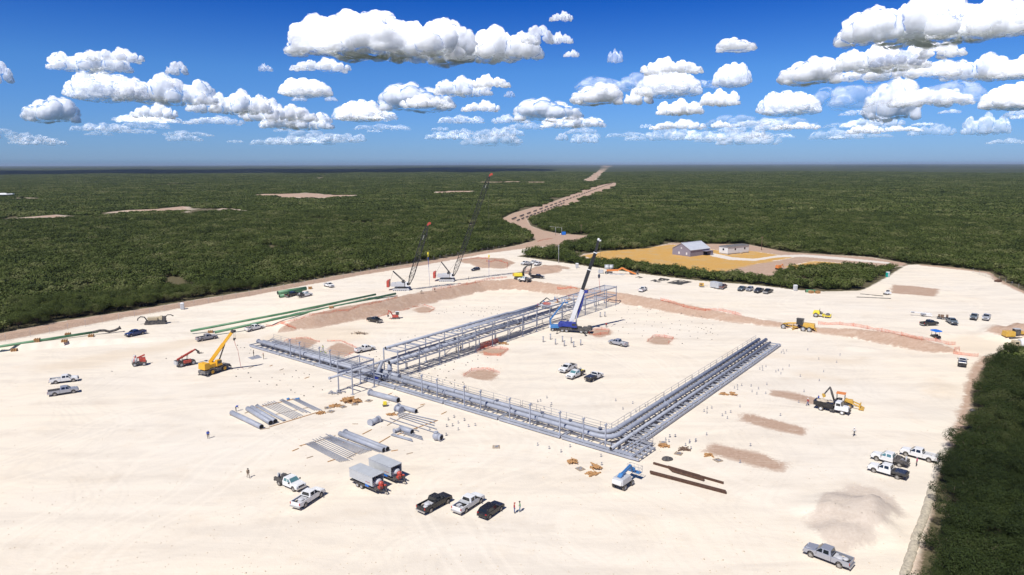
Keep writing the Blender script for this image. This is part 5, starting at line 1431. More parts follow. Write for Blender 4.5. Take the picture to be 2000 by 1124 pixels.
# boom lifts
def boom_lift(r, body, h1, h2, arm, basket):
    pt(r, "chassis", 'dark', ('box', (0, 0, .7), (3.0, 1.3, .4)))
    for x in (-1.2, 1.2):
        for s in (-1, 1): wheel(r, x, s * 1.0, .5, .38, 'lightgrey', s)
    pt(r, "turret", body, ('frus', -2.0, 1.1, 1.0, 2.0, 2.2, 1.9, .25, .2), bevel=.12)
    pt(r, "counterweight", 'white', ('box', (-2.0, 0, 1.4), (.5, 1.8, .7)), bevel=.12)
    pt(r, "boom", 'liftblue', *arm)
    b = Vector(basket)
    pt(r, "basket", 'liftblue', ('box', b + Vector((0, 0, .05)), (1.0, 2.4, .08)), ('box', b + Vector((-.5, 0, .6)), (.3, .7, .6)))
    pt(r, "basket_rail", 'galv', *[('tube', b + Vector((x, y, 0)), b + Vector((x, y, 1.15)), .03, 5) for x in (-.5, .5) for y in (-1.2, -.4, .4, 1.2)], *[('tube', b + Vector((x, -1.2, z)), b + Vector((x, 1.2, z)), .03, 5) for x in (-.5, .5) for z in (.6, 1.15)], *[('tube', b + Vector((-.5, y, z)), b + Vector((.5, y, z)), .03, 5) for y in (-1.2, 1.2) for z in (.6, 1.15)])
r = empty("boom_lift", at(1217, 950), R(50), "pale grey and blue boom lift with folded arm beside the corner of the pipe rows", "boom lift")
boom_lift(r, 'lightgrey', 0, 0, [('beam', (-.9, 0, 2.2), (2.3, 0, 2.9), .42, .4), ('beam', (-1.3, 0, 1.9), (-.6, 0, 2.3), .7, .6), ('beam', (2.2, 0, 2.9), (3.0, 0, 1.7), .3, .34), ('beam', (-.6, 0, 2.55), (2.0, 0, 3.1), .18, .18)], (3.7, 0, 1.3))
B = at(1086, 646)
r = empty("boom_lift", B, 0, "blue boom lift reaching up to the elevated rack beside the truck crane", "boom lift")
tip = over(1107, 592, B) - B; mid_ = over(1070, 622, B) - B; mid_.y = 0
boom_lift(r, 'liftblue', 0, 0, [('beam', (-1.6, 0, 1.6), (-2.0, 0, 3.6), .45), ('beam', (-2.0, 0, 3.4), tip - Vector((.8, -1.5, 0)), .34, .34), ('beam', (-2.0, 0, 3.8), (tip - Vector((.8, -1.5, 0))).lerp(Vector((-2.0, 0, 3.8)), .4), .2, .2)], tip - Vector((0, -1.5, .3)))
B = at(1068, 603)
r = empty("boom_lift", B, 0.2, "boom lift with bent black arm behind the elevated rack", "boom lift")
boom_lift(r, 'greypaint', 0, 0, [('beam', (0, 0, 2.0), (-1.6, 0, 3.0), .4)], (3.6, 0, 3.2))
pt(r, "jib", 'lattice', ('beam', over(1054, 592, B) - B, over(1068, 582, B) - B, .32), ('beam', over(1068, 582, B) - B, over(1076, 588, B) - B, .28))

# orange folded machine with its tank, grey tank
B = at(1208, 536)
r = empty("pipe_conveyor", B, R(-12), "long orange folded conveyor machine along the brush", "machine")
pt(r, "boom", 'orange', ('beam', (-5.5, 0, 1.6), (-.5, 0, 1.9), .7, .8), ('beam', (-.8, 0, 1.6), (1.6, 0, 3.0), .6, .7), ('beam', (1.6, 0, 3.0), (4.4, 0, 1.6), .6, .7), ('beam', (4.2, 0, 1.8), (8.0, -1.5, .6), .5, .6), bevel=.04)
pt(r, "chassis", 'dark', ('box', (-4.5, 0, .7), (3.4, 2.0, .6)), ('box', (6.4, 1.4, .6), (3.0, 1.8, .5)), ('box', (8.6, 1.2, .9), (.8, 1.2, 1.5)))
pt(r, "outrigger_frame", 'lightgrey', ('box', (-8.2, .3, 1.0), (2.2, 1.8, 1.4)), ('tube', (-9.6, .3, .9), (-7, .3, .9), .2, 6), ('beam', (-4, -1.8, .3), (3, -2.2, .3), .4))
for x in (-5.5, -4.2):
    for s in (-1, 1): wheel(r, x, s * .95, .45, .3, 'lightgrey', s)
r = empty("storage_tank", at(1189.5, 526), 0, "round grey corrugated tank at the edge of the brush", "tank")
pt(r, "shell", 'corr', ('tube', (-.9, 0, 0), (-.9, 0, 2.0), 1.25, 16), ('tube', (1.1, .2, 0), (1.1, .2, 2.0), 1.25, 16)); pt(r, "lid", 'lightgrey', ('tube', (-.9, 0, 2.0), (-.9, 0, 2.08), 1.3, 16), ('tube', (1.1, .2, 2.0), (1.1, .2, 2.08), 1.3, 16))

# yellow loader and tan water truck at the picture's edge
a = at(1972, 686)
r = empty("water_truck", a + Vector((4.2, 1.4, 0)), R(174), "tan water truck with white tank by the dark brush", "truck")
for x in (3.0, -2.2, -3.5):
    for s in (-1, 1): wheel(r, x, s * 1.05, .55, .4, 'white', s)
pt(r, "chassis", 'dark', ('box', (-.3, 0, .9), (8.2, 1.2, .4)))
pt(r, "cab", 'tan', ('frus', .9, 2.5, .9, 2.7, 2.2, 2.0, .05, .3), bevel=.06); pt(r, "hood", 'tan', ('frus', 2.4, 4.0, .9, 1.9, 1.9, 1.5, 0, .3), bevel=.1)
pt(r, "tank", 'white', ('tube', (-4.6, 0, 2.0), (.7, 0, 2.0), 1.15, 16)); pt(r, "tank_cradle", 'dark', ('box', (-2, 0, 1.15), (5.4, 2.3, .3)))
for s in (-1, 1): pt(r, "side_window", 'glass', ('box', (1.7, s * 1.06, 2.2), (.8, .06, .5)))
pt(r, "front_bumper", 'dark', ('box', (4.1, 0, .8), (.3, 2.3, .5)))
r = empty("wheel_loader", at(1975, 668) + Vector((2.5, 2, 0)), R(176), "yellow tracked loader behind the tan water truck", "loader")
track(r, -2.4, 2.6, -1.4, .6, 1.0, 'dark'); track(r, -2.4, 2.6, 1.4, .6, 1.0, 'dark')
pt(r, "engine_house", 'catyellow', ('frus', .6, 3.4, 1.1, 2.6, 2.4, 2.2, 0, .2), bevel=.08); pt(r, "cab", 'dark', ('frus', -1.1, .7, 1.2, 3.3, 1.6, 1.4, .1, .1)); pt(r, "cab_roof", 'lightgrey', ('box', (-.2, 0, 3.36), (1.9, 1.7, .1)))
pt(r, "arm", 'catyellow', ('beam', (-1, -.9, 2.2), (-4.6, -.9, 2.0), .35, .5), ('beam', (-1, .9, 2.2), (-4.6, .9, 2.0), .35, .5)); pt(r, "blade", 'catyellow', ('prism', [(-4.6, 2.6), (-4.5, .6), (-5.2, .3), (-5.0, 2.6)], -1.7, 1.7))

# blue-roofed buggy, small trailer, brown implement, trailers
r = empty("utility_buggy", at(1827, 661), R(100), "black buggy with bright blue canopy beside the netting", "buggy")
for x in (-.9, .9):
    for s in (-1, 1): wheel(r, x, s * .65, .33, .26, 'rim', s)
pt(r, "body", 'blackpaint', ('frus', -1.4, 1.5, .35, .95, 1.4, 1.3, .1, .3), ('box', (-.1, 0, 1.05), (.5, 1.2, .4)), bevel=.05)
pt(r, "canopy_post", 'dark', *[('beam', (x, y, .9), (x, y, 2.2), .06) for x in (-.7, .9) for y in (-.65, .65)]); pt(r, "canopy", 'tarpblue', ('frus', -1.3, 1.3, 2.2, 2.55, 2.1, 1.7, .2, .2))
r = empty("equipment_trailer", at(1841, 624), R(150), "small trailer of dark pumps behind the blue grey pickup", "trailer")
for s in (-1, 1): wheel(r, 0, s * .9, .36, .24, 'rim', s)
pt(r, "bed", 'dark', ('box', (0, 0, .6), (3.4, 1.6, .15)), ('beam', (1.7, 0, .55), (3.0, 0, .5), .1)); pt(r, "pump", 'brown', ('tube', (-1.2, 0, .7), (-1.2, 0, 1.7), .35, 10), ('box', (.2, .1, 1.1), (1.0, .9, .9)), ('tube', (1.1, 0, .7), (1.1, 0, 1.6), .3, 8))
r = empty("scrap_bucket", at(1949, 551), R(20), "dark brown machine bucket alone on the far side of the pad", "bucket")
pt(r, "bucket_shell", 'rust', ('prism', [(-1.2, .1), (1.0, .1), (1.3, .9), (1.0, 1.0), (-.6, .7), (-1.0, .8)], -.9, .9)); pt(r, "arm", 'rust', ('beam', (1.0, 0, .5), (1.6, 0, 1.7), .3))
# white boom trailer lying on the pad
r = empty("light_boom", at(1799, 618), R(-20), "white folded boom lift lying low beyond the netting", "boom lift")
for s in (-1, 1): wheel(r, .5, s * .7, .33, .22, 'rim', s)
pt(r, "boom", 'white', ('beam', (-3.4, 0, 1.4), (3.0, 0, 1.0), .3), ('beam', (.3, 0, .7), (3.2, -.8, .6), .4, .3)); pt(r, "base", 'greypaint', ('box', (.6, 0, .7), (1.6, 1.0, .4)), ('box', (-2.6, 0, 1.2), (.9, .6, .4)))

def covered_trailer(r):
    # long sheet-metal canopy over a machine on a tandem trailer
    pt(r, "trailer_frame", 'dark', ('box', (0, 0, .72), (6.4, 2.1, .16)), ('beam', (3.2, -.7, .7), (4.6, 0, .6), .12), ('beam', (3.2, .7, .7), (4.6, 0, .6), .12), ('tube', (4.5, 0, .1), (4.5, 0, 1.0), .05, 6))
    for x in (-1.0, 0.0):
        for s in (-1, 1): wheel(r, x - .3, s * 1.02, .38, .24, 'lightgrey', s)
    sh = [('box', (-.3, s * 1.12, 2.0), (5.6, .05, 1.5)) for s in (-1, 1)] + [('box', (-3.1, 0, 2.0), (.05, 2.2, 1.5)), ('hexa', [(-3.15, -1.2, 2.74), (2.55, -1.2, 2.74), (2.55, 1.2, 2.74), (-3.15, 1.2, 2.74)], [(-3.15, -1.2, 2.82), (2.55, -1.2, 2.82), (2.55, 1.2, 2.82), (-3.15, 1.2, 2.82)])]
    pt(r, "canopy", 'corr', *sh)
    pt(r, "canopy_seam", 'lightgrey', *[('box', (-.3, s * 1.155, z), (5.6, .02, .05)) for s in (-1, 1) for z in (1.5, 1.85, 2.2, 2.55)])
    pt(r, "side_stripe", 'red', ('box', (1.4, -1.175, 1.68), (1.1, .012, .06)), ('box', (1.4, 1.175, 1.68), (1.1, .012, .06)))
    pt(r, "fuel_tank", 'tarpblue', ('box', (1.0, -.85, 1.05), (.8, .4, .5)), ('box', (1.0, .85, 1.05), (.8, .4, .5)))
    pt(r, "machine", 'red', ('ball', (3.1, .1, 1.5), (.42, .45, .42)), ('box', (3.4, -.3, 1.1), (.5, .7, .5)), ('tube', (2.9, .5, 1.0), (3.8, .5, 1.3), .15, 8))
    pt(r, "white_cover", 'plastic', ('ball', (2.3, .15, 1.6), (.6, .7, .55)), ('box', (.6, 0, 1.35), (3.6, 1.5, .9)))
    pt(r, "hitch_gear", 'dark', ('box', (2.9, 0, .85), (1.4, 1.5, .3)), ('tube', (3.7, -.5, .6), (3.7, -.5, 1.5), .06, 6), ('tube', (3.2, .6, .8), (4.1, .5, 1.2), .1, 6))
for (p0, p1, lb) in (((692, 948), (728, 964), "pale sheet metal covered trailer with open end, nearer of the pair"), ((731, 929), (763, 943), "darker grey covered trailer with open end, behind its twin")):
    a, b = at(*p0), at(*p1)
    place('ctrailer', lambda: (lambda q: (covered_trailer(q), q)[1])(empty("covered_trailer", (0, 0, 0))), (a + b) / 2 + Vector((.6, .8, 0)), yaw(a, b), lb, "trailer", scale=1.04)
r = empty("box_trailer", at(1399, 564), R(-60), "open grey box trailer at the brush edge beside the maroon pickup", "trailer")
pt(r, "shell", 'corr', *[('box', (-.2, s * 1.15, 1.6), (4.6, .06, 2.2)) for s in (-1, 1)], ('box', (-.2, 0, 2.72), (4.6, 2.3, .06)), ('box', (2.1, 0, 1.6), (.06, 2.3, 2.2))); pt(r, "interior_shade", 'hollow_shade', ('box', (.4, 0, 1.4), (3.0, 2.1, 1.8)))  # near-black block painted as the shade inside the open trailer
for s in (-1, 1): wheel(r, .3, s * 1.25, .36, .24, 'rim', s)
r = empty("generator", at(1370, 561), R(-10), "yellow generator on a trailer at the brush edge", "generator")
pt(r, "housing", 'catyellow', ('box', (0, 0, 1.1), (1.8, 1.2, 1.1)), bevel=.05); pt(r, "panel", 'brown', ('box', (-.2, -.62, 1.2), (1.0, .04, .7))); pt(r, "drawbar", 'dark', ('beam', (.9, 0, .6), (2.6, 0, .5), .1), ('box', (0, 0, .5), (2.0, 1.2, .12)))
for s in (-1, 1): wheel(r, 0, s * .7, .3, .2, 'rim', s)
r = empty("loading_frame", at(1735, 576), R(20), "white wheeled machine beside the square dirt patch", "machine")
for s in (-1, 1): wheel(r, -.6, s * .7, .36, .22, 'rim', s)
pt(r, "body", 'white', ('frus', -1.4, 1.1, .5, 1.2, 1.5, 1.2, .1, .5), bevel=.05); pt(r, "engine", 'navypaint', ('box', (.3, .6, 1.3), (.9, .8, .8))); pt(r, "blade", 'dark', ('box', (-1.8, 0, .4), (.2, 1.6, .5)))
r = empty("orange_digger", at(1521, 527), R(30), "small orange digger on the dry grass clearing", "excavator")
track(r, -1.6, 1.6, -.8, .5, .7, 'dark'); track(r, -1.6, 1.6, .8, .5, .7, 'dark'); pt(r, "house", 'orange', ('frus', -1.6, 1.2, .8, 2.2, 1.9, 1.5, .1, .5), bevel=.06)
pt(r, "boom", 'orange', ('beam', (1.0, 0, 1.6), (2.6, 0, 2.5), .3), ('beam', (2.6, 0, 2.5), (3.2, 0, .8), .25))
# small yellow compactor by the loose pipes
r = empty("plate_compactor", at(752, 794), .3, "small yellow plate compactor between the laid out pipes", "compactor")
pt(r, "engine", 'brightyellow', ('box', (0, 0, .75), (.8, .7, .7)), bevel=.06); pt(r, "base_plate", 'dark', ('box', (0, 0, .25), (1.0, .8, .3))); pt(r, "handle", 'dark', ('tube', (.4, -.3, .6), (1.1, -.3, 1.0), .03, 5), ('tube', (.4, .3, .6), (1.1, .3, 1.0), .03, 5))
# ================================================================ loose pipes, stacks, nets, stubs, buildings, people
def pxpipe(p0, p1, r, label, m='steel_paint', name="loose_pipe", flange=(), group=None, lift=.12, bands=4.0, n=None):
    a = at(*p0) + Vector((0, 0, r + lift)); b = at(*p1) + Vector((0, 0, r + lift))
    return big_pipe(name, [a, b], r, label, m, group, flange, bands=bands)
# green line pipe
G_ = "green pipes along the fence"
a = at(-60, 690) + Vector((0, 0, 1.0)); pts_ = [a, at(192, 654) + Vector((0, 0, 1.0))]
o = big_pipe("green_pipe", pts_, .30, "long green pipe on timber cribs reaching the black bent end by the fence", 'green_pipe', bands=12)
e = pts_[-1]; d = (pts_[-1] - pts_[-2]).normalized()
pt(o, "bent_end", 'dark', ('hose', [e - d * 1.5, e + d * .4 + Vector((0, 0, .2)), e + d * 1.8, e + d * 3.0 + Vector((0, 0, -.6)), e + d * 4.8 + Vector((0, 0, -.4)), e + d * 6.0 + Vector((0, 0, .1))], .40, 12), ('tube', e + d * 5.9 + Vector((0, 0, .1)), e + d * 6.2 + Vector((0, 0, .2)), .6, 14))
big_pipe("green_pipe", [at(373, 653) + Vector((0, 0, 1.0)), at(560, 617) + Vector((0, 0, 1.0)), at(734, 580.5) + Vector((0, 0, 1.0))], .30, "farther of the two long green pipes above the cut bank", 'green_pipe', bands=12)
big_pipe("green_pipe", [at(420, 655) + Vector((0, 0, .9)), at(560, 624) + Vector((0, 0, .9)), at(773, 578.5) + Vector((0, 0, .9))], .33, "nearer of the two long green pipes above the cut bank", 'green_pipe', bands=12)
pxpipe((543, 580), (598, 571), .62, "short thick green pipe behind the black pickup, farther of two", 'green_pipe', lift=.9)
pxpipe((546, 582), (590, 574.5), .5, "short thick green pipe right behind the black pickup, nearer of two", 'green_pipe', lift=.1)
pxpipe((1573, 571.5), (1594, 572.5), .5, "short green pipe at the foot of the brush patch", 'green_pipe')
for i, (p, d_) in enumerate((((28, 686), 0), ((126, 668), 0), ((178, 658), 0), ((411, 650), 0), ((535, 625.5), 0), ((647, 602), 0), ((715, 587), 0), ((73, 668), 1), ((133, 657), 1), ((606, 565), 1), ((1584, 573), 1), ((1597, 573.5), 1))):
    q = at(*p); mb = MB()
    for k in range(4 if not d_ else 6):
        for j in range(3):
            if k % 2: mb.box((j * .55 - .55, 0, .09 + k * .17), (.2, 1.6, .16), 0)
            else: mb.box((0, j * .6 - .6, .09 + k * .17), (1.5, .2, .16), 0)
    o = mb.build("timber_crib", M['timber']); o.location = q; o.rotation_euler = (0, 0, R(20))
    tag(o, ("%s timber crib holding up a green pipe, counted along the pipes" % ORD[i]) if not d_ else "%s stack of orange timbers standing free on the pad" % ORD[i - 7], "timber crib", "timber cribs under the green pipes" if not d_ else "timber stacks")
# loose grey pipe, laid out
pl = [((453, 811), (511, 839), .42, "lone grey pipe, farthest out beside the worker in blue", ()), ((484, 803), (529, 831), .42, "thick grey pipe, first of the close pair on the timbers", ()), ((492, 801), (538, 828), .42, "thick grey pipe, second of the close pair on the timbers", ()),
      ((723, 772), (778, 787), .50, "thick grey pipe lying between timber pile and long pipe row", (0,)), ((778, 798), (813, 808), .40, "short grey pipe by the yellow compactor", (0,)), ((664, 852), (750, 884.5), .40, "long blue grey pipe, outer of the adjoining two", ()), ((674, 849.5), (757, 882.5), .40, "long blue grey pipe, inner of the adjoining two", (0,)),
      ((775, 803), (783, 806), .48, "stubby grey pipe spool with dark mouth", (0, 1)), ((740, 824), (724, 831), .45, "stubby flanged spool set crosswise to the rest", (0, 1)), ((782, 841), (805, 849), .42, "short grey pipe with side branch", ())]
for p0, p1, r_, lb, fl in pl: pxpipe(p0, p1, r_, lb, flange=fl, bands=0 if r_ > .44 else 5)
q = at(783, 844); o = pt(None, "branch_stub", 'steel_paint', ('tube', q + Vector((0, .3, .5)), q + Vector((-1.2, -.6, .5)), .34, 12), ('tube', q + Vector((-1.2, -.6, .5)), q + Vector((-1.3, -.7, .5)), .46, 12)); tag(o, "flanged elbow lying against the short branched pipe", "pipe elbow")
q = at(853, 860); r = empty("line_valve", q, 0, "round grey valve body lying alone on the pad", "valve")
pt(r, "body", 'steel_paint', ('ball', (0, 0, .8), (.85, .85, .8), 14, 10)); pt(r, "flange", 'steel_paint', ('tube', (.6, -.3, .7), (1.0, -.5, .7), .7, 16), ('tube', (-.1, 0, 1.5), (-.15, 0, 1.75), .45, 12)); pt(r, "hollow_shade", 'hollow_shade', ('tube', (1.0, -.5, .7), (1.02, -.51, .7), .5, 14))  # near-black disc painted as the valve's shaded hollow
def rods(p00, p01, p10, p11, n, r_, lb, cat="pipe", grp=None, m='steel_paint', jit=0.0):
    """n thin pipes side by side; p00,p01 the first one's ends, p10,p11 the last one's"""
    A, B, C_, D_ = at(*p00), at(*p01), at(*p10), at(*p11)
    for i in range(n):
        t = i / max(1, n - 1); up = Vector((0, 0, r_ + .14)); j = random.uniform(-jit, jit)
        a, b = A.lerp(C_, t) + up, B.lerp(D_, t) + up; dd = (b - a).normalized(); a += dd * j; b += dd * j
        mb = MB(); mb.tube(a, b, r_, 6); mb.tube(a, a + dd * .06, r_ * 1.7, 8)
        tag(mb.build("thin_pipe", M[m]), lb % ORD[i % 20] if '%' in lb else lb, cat, grp)
random.seed(11)
rods((500, 795), (553, 824), (503, 793), (557, 823), 3, .12, "%s thin pipe beside the thick pair on the timbers", grp="thin pipes beside the thick pair")
rods((513, 792), (572, 820), (534, 785), (590, 813), 6, .065, "%s thin pipe in the loose middle set on the timbers", grp="thin pipes of the middle set", jit=.6)
rods((547, 784), (592, 807), (552, 782), (606, 808), 3, .085, "%s darker thin pipe in the pair across the timbers", grp="darker thin pair")
rods((571, 781), (614, 803), (580, 780), (628, 803), 4, .07, "%s thin pipe ending at the blue caps", grp="thin pipes with blue caps")
rods((597, 869), (664, 904), (609, 865), (682, 901), 6, .055, "%s tube of the dense outer bundle of laid tubes", grp="tubes of the outer bundle")
rods((611, 864), (688, 899), (630, 857), (700, 890), 5, .05, "%s single spaced tube between the two bundles", grp="spaced tubes", jit=1.0)
rods((632, 857), (703, 889), (645, 852), (724, 882), 7, .055, "%s tube of the dense inner bundle of laid tubes", grp="tubes of the inner bundle")
rods((637, 850), (720, 882), (656, 855), (736, 883), 3, .06, "%s slim tube by the pair of long blue grey pipes", grp="slim tubes by the pair", jit=.8)
rods((740, 819), (818, 844), (762, 819), (847, 846), 2, .08, "%s slim flanged tube crossing the timber strips", grp="slim flanged tubes")
rods((776, 815), (849, 839), (786, 808), (856, 824), 4, .09, "%s slim tube near the long pipe row", grp="slim tubes near the row", jit=1.2)
rods((764, 852), (806, 864), (768, 850), (804, 860), 4, .09, "%s short slim tube in the small bundle", grp="small tube bundle")
rods((783, 847), (826, 861), (795, 846), (824, 855), 3, .08, "%s short slim tube by the branched pipe", grp="tubes by the branched pipe")
def strip(p0, p1, lb, m='timber', w=.16, grp="timber strips under the pipes"):
    a, b = at(*p0) + Vector((0, 0, .07)), at(*p1) + Vector((0, 0, .07))
    mb = MB(); mb.beam(a, b, w, .12); tag(mb.build("timber_strip", M[m]), lb, "timber", grp)
ST = [((449, 812), (463, 809)), ((478, 808), (492, 803)), ((500, 797), (572, 781)), ((508, 840), (526, 837)), ((526, 835), (624, 805)), ((530, 812), (610, 795)), ((585, 872), (600, 868)), ((605, 867), (655, 852)), ((640, 903), (655, 898)), ((678, 896), (712, 878)), ((670, 866), (686, 857)), ((707, 880), (725, 872)), ((740, 866), (762, 853)), ((756, 832), (802, 806)), ((770, 852), (855, 822)), ((788, 852), (815, 838)), ((862, 810), (872, 805)), ((815, 799), (828, 793)),
      ((571, 882), (583, 877)), ((599, 896), (611, 892)), ((708, 849), (726, 840)), ((688, 829), (699, 829)), ((764, 882), (777, 880)), ((794, 888), (806, 885)), ((757, 772), (765, 769)), ((772, 774), (780, 778)), ((821, 792), (830, 790)), ((485, 720), (496, 716)), ((527, 716), (532, 714)), ((546, 724), (554, 721)), ((595, 740), (604, 737))]
for i, (a, b) in enumerate(ST):
    strip(a, b, ("%s timber strip carrying the laid out pipes" % ORD[i]) if i < 18 else ("%s stray board lying loose on the pad" % ORD[i - 18]), 'timbergrey' if i % 2 else 'timber', grp="timber strips under the pipes" if i < 18 else "stray boards")
o = MB(); q = at(573, 781)
for k in range(9): o.ball(tuple(q + Vector((random.uniform(-1.3, 1.3), random.uniform(-.3, .3), .25))), .22)
tag(o.build("cap_cluster", M['liftblue']), "cluster of blue caps at the ends of thin pipes", "pipe caps")
# timber heaps and pallets
def heap(p, rx, ry, n, lb, m='timber', hgt=.9):
    q = at(*p); mb = MB()
    for k in range(n):
        x, y = random.gauss(0, rx * .45), random.gauss(0, ry * .45); z = random.uniform(.08, hgt * max(.15, 1 - abs(x / rx) * .6))
        mb.box((x, y, z), (random.uniform(.6, 1.5), random.uniform(.1, .3), random.uniform(.08, .2)), random.uniform(0, 3.1))
    o = mb.build("timber_heap", M[m]); o.location = q; return tag(o, lb, "timber heap")
heap((684, 784), 2.3, 1.3, 90, "largest heap of orange timber blocks under the rack's near end")
heap((697, 786), 1.0, .9, 26, "squared bright timber block pile on the side of the largest heap", 'timber', .8)
heap((654, 794), 1.6, .7, 26, "flat reddish timber scatter beside the grey pallets", 'timber', .4)
heap((766, 811), 1.1, .6, 18, "small timber scatter by the stubby pipe spool", 'timber', .35)
heap((627, 808), 1.2, .7, 20, "small timber scatter at the end of the thin pipes", 'timber', .35)
heap((1119, 905), .9, .6, 26, "timber blocks on a pallet, first below the corner of the rows", 'timber', .8)
heap((1162, 916), .9, .6, 24, "timber blocks on a pallet, second below the corner of the rows", 'timber', .8)
heap((1158, 927), .8, .5, 20, "timber blocks nearest the boom lift", 'timber', .5)
heap((1297, 873), .9, .6, 22, "orange timber blocks outside the corner of the rows", 'timber', .6)
heap((1336, 880), .8, .5, 18, "dark topped timber pile near the brown beams", 'brown', .7)
heap((1385, 891), .7, .4, 10, "low timber stack at the corner of the dirt patch", 'timber', .5)
heap((1413, 771), .8, .5, 16, "small timber stack beside the second pipe row, first", 'timber', .6)
heap((1431, 772), .8, .5, 16, "small timber stack beside the second pipe row, second", 'timber', .6)
heap((703, 652), 2.4, .8, 26, "long grey brown board pile below the cut bank", 'timbergrey', .6)
heap((983, 672), 1.8, 1.2, 22, "yellow brown boards at the foot of the rack columns", 'timber', .4)
heap((657, 768), 2.6, 1.4, 18, "tangle of grey steel angles near the near end of the rack", 'galv', .6)
heap((1108, 627), 2.2, .8, 8, "flat boards behind the truck crane", 'galv', .25)
def pallet(p, rz, lb, m='timbergrey'):
    q = at(*p); r = empty("pallet", q, rz, lb, "pallet", "pallets on the pad")
    pt(r, "deck_board", m, *[('box', (0, -.6 + k * .24, .14), (1.4, .13, .03)) for k in range(6)]); pt(r, "runner", m, *[('box', (x, 0, .06), (.1, 1.3, .1)) for x in (-.6, 0, .6)])
    pt(r, "load", 'galv' if m == 'timbergrey' else 'brown', *[('box', (random.uniform(-.4, .4), random.uniform(-.3, .3), .2), (random.uniform(.3, .6), .3, .08), random.uniform(0, 3)) for k in range(3)])
for i, (p, lb) in enumerate((((640, 797.5), "grey pallet with scraps, outermost by the timber scatter"), ((646, 805), "grey pallet nearest the laid thin pipes"), ((670, 795.5), "grey pallet heaped with fittings"), ((693, 790.5), "pallet against the largest timber heap"), ((720, 784), "pallet with a dark load near the thick flanged pipe"), ((1133, 917), "grey pallet between timber piles below the corner"), ((969, 874), "pale flat panel alone below the long row"), ((1325, 887), "pale pallet of sacks near the brown beams"), ((1402, 900), "pale pallet just under the dirt patch"), ((1295, 866), "pallet beside the orange timber blocks"))):
    pallet(p, .3 + i, lb)
# brown beams
for (p0, p1, w_, lb) in (((1276, 907), (1413, 946), .3, "thin long brown beam, farthest of the brown steel set"), ((1270, 925), (1418, 964), .75, "longest dark brown beam, nearest of the brown steel set")):
    a, b = at(*p0) + Vector((0, 0, .25)), at(*p1) + Vector((0, 0, .25)); r = empty("steel_beam", a, 0, lb, "steel beam")
    for k in ((-1, 1) if w_ > .5 else (0,)): pt(r, "profile", 'rust', ('beam', Vector((0, k * .25, -.1)), b - a + Vector((0, k * .25, -.1)), .22, .3), ('beam', Vector((0, k * .25, .1)), b - a + Vector((0, k * .25, .1)), .36, .05))
for k in range(5):
    a, b = at(1304, 915) + Vector((.1 * k, -.38 * k, .3)), at(1366, 933) + Vector((.1 * k, -.38 * k, .3)); mb = MB(); mb.beam(a, b, .3, .35); tag(mb.build("steel_beam", M['rust']), "%s short brown beam in the close packed set" % ORD[k], "steel beam", "short brown beams")
q = at(1302, 899); mb = MB(); mb.ball(tuple(q + Vector((0, 0, .2))), (.95, .7, .5), 10, 6); mb.ball(tuple(q + Vector((.6, .1, .15))), (.6, .5, .4), 8, 6); tag(mb.build("black_bag", M['dark']), "black plastic wrapped bundle near the brown beams", "bundle")
for (p, lb) in (((1900, 804), "black mound of hose on the brown verge"),):
    q = at(*p); mb = MB(); mb.ball(tuple(q + Vector((0, 0, .2))), (.7, .6, .4)); tag(mb.build("hose_coil", M['dark']), lb, "hose")
for (p0, p1, lb) in (((1673, 581), (1740, 584), "nearer dark rod beside the square dirt patch"), ((1680, 575), (1725, 579), "farther dark rod beside the square dirt patch")):
    a, b = at(*p0), at(*p1); mb = MB(); mb.tube(a + Vector((0, 0, .12)), b + Vector((0, 0, .12)), .12, 6); tag(mb.build("dark_rod", M['dark']), lb, "rod")
# black mats
def sheet(pxs, lb, m='mat_black', z=.03, name="ground_mat", cat="mat"):
    P2 = [at(*p) + Vector((0, 0, z)) for p in pxs]; n = len(P2); mb = MB(); mb.add(P2 + [p - Vector((0, 0, z * .8)) for p in P2], [tuple(range(n)), tuple(reversed(range(n, 2 * n)))] + [((i + 1) % n, i, n + i, n + (i + 1) % n) for i in range(n)])
    return tag(mb.build(name, M[m]), lb, cat)
sheet([(1284, 548), (1290, 543), (1310, 546), (1303, 549)], "smaller black mesh mat near the orange machine"); sheet([(1302, 553), (1325, 546), (1352, 551), (1330, 557)], "largest black mesh mat on the pad"); sheet([(1270, 549), (1279, 546), (1295, 551), (1284, 552)], "ragged black mat strip between the others"); sheet([(1240, 543), (1248, 540), (1258, 543), (1250, 544)], "small dark mat at the tip of the orange machine")
sheet([(484, 699), (505, 694), (512, 699), (492, 703)], "dark rectangular sheet at the end of the crane's shadow", 'galv')

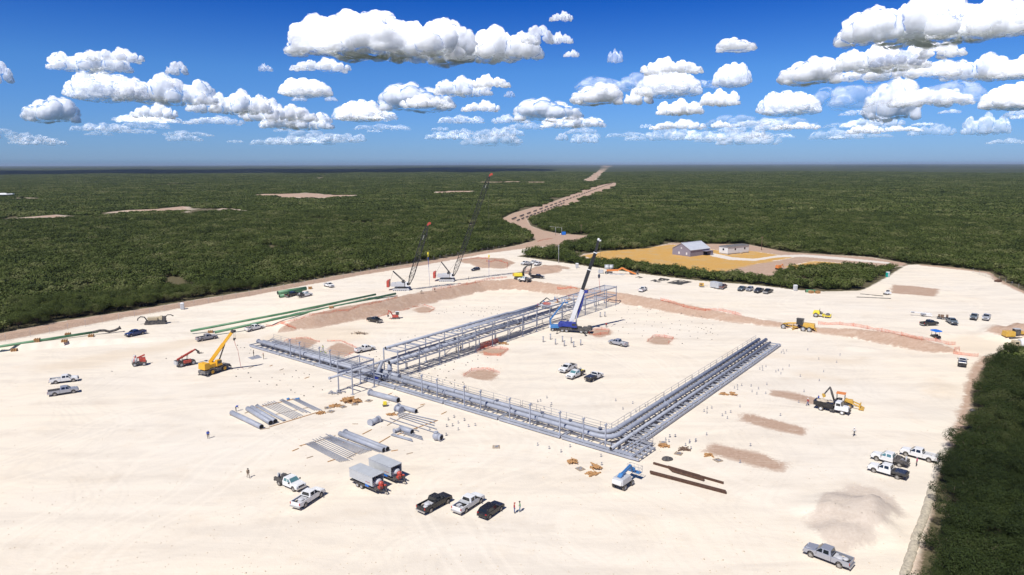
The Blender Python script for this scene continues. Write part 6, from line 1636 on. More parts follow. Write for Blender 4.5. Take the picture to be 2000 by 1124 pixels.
# ---- anchor stubs dotted over the pad
def cs(px, py, s, L_): return [(px + x / s, py + y / s) for x, y in L_]
SMALL = cs(480, 640, 8, [(210, 845), (335, 893), (483, 905), (410, 790), (535, 832), (597, 733), (785, 680), (912, 720), (993, 740), (728, 775), (832, 790), (705, 983), (768, 1023), (910, 1073), (1055, 932), (1197, 980), (1328, 846), (40, 715), (78, 787), (60, 405), (78, 355)]) + \
    cs(830, 740, 8, [(220, 30), (310, 25), (465, 30), (392, 65), (412, 85), (592, 62), (610, 88), (517, 115), (408, 158), (630, 145), (515, 188), (95, 75)]) + \
    cs(640, 660, 8, [(1755, 497), (1830, 435), (1675, 490), (1580, 562), (1550, 612), (1890, 532), (1965, 500), (1850, 632), (1828, 668), (1740, 672), (1720, 600), (1912, 705), (1932, 728), (1928, 795), (1610, 718), (1422, 663), (1985, 668), (1435, 562), (650, 268), (628, 320), (740, 300), (765, 298), (545, 342), (760, 222), (660, 215), (805, 335)]) + \
    cs(730, 590, 8, [(955, 1050), (1037, 1055), (1115, 995), (1175, 1090), (1250, 1060), (1258, 945), (1440, 992), (1468, 952), (1540, 928), (1630, 840), (1625, 900), (1780, 876), (1930, 912), (1630, 1030), (1345, 65), (1450, 72), (1255, 88), (1135, 118), (1140, 157), (1103, 168), (1068, 160), (1018, 190), (980, 182), (1405, 170), (1530, 135), (1578, 132), (1580, 97), (1690, 103), (1765, 108), (1640, 145), (1675, 160), (1735, 160), (1768, 178), (1548, 198), (1520, 220), (1640, 213), (1717, 226), (1835, 178), (1845, 190), (1860, 125), (1905, 125), (1880, 77), (1800, 75), (1948, 85), (1975, 95), (1957, 138), (1930, 190), (535, 555), (645, 535), (640, 580), (415, 590), (518, 615)]) + \
    cs(0, 560, 4, [(875, 665), (1298, 565), (1855, 462), (1880, 480), (1910, 480), (1845, 705), (1858, 650), (1940, 678), (1960, 712)])
random.seed(21)
GR = []
for row, (x0, y0, x1, y1, n) in enumerate(((1205, 598, 1372, 618, 9), (1200, 607, 1395, 636, 10), (1212, 622, 1392, 643, 12), (1222, 630, 1400, 655, 11), (1215, 640, 1388, 664, 9), (1205, 648, 1330, 672, 6), (1365, 640, 1392, 652, 6), (1225, 606, 1300, 614, 5))):
    for i in range(n): GR.append((x0 + (x1 - x0) * (i + random.uniform(-.2, .2)) / (n - 1), y0 + (y1 - y0) * (i + random.uniform(-.2, .2)) / (n - 1)))
SMALL += [p for p in GR if not (1262 < p[0] < 1320 and 652 < p[1] < 676)]
TEE = cs(830, 740, 8, [(1905, 305), (1760, 365), (1805, 355), (1665, 415), (1965, 440), (1975, 405), (1860, 475), (1805, 512), (1762, 520), (340, 752), (430, 740), (520, 698), (615, 655), (680, 752), (520, 805), (785, 735), (335, 890), (365, 650), (455, 608)]) + \
    cs(900, 540, 4, [(1210, 975), (1343, 995), (1440, 1018), (1266, 1040), (1367, 1062)]) + \
    cs(1300, 650, 8, [(1890, 292), (1835, 293), (1808, 318), (1850, 330), (1510, 545), (1567, 537), (1470, 575), (1515, 592), (1760, 600), (1830, 585), (1722, 618), (1800, 650), (1930, 528), (1120, 840), (1187, 832), (1075, 872), (1122, 892), (1580, 818), (1450, 885), (1335, 840), (1350, 930), (1425, 965), (1562, 960)]) + \
    cs(1300, 640, 5, [(1388, 222), (1703, 272), (1495, 313), (1670, 345), (405, 797), (450, 790), (375, 822), (403, 838), (725, 778), (585, 840), (635, 832), (553, 865), (603, 890), (1120, 862), (1352, 630), (1300, 735), (1543, 435), (1500, 523), (1315, 480), (40, 1070), (92, 1068), (400, 1052), (295, 1110), (235, 1118)]) + \
    cs(900, 780, 4, [(1632, 298), (1675, 295), (1600, 322), (1625, 335), (1785, 345), (1833, 335), (1798, 390), (1755, 365), (600, 362), (690, 388), (853, 375), (783, 415), (1095, 450), (1100, 515), (28, 168)]) + \
    cs(640, 760, 8, [(1975, 445), (1885, 490), (1860, 590), (1950, 582), (1850, 730), (1590, 640)]) + cs(1300, 840, 3.958, [(655, 125), (575, 255)])
mbs = MB(); mbs.box((0, 0, .10), (.30, .30, .22)); mbs.tube((-.08, -.06, .15), (-.08, -.06, .32), .035, 5); mbs.tube((.08, .06, .15), (.08, .06, .32), .035, 5); S_ME = mbs.mesh("anchor_stub", M['stub'])
mbt = MB(); mbt.box((0, 0, .03), (.32, .32, .06)); mbt.tube((0, 0, 0), (0, 0, .48), .05, 6); mbt.box((0, 0, .5), (.3, .2, .06)); T_ME = mbt.mesh("pipe_rest", M['galv'])
def region_of(p):
    x, y = p
    if x < 660 and y > 700: return "in the field of stubs before the long pipe row"
    if x < 600: return "near the far end of the long pipe row"
    if x > 1195: return "in the dense field beyond the truck crane"
    if y < 640 : return "in the field between rack and cut bank"
    if x < 760: return "between white pickup and the rack"
    return "inside the pad between rack and thick pipes"
for p in SMALL:
    o = D.objects.new("anchor_stub", S_ME); col.objects.link(o); o.location = at(*p); o.rotation_euler = (0, 0, random.uniform(0, 3)); k = random.uniform(.55, .9); o.scale = (k, k, k)
    g = region_of(p); tag(o, "small dark anchor stub " + g, "anchor stub", "anchor stubs " + g)
for p in TEE:
    o = D.objects.new("pipe_rest", T_ME); col.objects.link(o); o.location = at(*p); o.rotation_euler = (0, 0, random.uniform(0, 3))
    g = "outside the second pipe row" if p[0] > 1280 and p[1] < 860 and p[0] > 1360 else ("near the brown beams" if p[0] > 1280 else ("inside the corner of the two rows" if p[1] < 815 and p[0] > 1020 else "below the long pipe row"))
    tag(o, "small grey upright pipe rest " + g, "pipe rest", "pipe rests " + g)
for i, (x, y) in enumerate(cs(970, 540, 8, [(727, 1030), (840, 990), (918, 1068), (1028, 1025), (1057, 1095), (1165, 1045), (1203, 1110), (1312, 1080), (1618, 640), (1690, 632)])):
    q = at(x, y); o = pt(None, "pipe_pile", 'galv', ('tube', q, q + Vector((0, 0, 1.7)), .2, 8), ('tube', q + Vector((0, 0, 1.7)), q + Vector((0, 0, 1.76)), .3, 8))
    tag(o, "%s short upright pile of the group by the truck crane" % ORD[i], "pile", "upright piles by the truck crane")

# ---- orange netting
def net(pxs, h, label, name="netting_fence", lean=.12, mname='orange_net', n_per=2.2, post='timber', cat="netting"):
    P2 = [at(*p) for p in pxs]; pts_ = []
    for a, b in zip(P2[:-1], P2[1:]):
        k = max(1, int((b - a).length / n_per))
        for i in range(k):
            q = a.lerp(b, i / k); q.z = hz(q.x, q.y); pts_.append(q)
    pts_.append(P2[-1]); random.seed(int(pxs[0][0]))
    r = empty(name, pts_[0], 0, label, cat); o0 = pts_[0]
    vs = []; fs = []
    for i, q in enumerate(pts_):
        hh = h * (1 if i % 2 == 0 else random.uniform(.55, .95)); j = random.uniform(-lean, lean)
        vs += [q - o0 + Vector((0, 0, .03)), q - o0 + Vector((j, j, hh * .5)), q - o0 + Vector((j * .5, 0, hh))]
        if i: b = 3 * i; fs += [(b - 3, b, b + 1, b - 2), (b - 2, b + 1, b + 2, b - 1)]
    mb = MB(); mb.add(vs, fs); mb.build("mesh_panel", M[mname], r)
    step = max(1, len(pts_) // 90)
    for i in range(0, len(pts_), 2 * step): 
        q = pts_[i] - o0; pt(r, "post", post, ('tube', q - Vector((0, 0, .1)), q + Vector((0, 0, h + .15)), .035, 5))
    return r
P_('netpost', (.6, .12, .04), rough=.6)
NT = [([(520, 639), (548, 633), (575, 627), (620, 616), (680, 605), (742, 592), (776, 581)], .9, "orange netting along the crest beside the green pipes"),
      ([(548, 633), (562, 638), (578, 643)], .9, "orange netting spur running down beside the bank's near end"),
      ([(1290, 588), (1316, 597), (1345, 602), (1378, 606), (1412, 609), (1448, 618)], 1.1, "orange netting on the crest of the far bank, middle stretch"),
      ([(1598, 634), (1640, 635), (1680, 640), (1722, 648), (1760, 658), (1800, 665), (1866, 674)], 1.1, "long orange netting behind the far bank, reaching the dirt ramp"),
      ([(1862, 692), (1910, 698)], 1.0, "short orange netting closing the dirt ramp"), ([(1864, 686), (1872, 682), (1874, 690)], 1.1, "crumpled orange netting at the end of the bank"),
      ([(546, 677), (560, 665), (598, 661), (624, 669)], .6, "orange netting round the pit beyond the long row"), ([(640, 668), (666, 667), (704, 684), (672, 698)], .6, "orange netting round the pit near the white pickup"),
      ([(906, 736), (921, 725), (951, 722), (976, 730)], .8, "orange netting round the pit at the pad centre"), ([(931, 688), (947, 680), (993, 684), (978, 696), (945, 694)], 1.0, "orange netting heaped round the pit under the rack"),
      ([(1265, 668), (1279, 657), (1316, 662), (1306, 672)], .9, "orange netting round the pit in the stub field"), ([(1150, 654), (1160, 644), (1190, 645), (1188, 653), (1158, 656)], .9, "orange netting round the pit beside the truck crane"),
      ([(806, 601), (830, 597), (850, 603), (838, 611)], .5, "orange netting round the pit below the bank"), ([(716, 627), (740, 620), (765, 613), (800, 604)], .5, "low orange netting at the foot of the cut bank"),
      ([(1088, 566), (1102, 562), (1128, 570)], 1.2, "orange netting patch at the bank behind the rack"), ([(845, 571), (880, 562), (920, 554), (962, 546), (990, 543)], 1.1, "faint orange netting along the crest below the cranes"),
      ([(905, 508), (935, 505), (955, 506)], .9, "orange netting on the far dirt heap, upper strip"), ([(950, 512), (975, 511), (992, 516), (990, 526)], 1.0, "orange netting on the far dirt heap beside the road"), ([(1016, 538), (1026, 528), (1034, 526)], 1.3, "orange netting beside the yellow excavator"), ([(1050, 473), (1062, 469), (1080, 467)], .8, "orange netting by the blue tank on the road")]
for (p, h, lb) in NT: net(p, h, lb, post='netpost')
net([(-40, 676), (60, 659), (200, 632), (350, 604), (487, 578), (625, 552), (760, 526), (900, 500), (985, 486)], 2.2, "long chain link fence between the pad and the brush", "chain_link_fence", 0, 'wire_mesh', 2.6, 'galv', "fence")
net([(1900, 533), (1945, 548), (2010, 573), (2040, 585)], 2.0, "chain link fence at the far corner of the pad", "chain_link_fence", 0, 'wire_mesh', 3.0, 'galv', "fence")

# ---- straw roll along the dark brush
P2 = [at(*p) for p in ((1822, 950), (1815, 975), (1808, 1000), (1799, 1025), (1790, 1045), (1784, 1070), (1774, 1100), (1764, 1130), (1750, 1170))]
mb = MB(); fine_ = []
for a, b in zip(P2[:-1], P2[1:]):
    for i in range(8): fine_.append(a.lerp(b, i / 8))
vs = []; fs = []; n = 9; random.seed(2)
for i, q in enumerate(fine_):
    for k in range(n):
        t = math.pi * k / (n - 1); rr = .78 * (1 - .16 * (i % 6 == 0)) * random.uniform(.93, 1.07)
        vs.append((q.x + rr * math.cos(t), q.y, q.z + .38 * math.sin(t) * random.uniform(.85, 1.1) * (1 - .5 * (i % 6 == 0)) - .02))
    if i: fs += [((i - 1) * n + k, i * n + k, i * n + k + 1, (i - 1) * n + k + 1) for k in range(n - 1)]
mb.add(vs, fs, True); tag(mb.build("straw_roll", M['straw']), "long pale straw erosion roll between pad and dark brush", "straw roll")

# ---- pipe string and pipe lengths on the far track
def ontrack(p0, p1, n, lb, grp, L_=.6, lean=0.0):
    A, B = at(*p0), at(*p1)
    for i in range(n):
        t0 = i / n; a = A.lerp(B, t0); b = A.lerp(B, t0 + L_ / n)
        mb = MB(); mb.tube(a + Vector((0, 0, 1.0)), b + Vector((0, 0, 1.0)), .62, 7); tag(mb.build("line_pipe", M['dark']), lb % ORD[i % 20] if i < 20 else (lb % ORD[i - 20]).replace("length", "farther length"), "pipe", grp)
ontrack((1000, 430), (1196, 359), 34, "%s dark pipe length strung along the far dirt track", "pipe lengths on the far track", .5)
ontrack((1010, 433), (1104, 397), 15, "%s dark pipe length in the second string on the far track", "second string on the far track", .5)
ontrack((978, 436), (1022, 451), 4, "%s dark pipe length curving off the track", "pipe lengths curving off the track", .8)

# ---- stones and crumbs of caliche nobody could count
random.seed(77); mb = MB()
for i in range(1900):
    px, py = random.uniform(-20, 1990), 560 + 564 * random.random() ** .7
    x, y = flat(px, py)
    if sdf(np.array([[x, y]]), CLEAR)[0] < 2: continue
    z = hz(x, y); s_ = random.uniform(.05, .15) * (1.6 if random.random() < .06 else 1); a0 = random.uniform(0, 6)
    b_n = [(x + s_ * math.cos(a0 + k * 1.57) * random.uniform(.6, 1.2), y + s_ * math.sin(a0 + k * 1.57) * random.uniform(.6, 1.2), z) for k in range(4)]
    mb.add(b_n + [(x, y, z + s_ * random.uniform(.5, 1.0))], [(0, 1, 4), (1, 2, 4), (2, 3, 4), (3, 0, 4)])
tag(mb.build("gravel", M['sand']), "loose stones and crumbs scattered over the pad", "gravel", kind='stuff')
# ---- buildings
P_('barnwall', (.27, .245, .30), rough=.7, var=.06, scale=.3); P_('barnroof', (.80, .82, .86), rough=.35, metal=.3, var=.06, scale=.4)
A, B, C_ = at(1313, 497.5), at(1348, 502), at(1381, 497)
u = (B - A); u.z = 0; W_ = u.length; u.normalize(); v = Vector((-u.y, u.x, 0)); Lb = 17.0
r = empty("metal_barn", A, math.atan2(u.y, u.x), "large grey metal barn with white gable roof on the dry grass", "barn")
He, Hr = 3.65, 7.0
mb = MB(); mb.add([(0, 0, 0), (W_, 0, 0), (W_, 0, He), (W_ / 2, 0, Hr), (0, 0, He), (0, Lb, 0), (W_, Lb, 0), (W_, Lb, He), (W_ / 2, Lb, Hr), (0, Lb, He)], [(0, 1, 2, 3, 4), (9, 8, 7, 6, 5), (1, 6, 7, 2), (5, 0, 4, 9), (0, 5, 6, 1)]); mb.build("wall", M['barnwall'], r)
mb = MB(); e = .35; sl_ = (Hr - He) / (W_ / 2)
for s in (0, 1):
    x0, x1 = (-e, W_ / 2) if s == 0 else (W_ + e, W_ / 2); z0 = He - sl_ * e + .05
    lo = [(x0, -e, z0), (x1, -e, Hr + .05), (x1, Lb + e, Hr + .05), (x0, Lb + e, z0)]
    mb.hexa(lo, [(a, b, c + .1) for a, b, c in lo])
ro = mb.build("roof", M['barnroof'], r)
pt(ro, "ridge_cap", 'barnroof', ('box', (W_ / 2, Lb / 2, Hr + .2), (.6, Lb + .7, .08)))
pt(r, "window", 'white', ('box', (W_ * .38, -.03, 1.5), (.9, .06, 1.3)), ('box', (W_ * .80, -.03, 1.5), (.9, .06, 1.3))); pt(r, "vent", 'white', ('box', (W_ / 2, -.03, 4.3), (.8, .06, .7)))
pt(r, "bay_shade", 'hollow_shade', ('box', (W_ + .03, Lb * .8, 1.3), (.06, 4.2, 2.3))); pt(r, "porch", 'barnwall', ('box', (W_ + 1.3, Lb * .93, 1.1), (2.4, 2.2, 2.2)), ('box', (W_ + 1.3, Lb * .8, 2.5), (3.0, 6.5, .12)))  # near-black panel on the wall, painted as the shade of an open bay
A, B, C_ = at(1413, 496), at(1421, 498), at(1462, 494)
u = (C_ - B); u.z = 0; W_ = u.length / 1.26; ang = math.atan2(u.y, u.x)
r = empty("mobile_home", B, ang, "white mobile home with dark flat roof behind the barn", "mobile home"); r.scale = (1.26,) * 3
Dp = 5.0
pt(r, "wall", 'white', ('box', (W_ / 2, Dp / 2, 1.9), (W_, Dp, 2.9)), bevel=.03); pt(r, "skirting", 'lightgrey', ('box', (W_ / 2, Dp / 2, .22), (W_ - .3, Dp - .3, .44))); pt(r, "roof", 'darkgrey', ('frus', -.25, W_ + .25, 3.36, 3.8, Dp + .5, Dp - 2, .4, .4), loc=(0, Dp / 2, 0))
for x in (W_ * .35, W_ * .8): pt(r, "window", 'glass', ('box', (x, -.02, 2.2), (.9, .05, .9)))
pt(r, "window", 'glass', ('box', (-.02, Dp / 2, 2.2), (.05, .9, .9))); pt(r, "steps", 'timbergrey', ('box', (W_ * .6, -.6, .25), (1.2, .9, .5)))
q = at(4, 386.5); r = empty("farmhouse", q, R(10), "tiny white roofed farmhouse far off in the brush", "house"); r.scale = (.7,) * 3
pt(r, "wall", 'darkgrey', ('box', (0, 0, 4.5), (34, 10, 5))); pt(r, "roof", 'white', ('frus', -18, 14, 7.0, 10.5, 13, 1, 5, 5), ('box', (19, 2, 8.2), (9, 8, 2.2)))
# poles, toilets, tank
def pole(p, h, lb, arm=False, m='galv', name="light_pole"):
    q = at(*p); h *= 1.26; arm = arm * 1.26 if arm else arm; r = empty(name, q, 0, lb, "pole"); pt(r, "shaft", m, ('tube', (0, 0, 0), (0, 0, h), .16, 8, .1))
    if arm: pt(r, "arm", m, ('tube', (0, 0, h - .2), (-arm, 0, h + .3), .08, 6)); pt(r, "lamp_head", 'lightgrey', ('box', (-arm, 0, h + .25), (.9, .35, .15)))
    else: pt(r, "crossarm", 'brown', ('beam', (-1.1, 0, h - .6), (1.1, 0, h - .6), .14))
    return r
pole((1085, 460), 4.8, "grey light pole on the road, farther of two", 3); pole((1097, 459), 4.2, "grey light pole beside the blue tank, nearer of two", 2.5); pole((1487, 489), 6.5, "wooden utility pole behind the mobile home", False, 'brown', "utility_pole"); pole((1135, 459), 6, "dark utility pole at the road's end", False, 'brown', "utility_pole")
pole((1091, 514), 7, "thin light pole in front of the hedge of brush", .1, 'galv')
q = at(1101, 459.5); r = empty("water_tank", q, 0, "bright blue box tank beside the road light poles", "tank"); pt(r, "body", 'tarpblue', ('box', (0, 0, 1.0), (2.3, 1.6, 1.7)), bevel=.12); pt(r, "skid", 'dark', ('box', (0, 0, .1), (2.4, 1.6, .2))); r.scale = (1.26,) * 3; pt(r, "pump", 'white', ('ball', (-1.8, 0, .5), .45))
for (p, m, lb) in (((356.5, 604.5), 'plastic', "pale grey portable toilet beside the fence"), ((1733.5, 541.5), 'teal', "teal portable toilet at the corner of the brush patch"), ((1553, 568), 'plastic', "pale portable toilet in front of the brush patch"), ((1127, 524), 'lightgrey', "small grey cabinet before the hedge")):
    r = empty("portable_toilet" if 'toilet' in lb else "cabinet", at(*p), .3, lb, "toilet" if 'toilet' in lb else "cabinet"); pt(r, "body", m, ('box', (0, 0, 1.1), (1.2, 1.2, 2.1)), bevel=.04); pt(r, "roof", 'white', ('frus', -.65, .65, 2.16, 2.42, 1.3, .8, .2, .2)); pt(r, "door", 'lightgrey', ('box', (0, -.615, 1.05), (.8, .03, 1.8)))

# ================================================================ people
def figure_mesh(pose, shirt, legs, vest=None):
    """one continuous skinned body, coloured by region"""
    J = {'hip': (0, 0, .95), 'belly': (0, 0, 1.12), 'chest': (.02, 0, 1.35), 'neck': (.02, 0, 1.5), 'head': (.04, 0, 1.66), 'top': (.04, 0, 1.74),
         'lh': (0, .1, .9), 'lk': (.03, .12, .5), 'la': (0, .12, .09), 'lt': (.16, .13, .04), 'rh': (0, -.1, .9), 'rk': (.03, -.12, .5), 'ra': (0, -.12, .09), 'rt': (.16, -.13, .04),
         'ls': (.02, .19, 1.43), 'le': (.0, .27, 1.16), 'lw': (.1, .27, .92), 'lf': (.14, .26, .84), 'rs': (.02, -.19, 1.43), 're': (.0, -.27, 1.16), 'rw': (.1, -.27, .92), 'rf': (.14, -.26, .84)}
    J.update(POSES[pose])
    rad = {'hip': .15, 'belly': .14, 'chest': .16, 'neck': .06, 'head': .105, 'top': .08, 'lh': .095, 'rh': .095, 'lk': .065, 'rk': .065, 'la': .05, 'ra': .05, 'lt': .04, 'rt': .04, 'ls': .07, 'rs': .07, 'le': .048, 're': .048, 'lw': .034, 'rw': .034, 'lf': .035, 'rf': .035}
    K = list(J); E = [('hip', 'belly'), ('belly', 'chest'), ('chest', 'neck'), ('neck', 'head'), ('head', 'top'), ('hip', 'lh'), ('lh', 'lk'), ('lk', 'la'), ('la', 'lt'), ('hip', 'rh'), ('rh', 'rk'), ('rk', 'ra'), ('ra', 'rt'), ('chest', 'ls'), ('ls', 'le'), ('le', 'lw'), ('lw', 'lf'), ('chest', 'rs'), ('rs', 're'), ('re', 'rw'), ('rw', 'rf')]
    me = D.meshes.new("fig"); me.from_pydata([J[k] for k in K], [(K.index(a), K.index(b)) for a, b in E], [])
    o = D.objects.new("fig", me); col.objects.link(o)
    o.modifiers.new("s", 'SKIN'); sv = me.skin_vertices[0].data
    for i, k in enumerate(K): sv[i].radius = (rad[k], rad[k] * (1.35 if k in ('chest', 'belly') else 1)); sv[i].use_root = (k == 'hip')
    o.modifiers.new("d", 'SUBSURF').levels = 1
    dg = bpy.context.evaluated_depsgraph_get(); dg.update(); m2 = D.meshes.new_from_object(o.evaluated_get(dg)); D.objects.remove(o)
    vs = [v.co[:] for v in m2.vertices]; fs = [tuple(p.vertices) for p in m2.polygons]
    mb = MB(); mb.add(vs, fs, True)
    for s in 'lr':                                     # fingers and thumb
        a = Vector(J[s + 'w']); b = Vector(J[s + 'f']); d = (b - a).normalized(); X = d.cross(Vector((1, .2, .1))).normalized(); Y = d.cross(X)
        for k, (of, ln) in enumerate(((-.027, .075), (-.009, .085), (.009, .08), (.027, .065))):
            p = b + X * of; mb.hose([p - d * .01, p + d * ln * .5, p + d * ln * .85 + Y * .018], [.009, .009, .007], 5)
        p = a.lerp(b, .5) - X * .03; mb.hose([p, p - X * .025 + d * .03, p - X * .03 + d * .06], [.011, .010, .008], 5)
    h = Vector(J['head']); mb.ball(tuple(h + Vector((.105, 0, -.01))), (.02, .014, .02), 6, 4); mb.ball(tuple(h + Vector((0, .1, 0))), (.015, .01, .03), 6, 4); mb.ball(tuple(h + Vector((0, -.1, 0))), (.015, .01, .03), 6, 4)
    res = mb.mesh("body", M['skin']); res.materials.append(shirt); res.materials.append(legs); res.materials.append(M['dark'])
    hip, neck = Vector(J['hip']), Vector(J['neck'])
    pts_ = {k: Vector(v) for k, v in J.items()}
    def nearest(c):
        best = min(pts_, key=lambda k: (pts_[k] - c).length); return best
    for p in res.polygons:
        k = nearest(p.center)
        p.material_index = 1 if k in ('belly', 'chest', 'ls', 'rs', 'le', 're') else (2 if k in ('hip', 'lh', 'rh', 'lk', 'rk') else (3 if k in ('la', 'ra', 'lt', 'rt') else 0))
    return res, h
POSES = {'stand': {}, 'walk': {'lk': (.22, .1, .52), 'la': (.30, .1, .12), 'lt': (.45, .1, .1), 'rk': (-.08, -.1, .5), 'ra': (-.34, -.1, .2), 'rt': (-.22, -.1, .08), 'le': (-.16, .27, 1.18), 'lw': (-.12, .28, .95), 'lf': (-.08, .28, .87), 're': (.16, -.26, 1.18), 'rw': (.3, -.25, 1.03), 'rf': (.37, -.25, 1.0)},
         'bend': {'chest': (.32, 0, 1.22), 'belly': (.14, 0, 1.08), 'neck': (.46, 0, 1.25), 'head': (.6, 0, 1.25), 'top': (.67, 0, 1.25), 'ls': (.36, .19, 1.24), 'rs': (.36, -.19, 1.24), 'le': (.42, .22, .98), 're': (.42, -.22, .98), 'lw': (.5, .16, .74), 'rw': (.5, -.16, .74), 'lf': (.53, .14, .66), 'rf': (.53, -.14, .66)},
         'crouch': {'hip': (-.15, 0, .42), 'belly': (-.05, 0, .6), 'chest': (.08, 0, .8), 'neck': (.14, 0, .94), 'head': (.2, 0, 1.08), 'top': (.22, 0, 1.16), 'lh': (-.12, .1, .4), 'rh': (-.12, -.1, .4), 'lk': (.25, .14, .5), 'rk': (.25, -.14, .5), 'la': (.02, .13, .09), 'ra': (.02, -.13, .09), 'lt': (.18, .13, .04), 'rt': (.18, -.13, .04), 'ls': (.1, .19, .88), 'rs': (.1, -.19, .88), 'le': (.25, .24, .7), 're': (.25, -.24, .7), 'lw': (.42, .15, .6), 'rw': (.42, -.15, .6), 'lf': (.49, .13, .56), 'rf': (.49, -.13, .56)},
         'reach': {'le': (.2, .24, 1.3), 'lw': (.42, .2, 1.3), 'lf': (.5, .19, 1.3), 're': (.18, -.25, 1.2), 'rw': (.4, -.2, 1.15), 'rf': (.48, -.19, 1.15)}}
def c_mat(n, c): return mat("cloth_" + n, c, rough=.9)
CL_ = {'blue': c_mat('blue', (.02, .08, .45)), 'red': c_mat('red', (.42, .03, .03)), 'green': c_mat('green', (.16, .36, .18)), 'jean': c_mat('jean', (.05, .10, .28)), 'dark': c_mat('dark', (.03, .03, .035)), 'khaki': c_mat('khaki', (.28, .22, .15)), 'white': c_mat('white', (.62, .62, .62)), 'hiviz': c_mat('hiviz', (.62, .72, .02)), 'pink': c_mat('pink', (.55, .05, .22)), 'orange': c_mat('orange', (.75, .17, .03)), 'teal': c_mat('teal', (.05, .25, .45))}
FG = {}
PEOPLE = [((407, 857), 'stand', 'blue', 'dark', 'white', -60, "worker in a blue shirt walking alone on the open pad", 0), ((461, 804), 'bend', 'blue', 'dark', 'white', 40, "worker in blue bending beside the lone pipe", 0), ((485, 934), 'walk', 'khaki', 'khaki', 'dark', -50, "worker in tan clothes walking alone by the welding truck", 0),
          ((495.5, 696), 'stand', 'dark', 'dark', 'dark', 10, "worker in dark clothes at the shadow of the crane boom", 0), ((515, 702), 'reach', 'khaki', 'khaki', 'red', 190, "worker in tan holding a line beside the pipe row end", 0), ((631.5, 690), 'stand', 'hiviz', 'teal', 'dark', 170, "worker standing tall in yellow vest between the pits", .6), ((626, 692), 'crouch', 'hiviz', 'jean', 'white', 0, "crouching worker in yellow, on the side of the pit by the skids", 0), ((636.5, 694), 'crouch', 'hiviz', 'jean', 'brightyellow', 180, "crouching worker in yellow with yellow hat near the pickup side", 0),
          ((1004.5, 1003), 'stand', 'red', 'jean', 'red', 10, "person in a red shirt talking beside the black car", 0), ((1015.5, 1000), 'stand', 'green', 'teal', 'dark', 190, "person in a pale green shirt talking beside the black car", 0), ((1577.5, 793), 'walk', 'red', 'jean', 'white', 170, "worker in red with white hard hat behind the dump truck", 0), ((1598, 786), 'stand', 'blue', 'jean', 'white', 0, "worker in blue at the dump truck's tail", 0), ((1668, 852), 'walk', 'white', 'dark', 'white', 200, "person in a white shirt striding over the open pad", 0),
          ((1790, 911), 'stand', 'pink', 'dark', 'plastic', 150, "worker in pink at the tail of the crowded truck", 0), ((915.5, 548.5), 'stand', 'dark', 'dark', 'dark', 0, "dark figure beside the tall crane on the crest", 0), ((822, 574), 'bend', 'dark', 'khaki', 'white', 0, "figure bending on the crest under the shorter crane", 0), ((849, 571), 'reach', 'dark', 'khaki', 'red', 90, "figure at the crest between the two crawler cranes", 0), ((891, 690), 'stand', 'dark', 'dark', 'dark', 20, "dark figure under the rack beside the orange netting", 0), ((900, 687), 'stand', 'dark', 'jean', 'dark', 90, "second dark figure under the rack near a column", 0),
          ((1184, 640), 'stand', 'red', 'dark', 'white', 90, "worker in red behind the truck crane's house", 0), ((1084.5, 647), 'stand', 'dark', 'khaki', 'white', 0, "worker at the outrigger between lift and truck crane", 0)]
for (p, pose, sh, lg, hat, yw, lb, up) in PEOPLE:
    k = (pose, sh, lg)
    if k not in FG: FG[k] = figure_mesh(pose, CL_[sh], CL_[lg])
    me, h = FG[k]; q = at(*p) + Vector((0, 0, up))
    o = D.objects.new("person", me); col.objects.link(o); o.location = q; o.rotation_euler = (0, 0, R(yw)); tag(o, lb, "person")
    pt(o, "hard_hat", hat, ('ball', (h.x, h.y, h.z + .05), (.135, .125, .11), 10, 6), ('tube', (h.x + .02, h.y, h.z + .03), (h.x + .02, h.y, h.z + .05), .16, 12))
    if up: b_o = pt(None, "work_platform", 'galv', ('box', q - Vector((0, 0, up / 2 + .01)), (1.0, .8, up - .02))); tag(b_o, "grey work box under the standing worker in yellow", "work box")
# crew on the rack, standing on planks
for (dx, y, z, sh, pose, hat, lb) in ((60, 1.5, HT, 'orange', 'crouch', 'white', "worker in orange crouching on top of the rack, farther of two"), (65, 1.0, HT, 'red', 'stand', 'white', "worker in red standing on top of the rack, farthest of the crew"), (42, 1.2, HL, 'orange', 'crouch', 'red', "worker in orange inside the rack's lower level"), (52, 2.4, HT, 'pink', 'crouch', 'white', "worker in pink crouching on the rack's planks")):
    q = c_(xe + dx, y, z + .14); pk = pt(None, "plank", 'timber', ('box', q - Vector((0, 0, .03)), (2.4, 1.2, .06), rk.rotation_euler.z)); tag(pk, "timber plank on the rack under the " + lb.split(' on ')[0].split(' inside')[0], "plank")
    me, h = figure_mesh(pose, CL_[sh], CL_['dark']); o = D.objects.new("person", me); col.objects.link(o); o.location = q; tag(o, lb, "person")
    pt(o, "hard_hat", hat, ('ball', (h.x, h.y, h.z + .05), (.135, .125, .11), 10, 6))
q = c_(xe + 56, 2.2, HT + .2); o = pt(None, "net_bundle", 'orange_net', ('ball', q + Vector((0, 0, .1)), (1.5, 1.0, .5), 10, 6)); tag(o, "pinkish netting bundle on top of the rack", "netting")
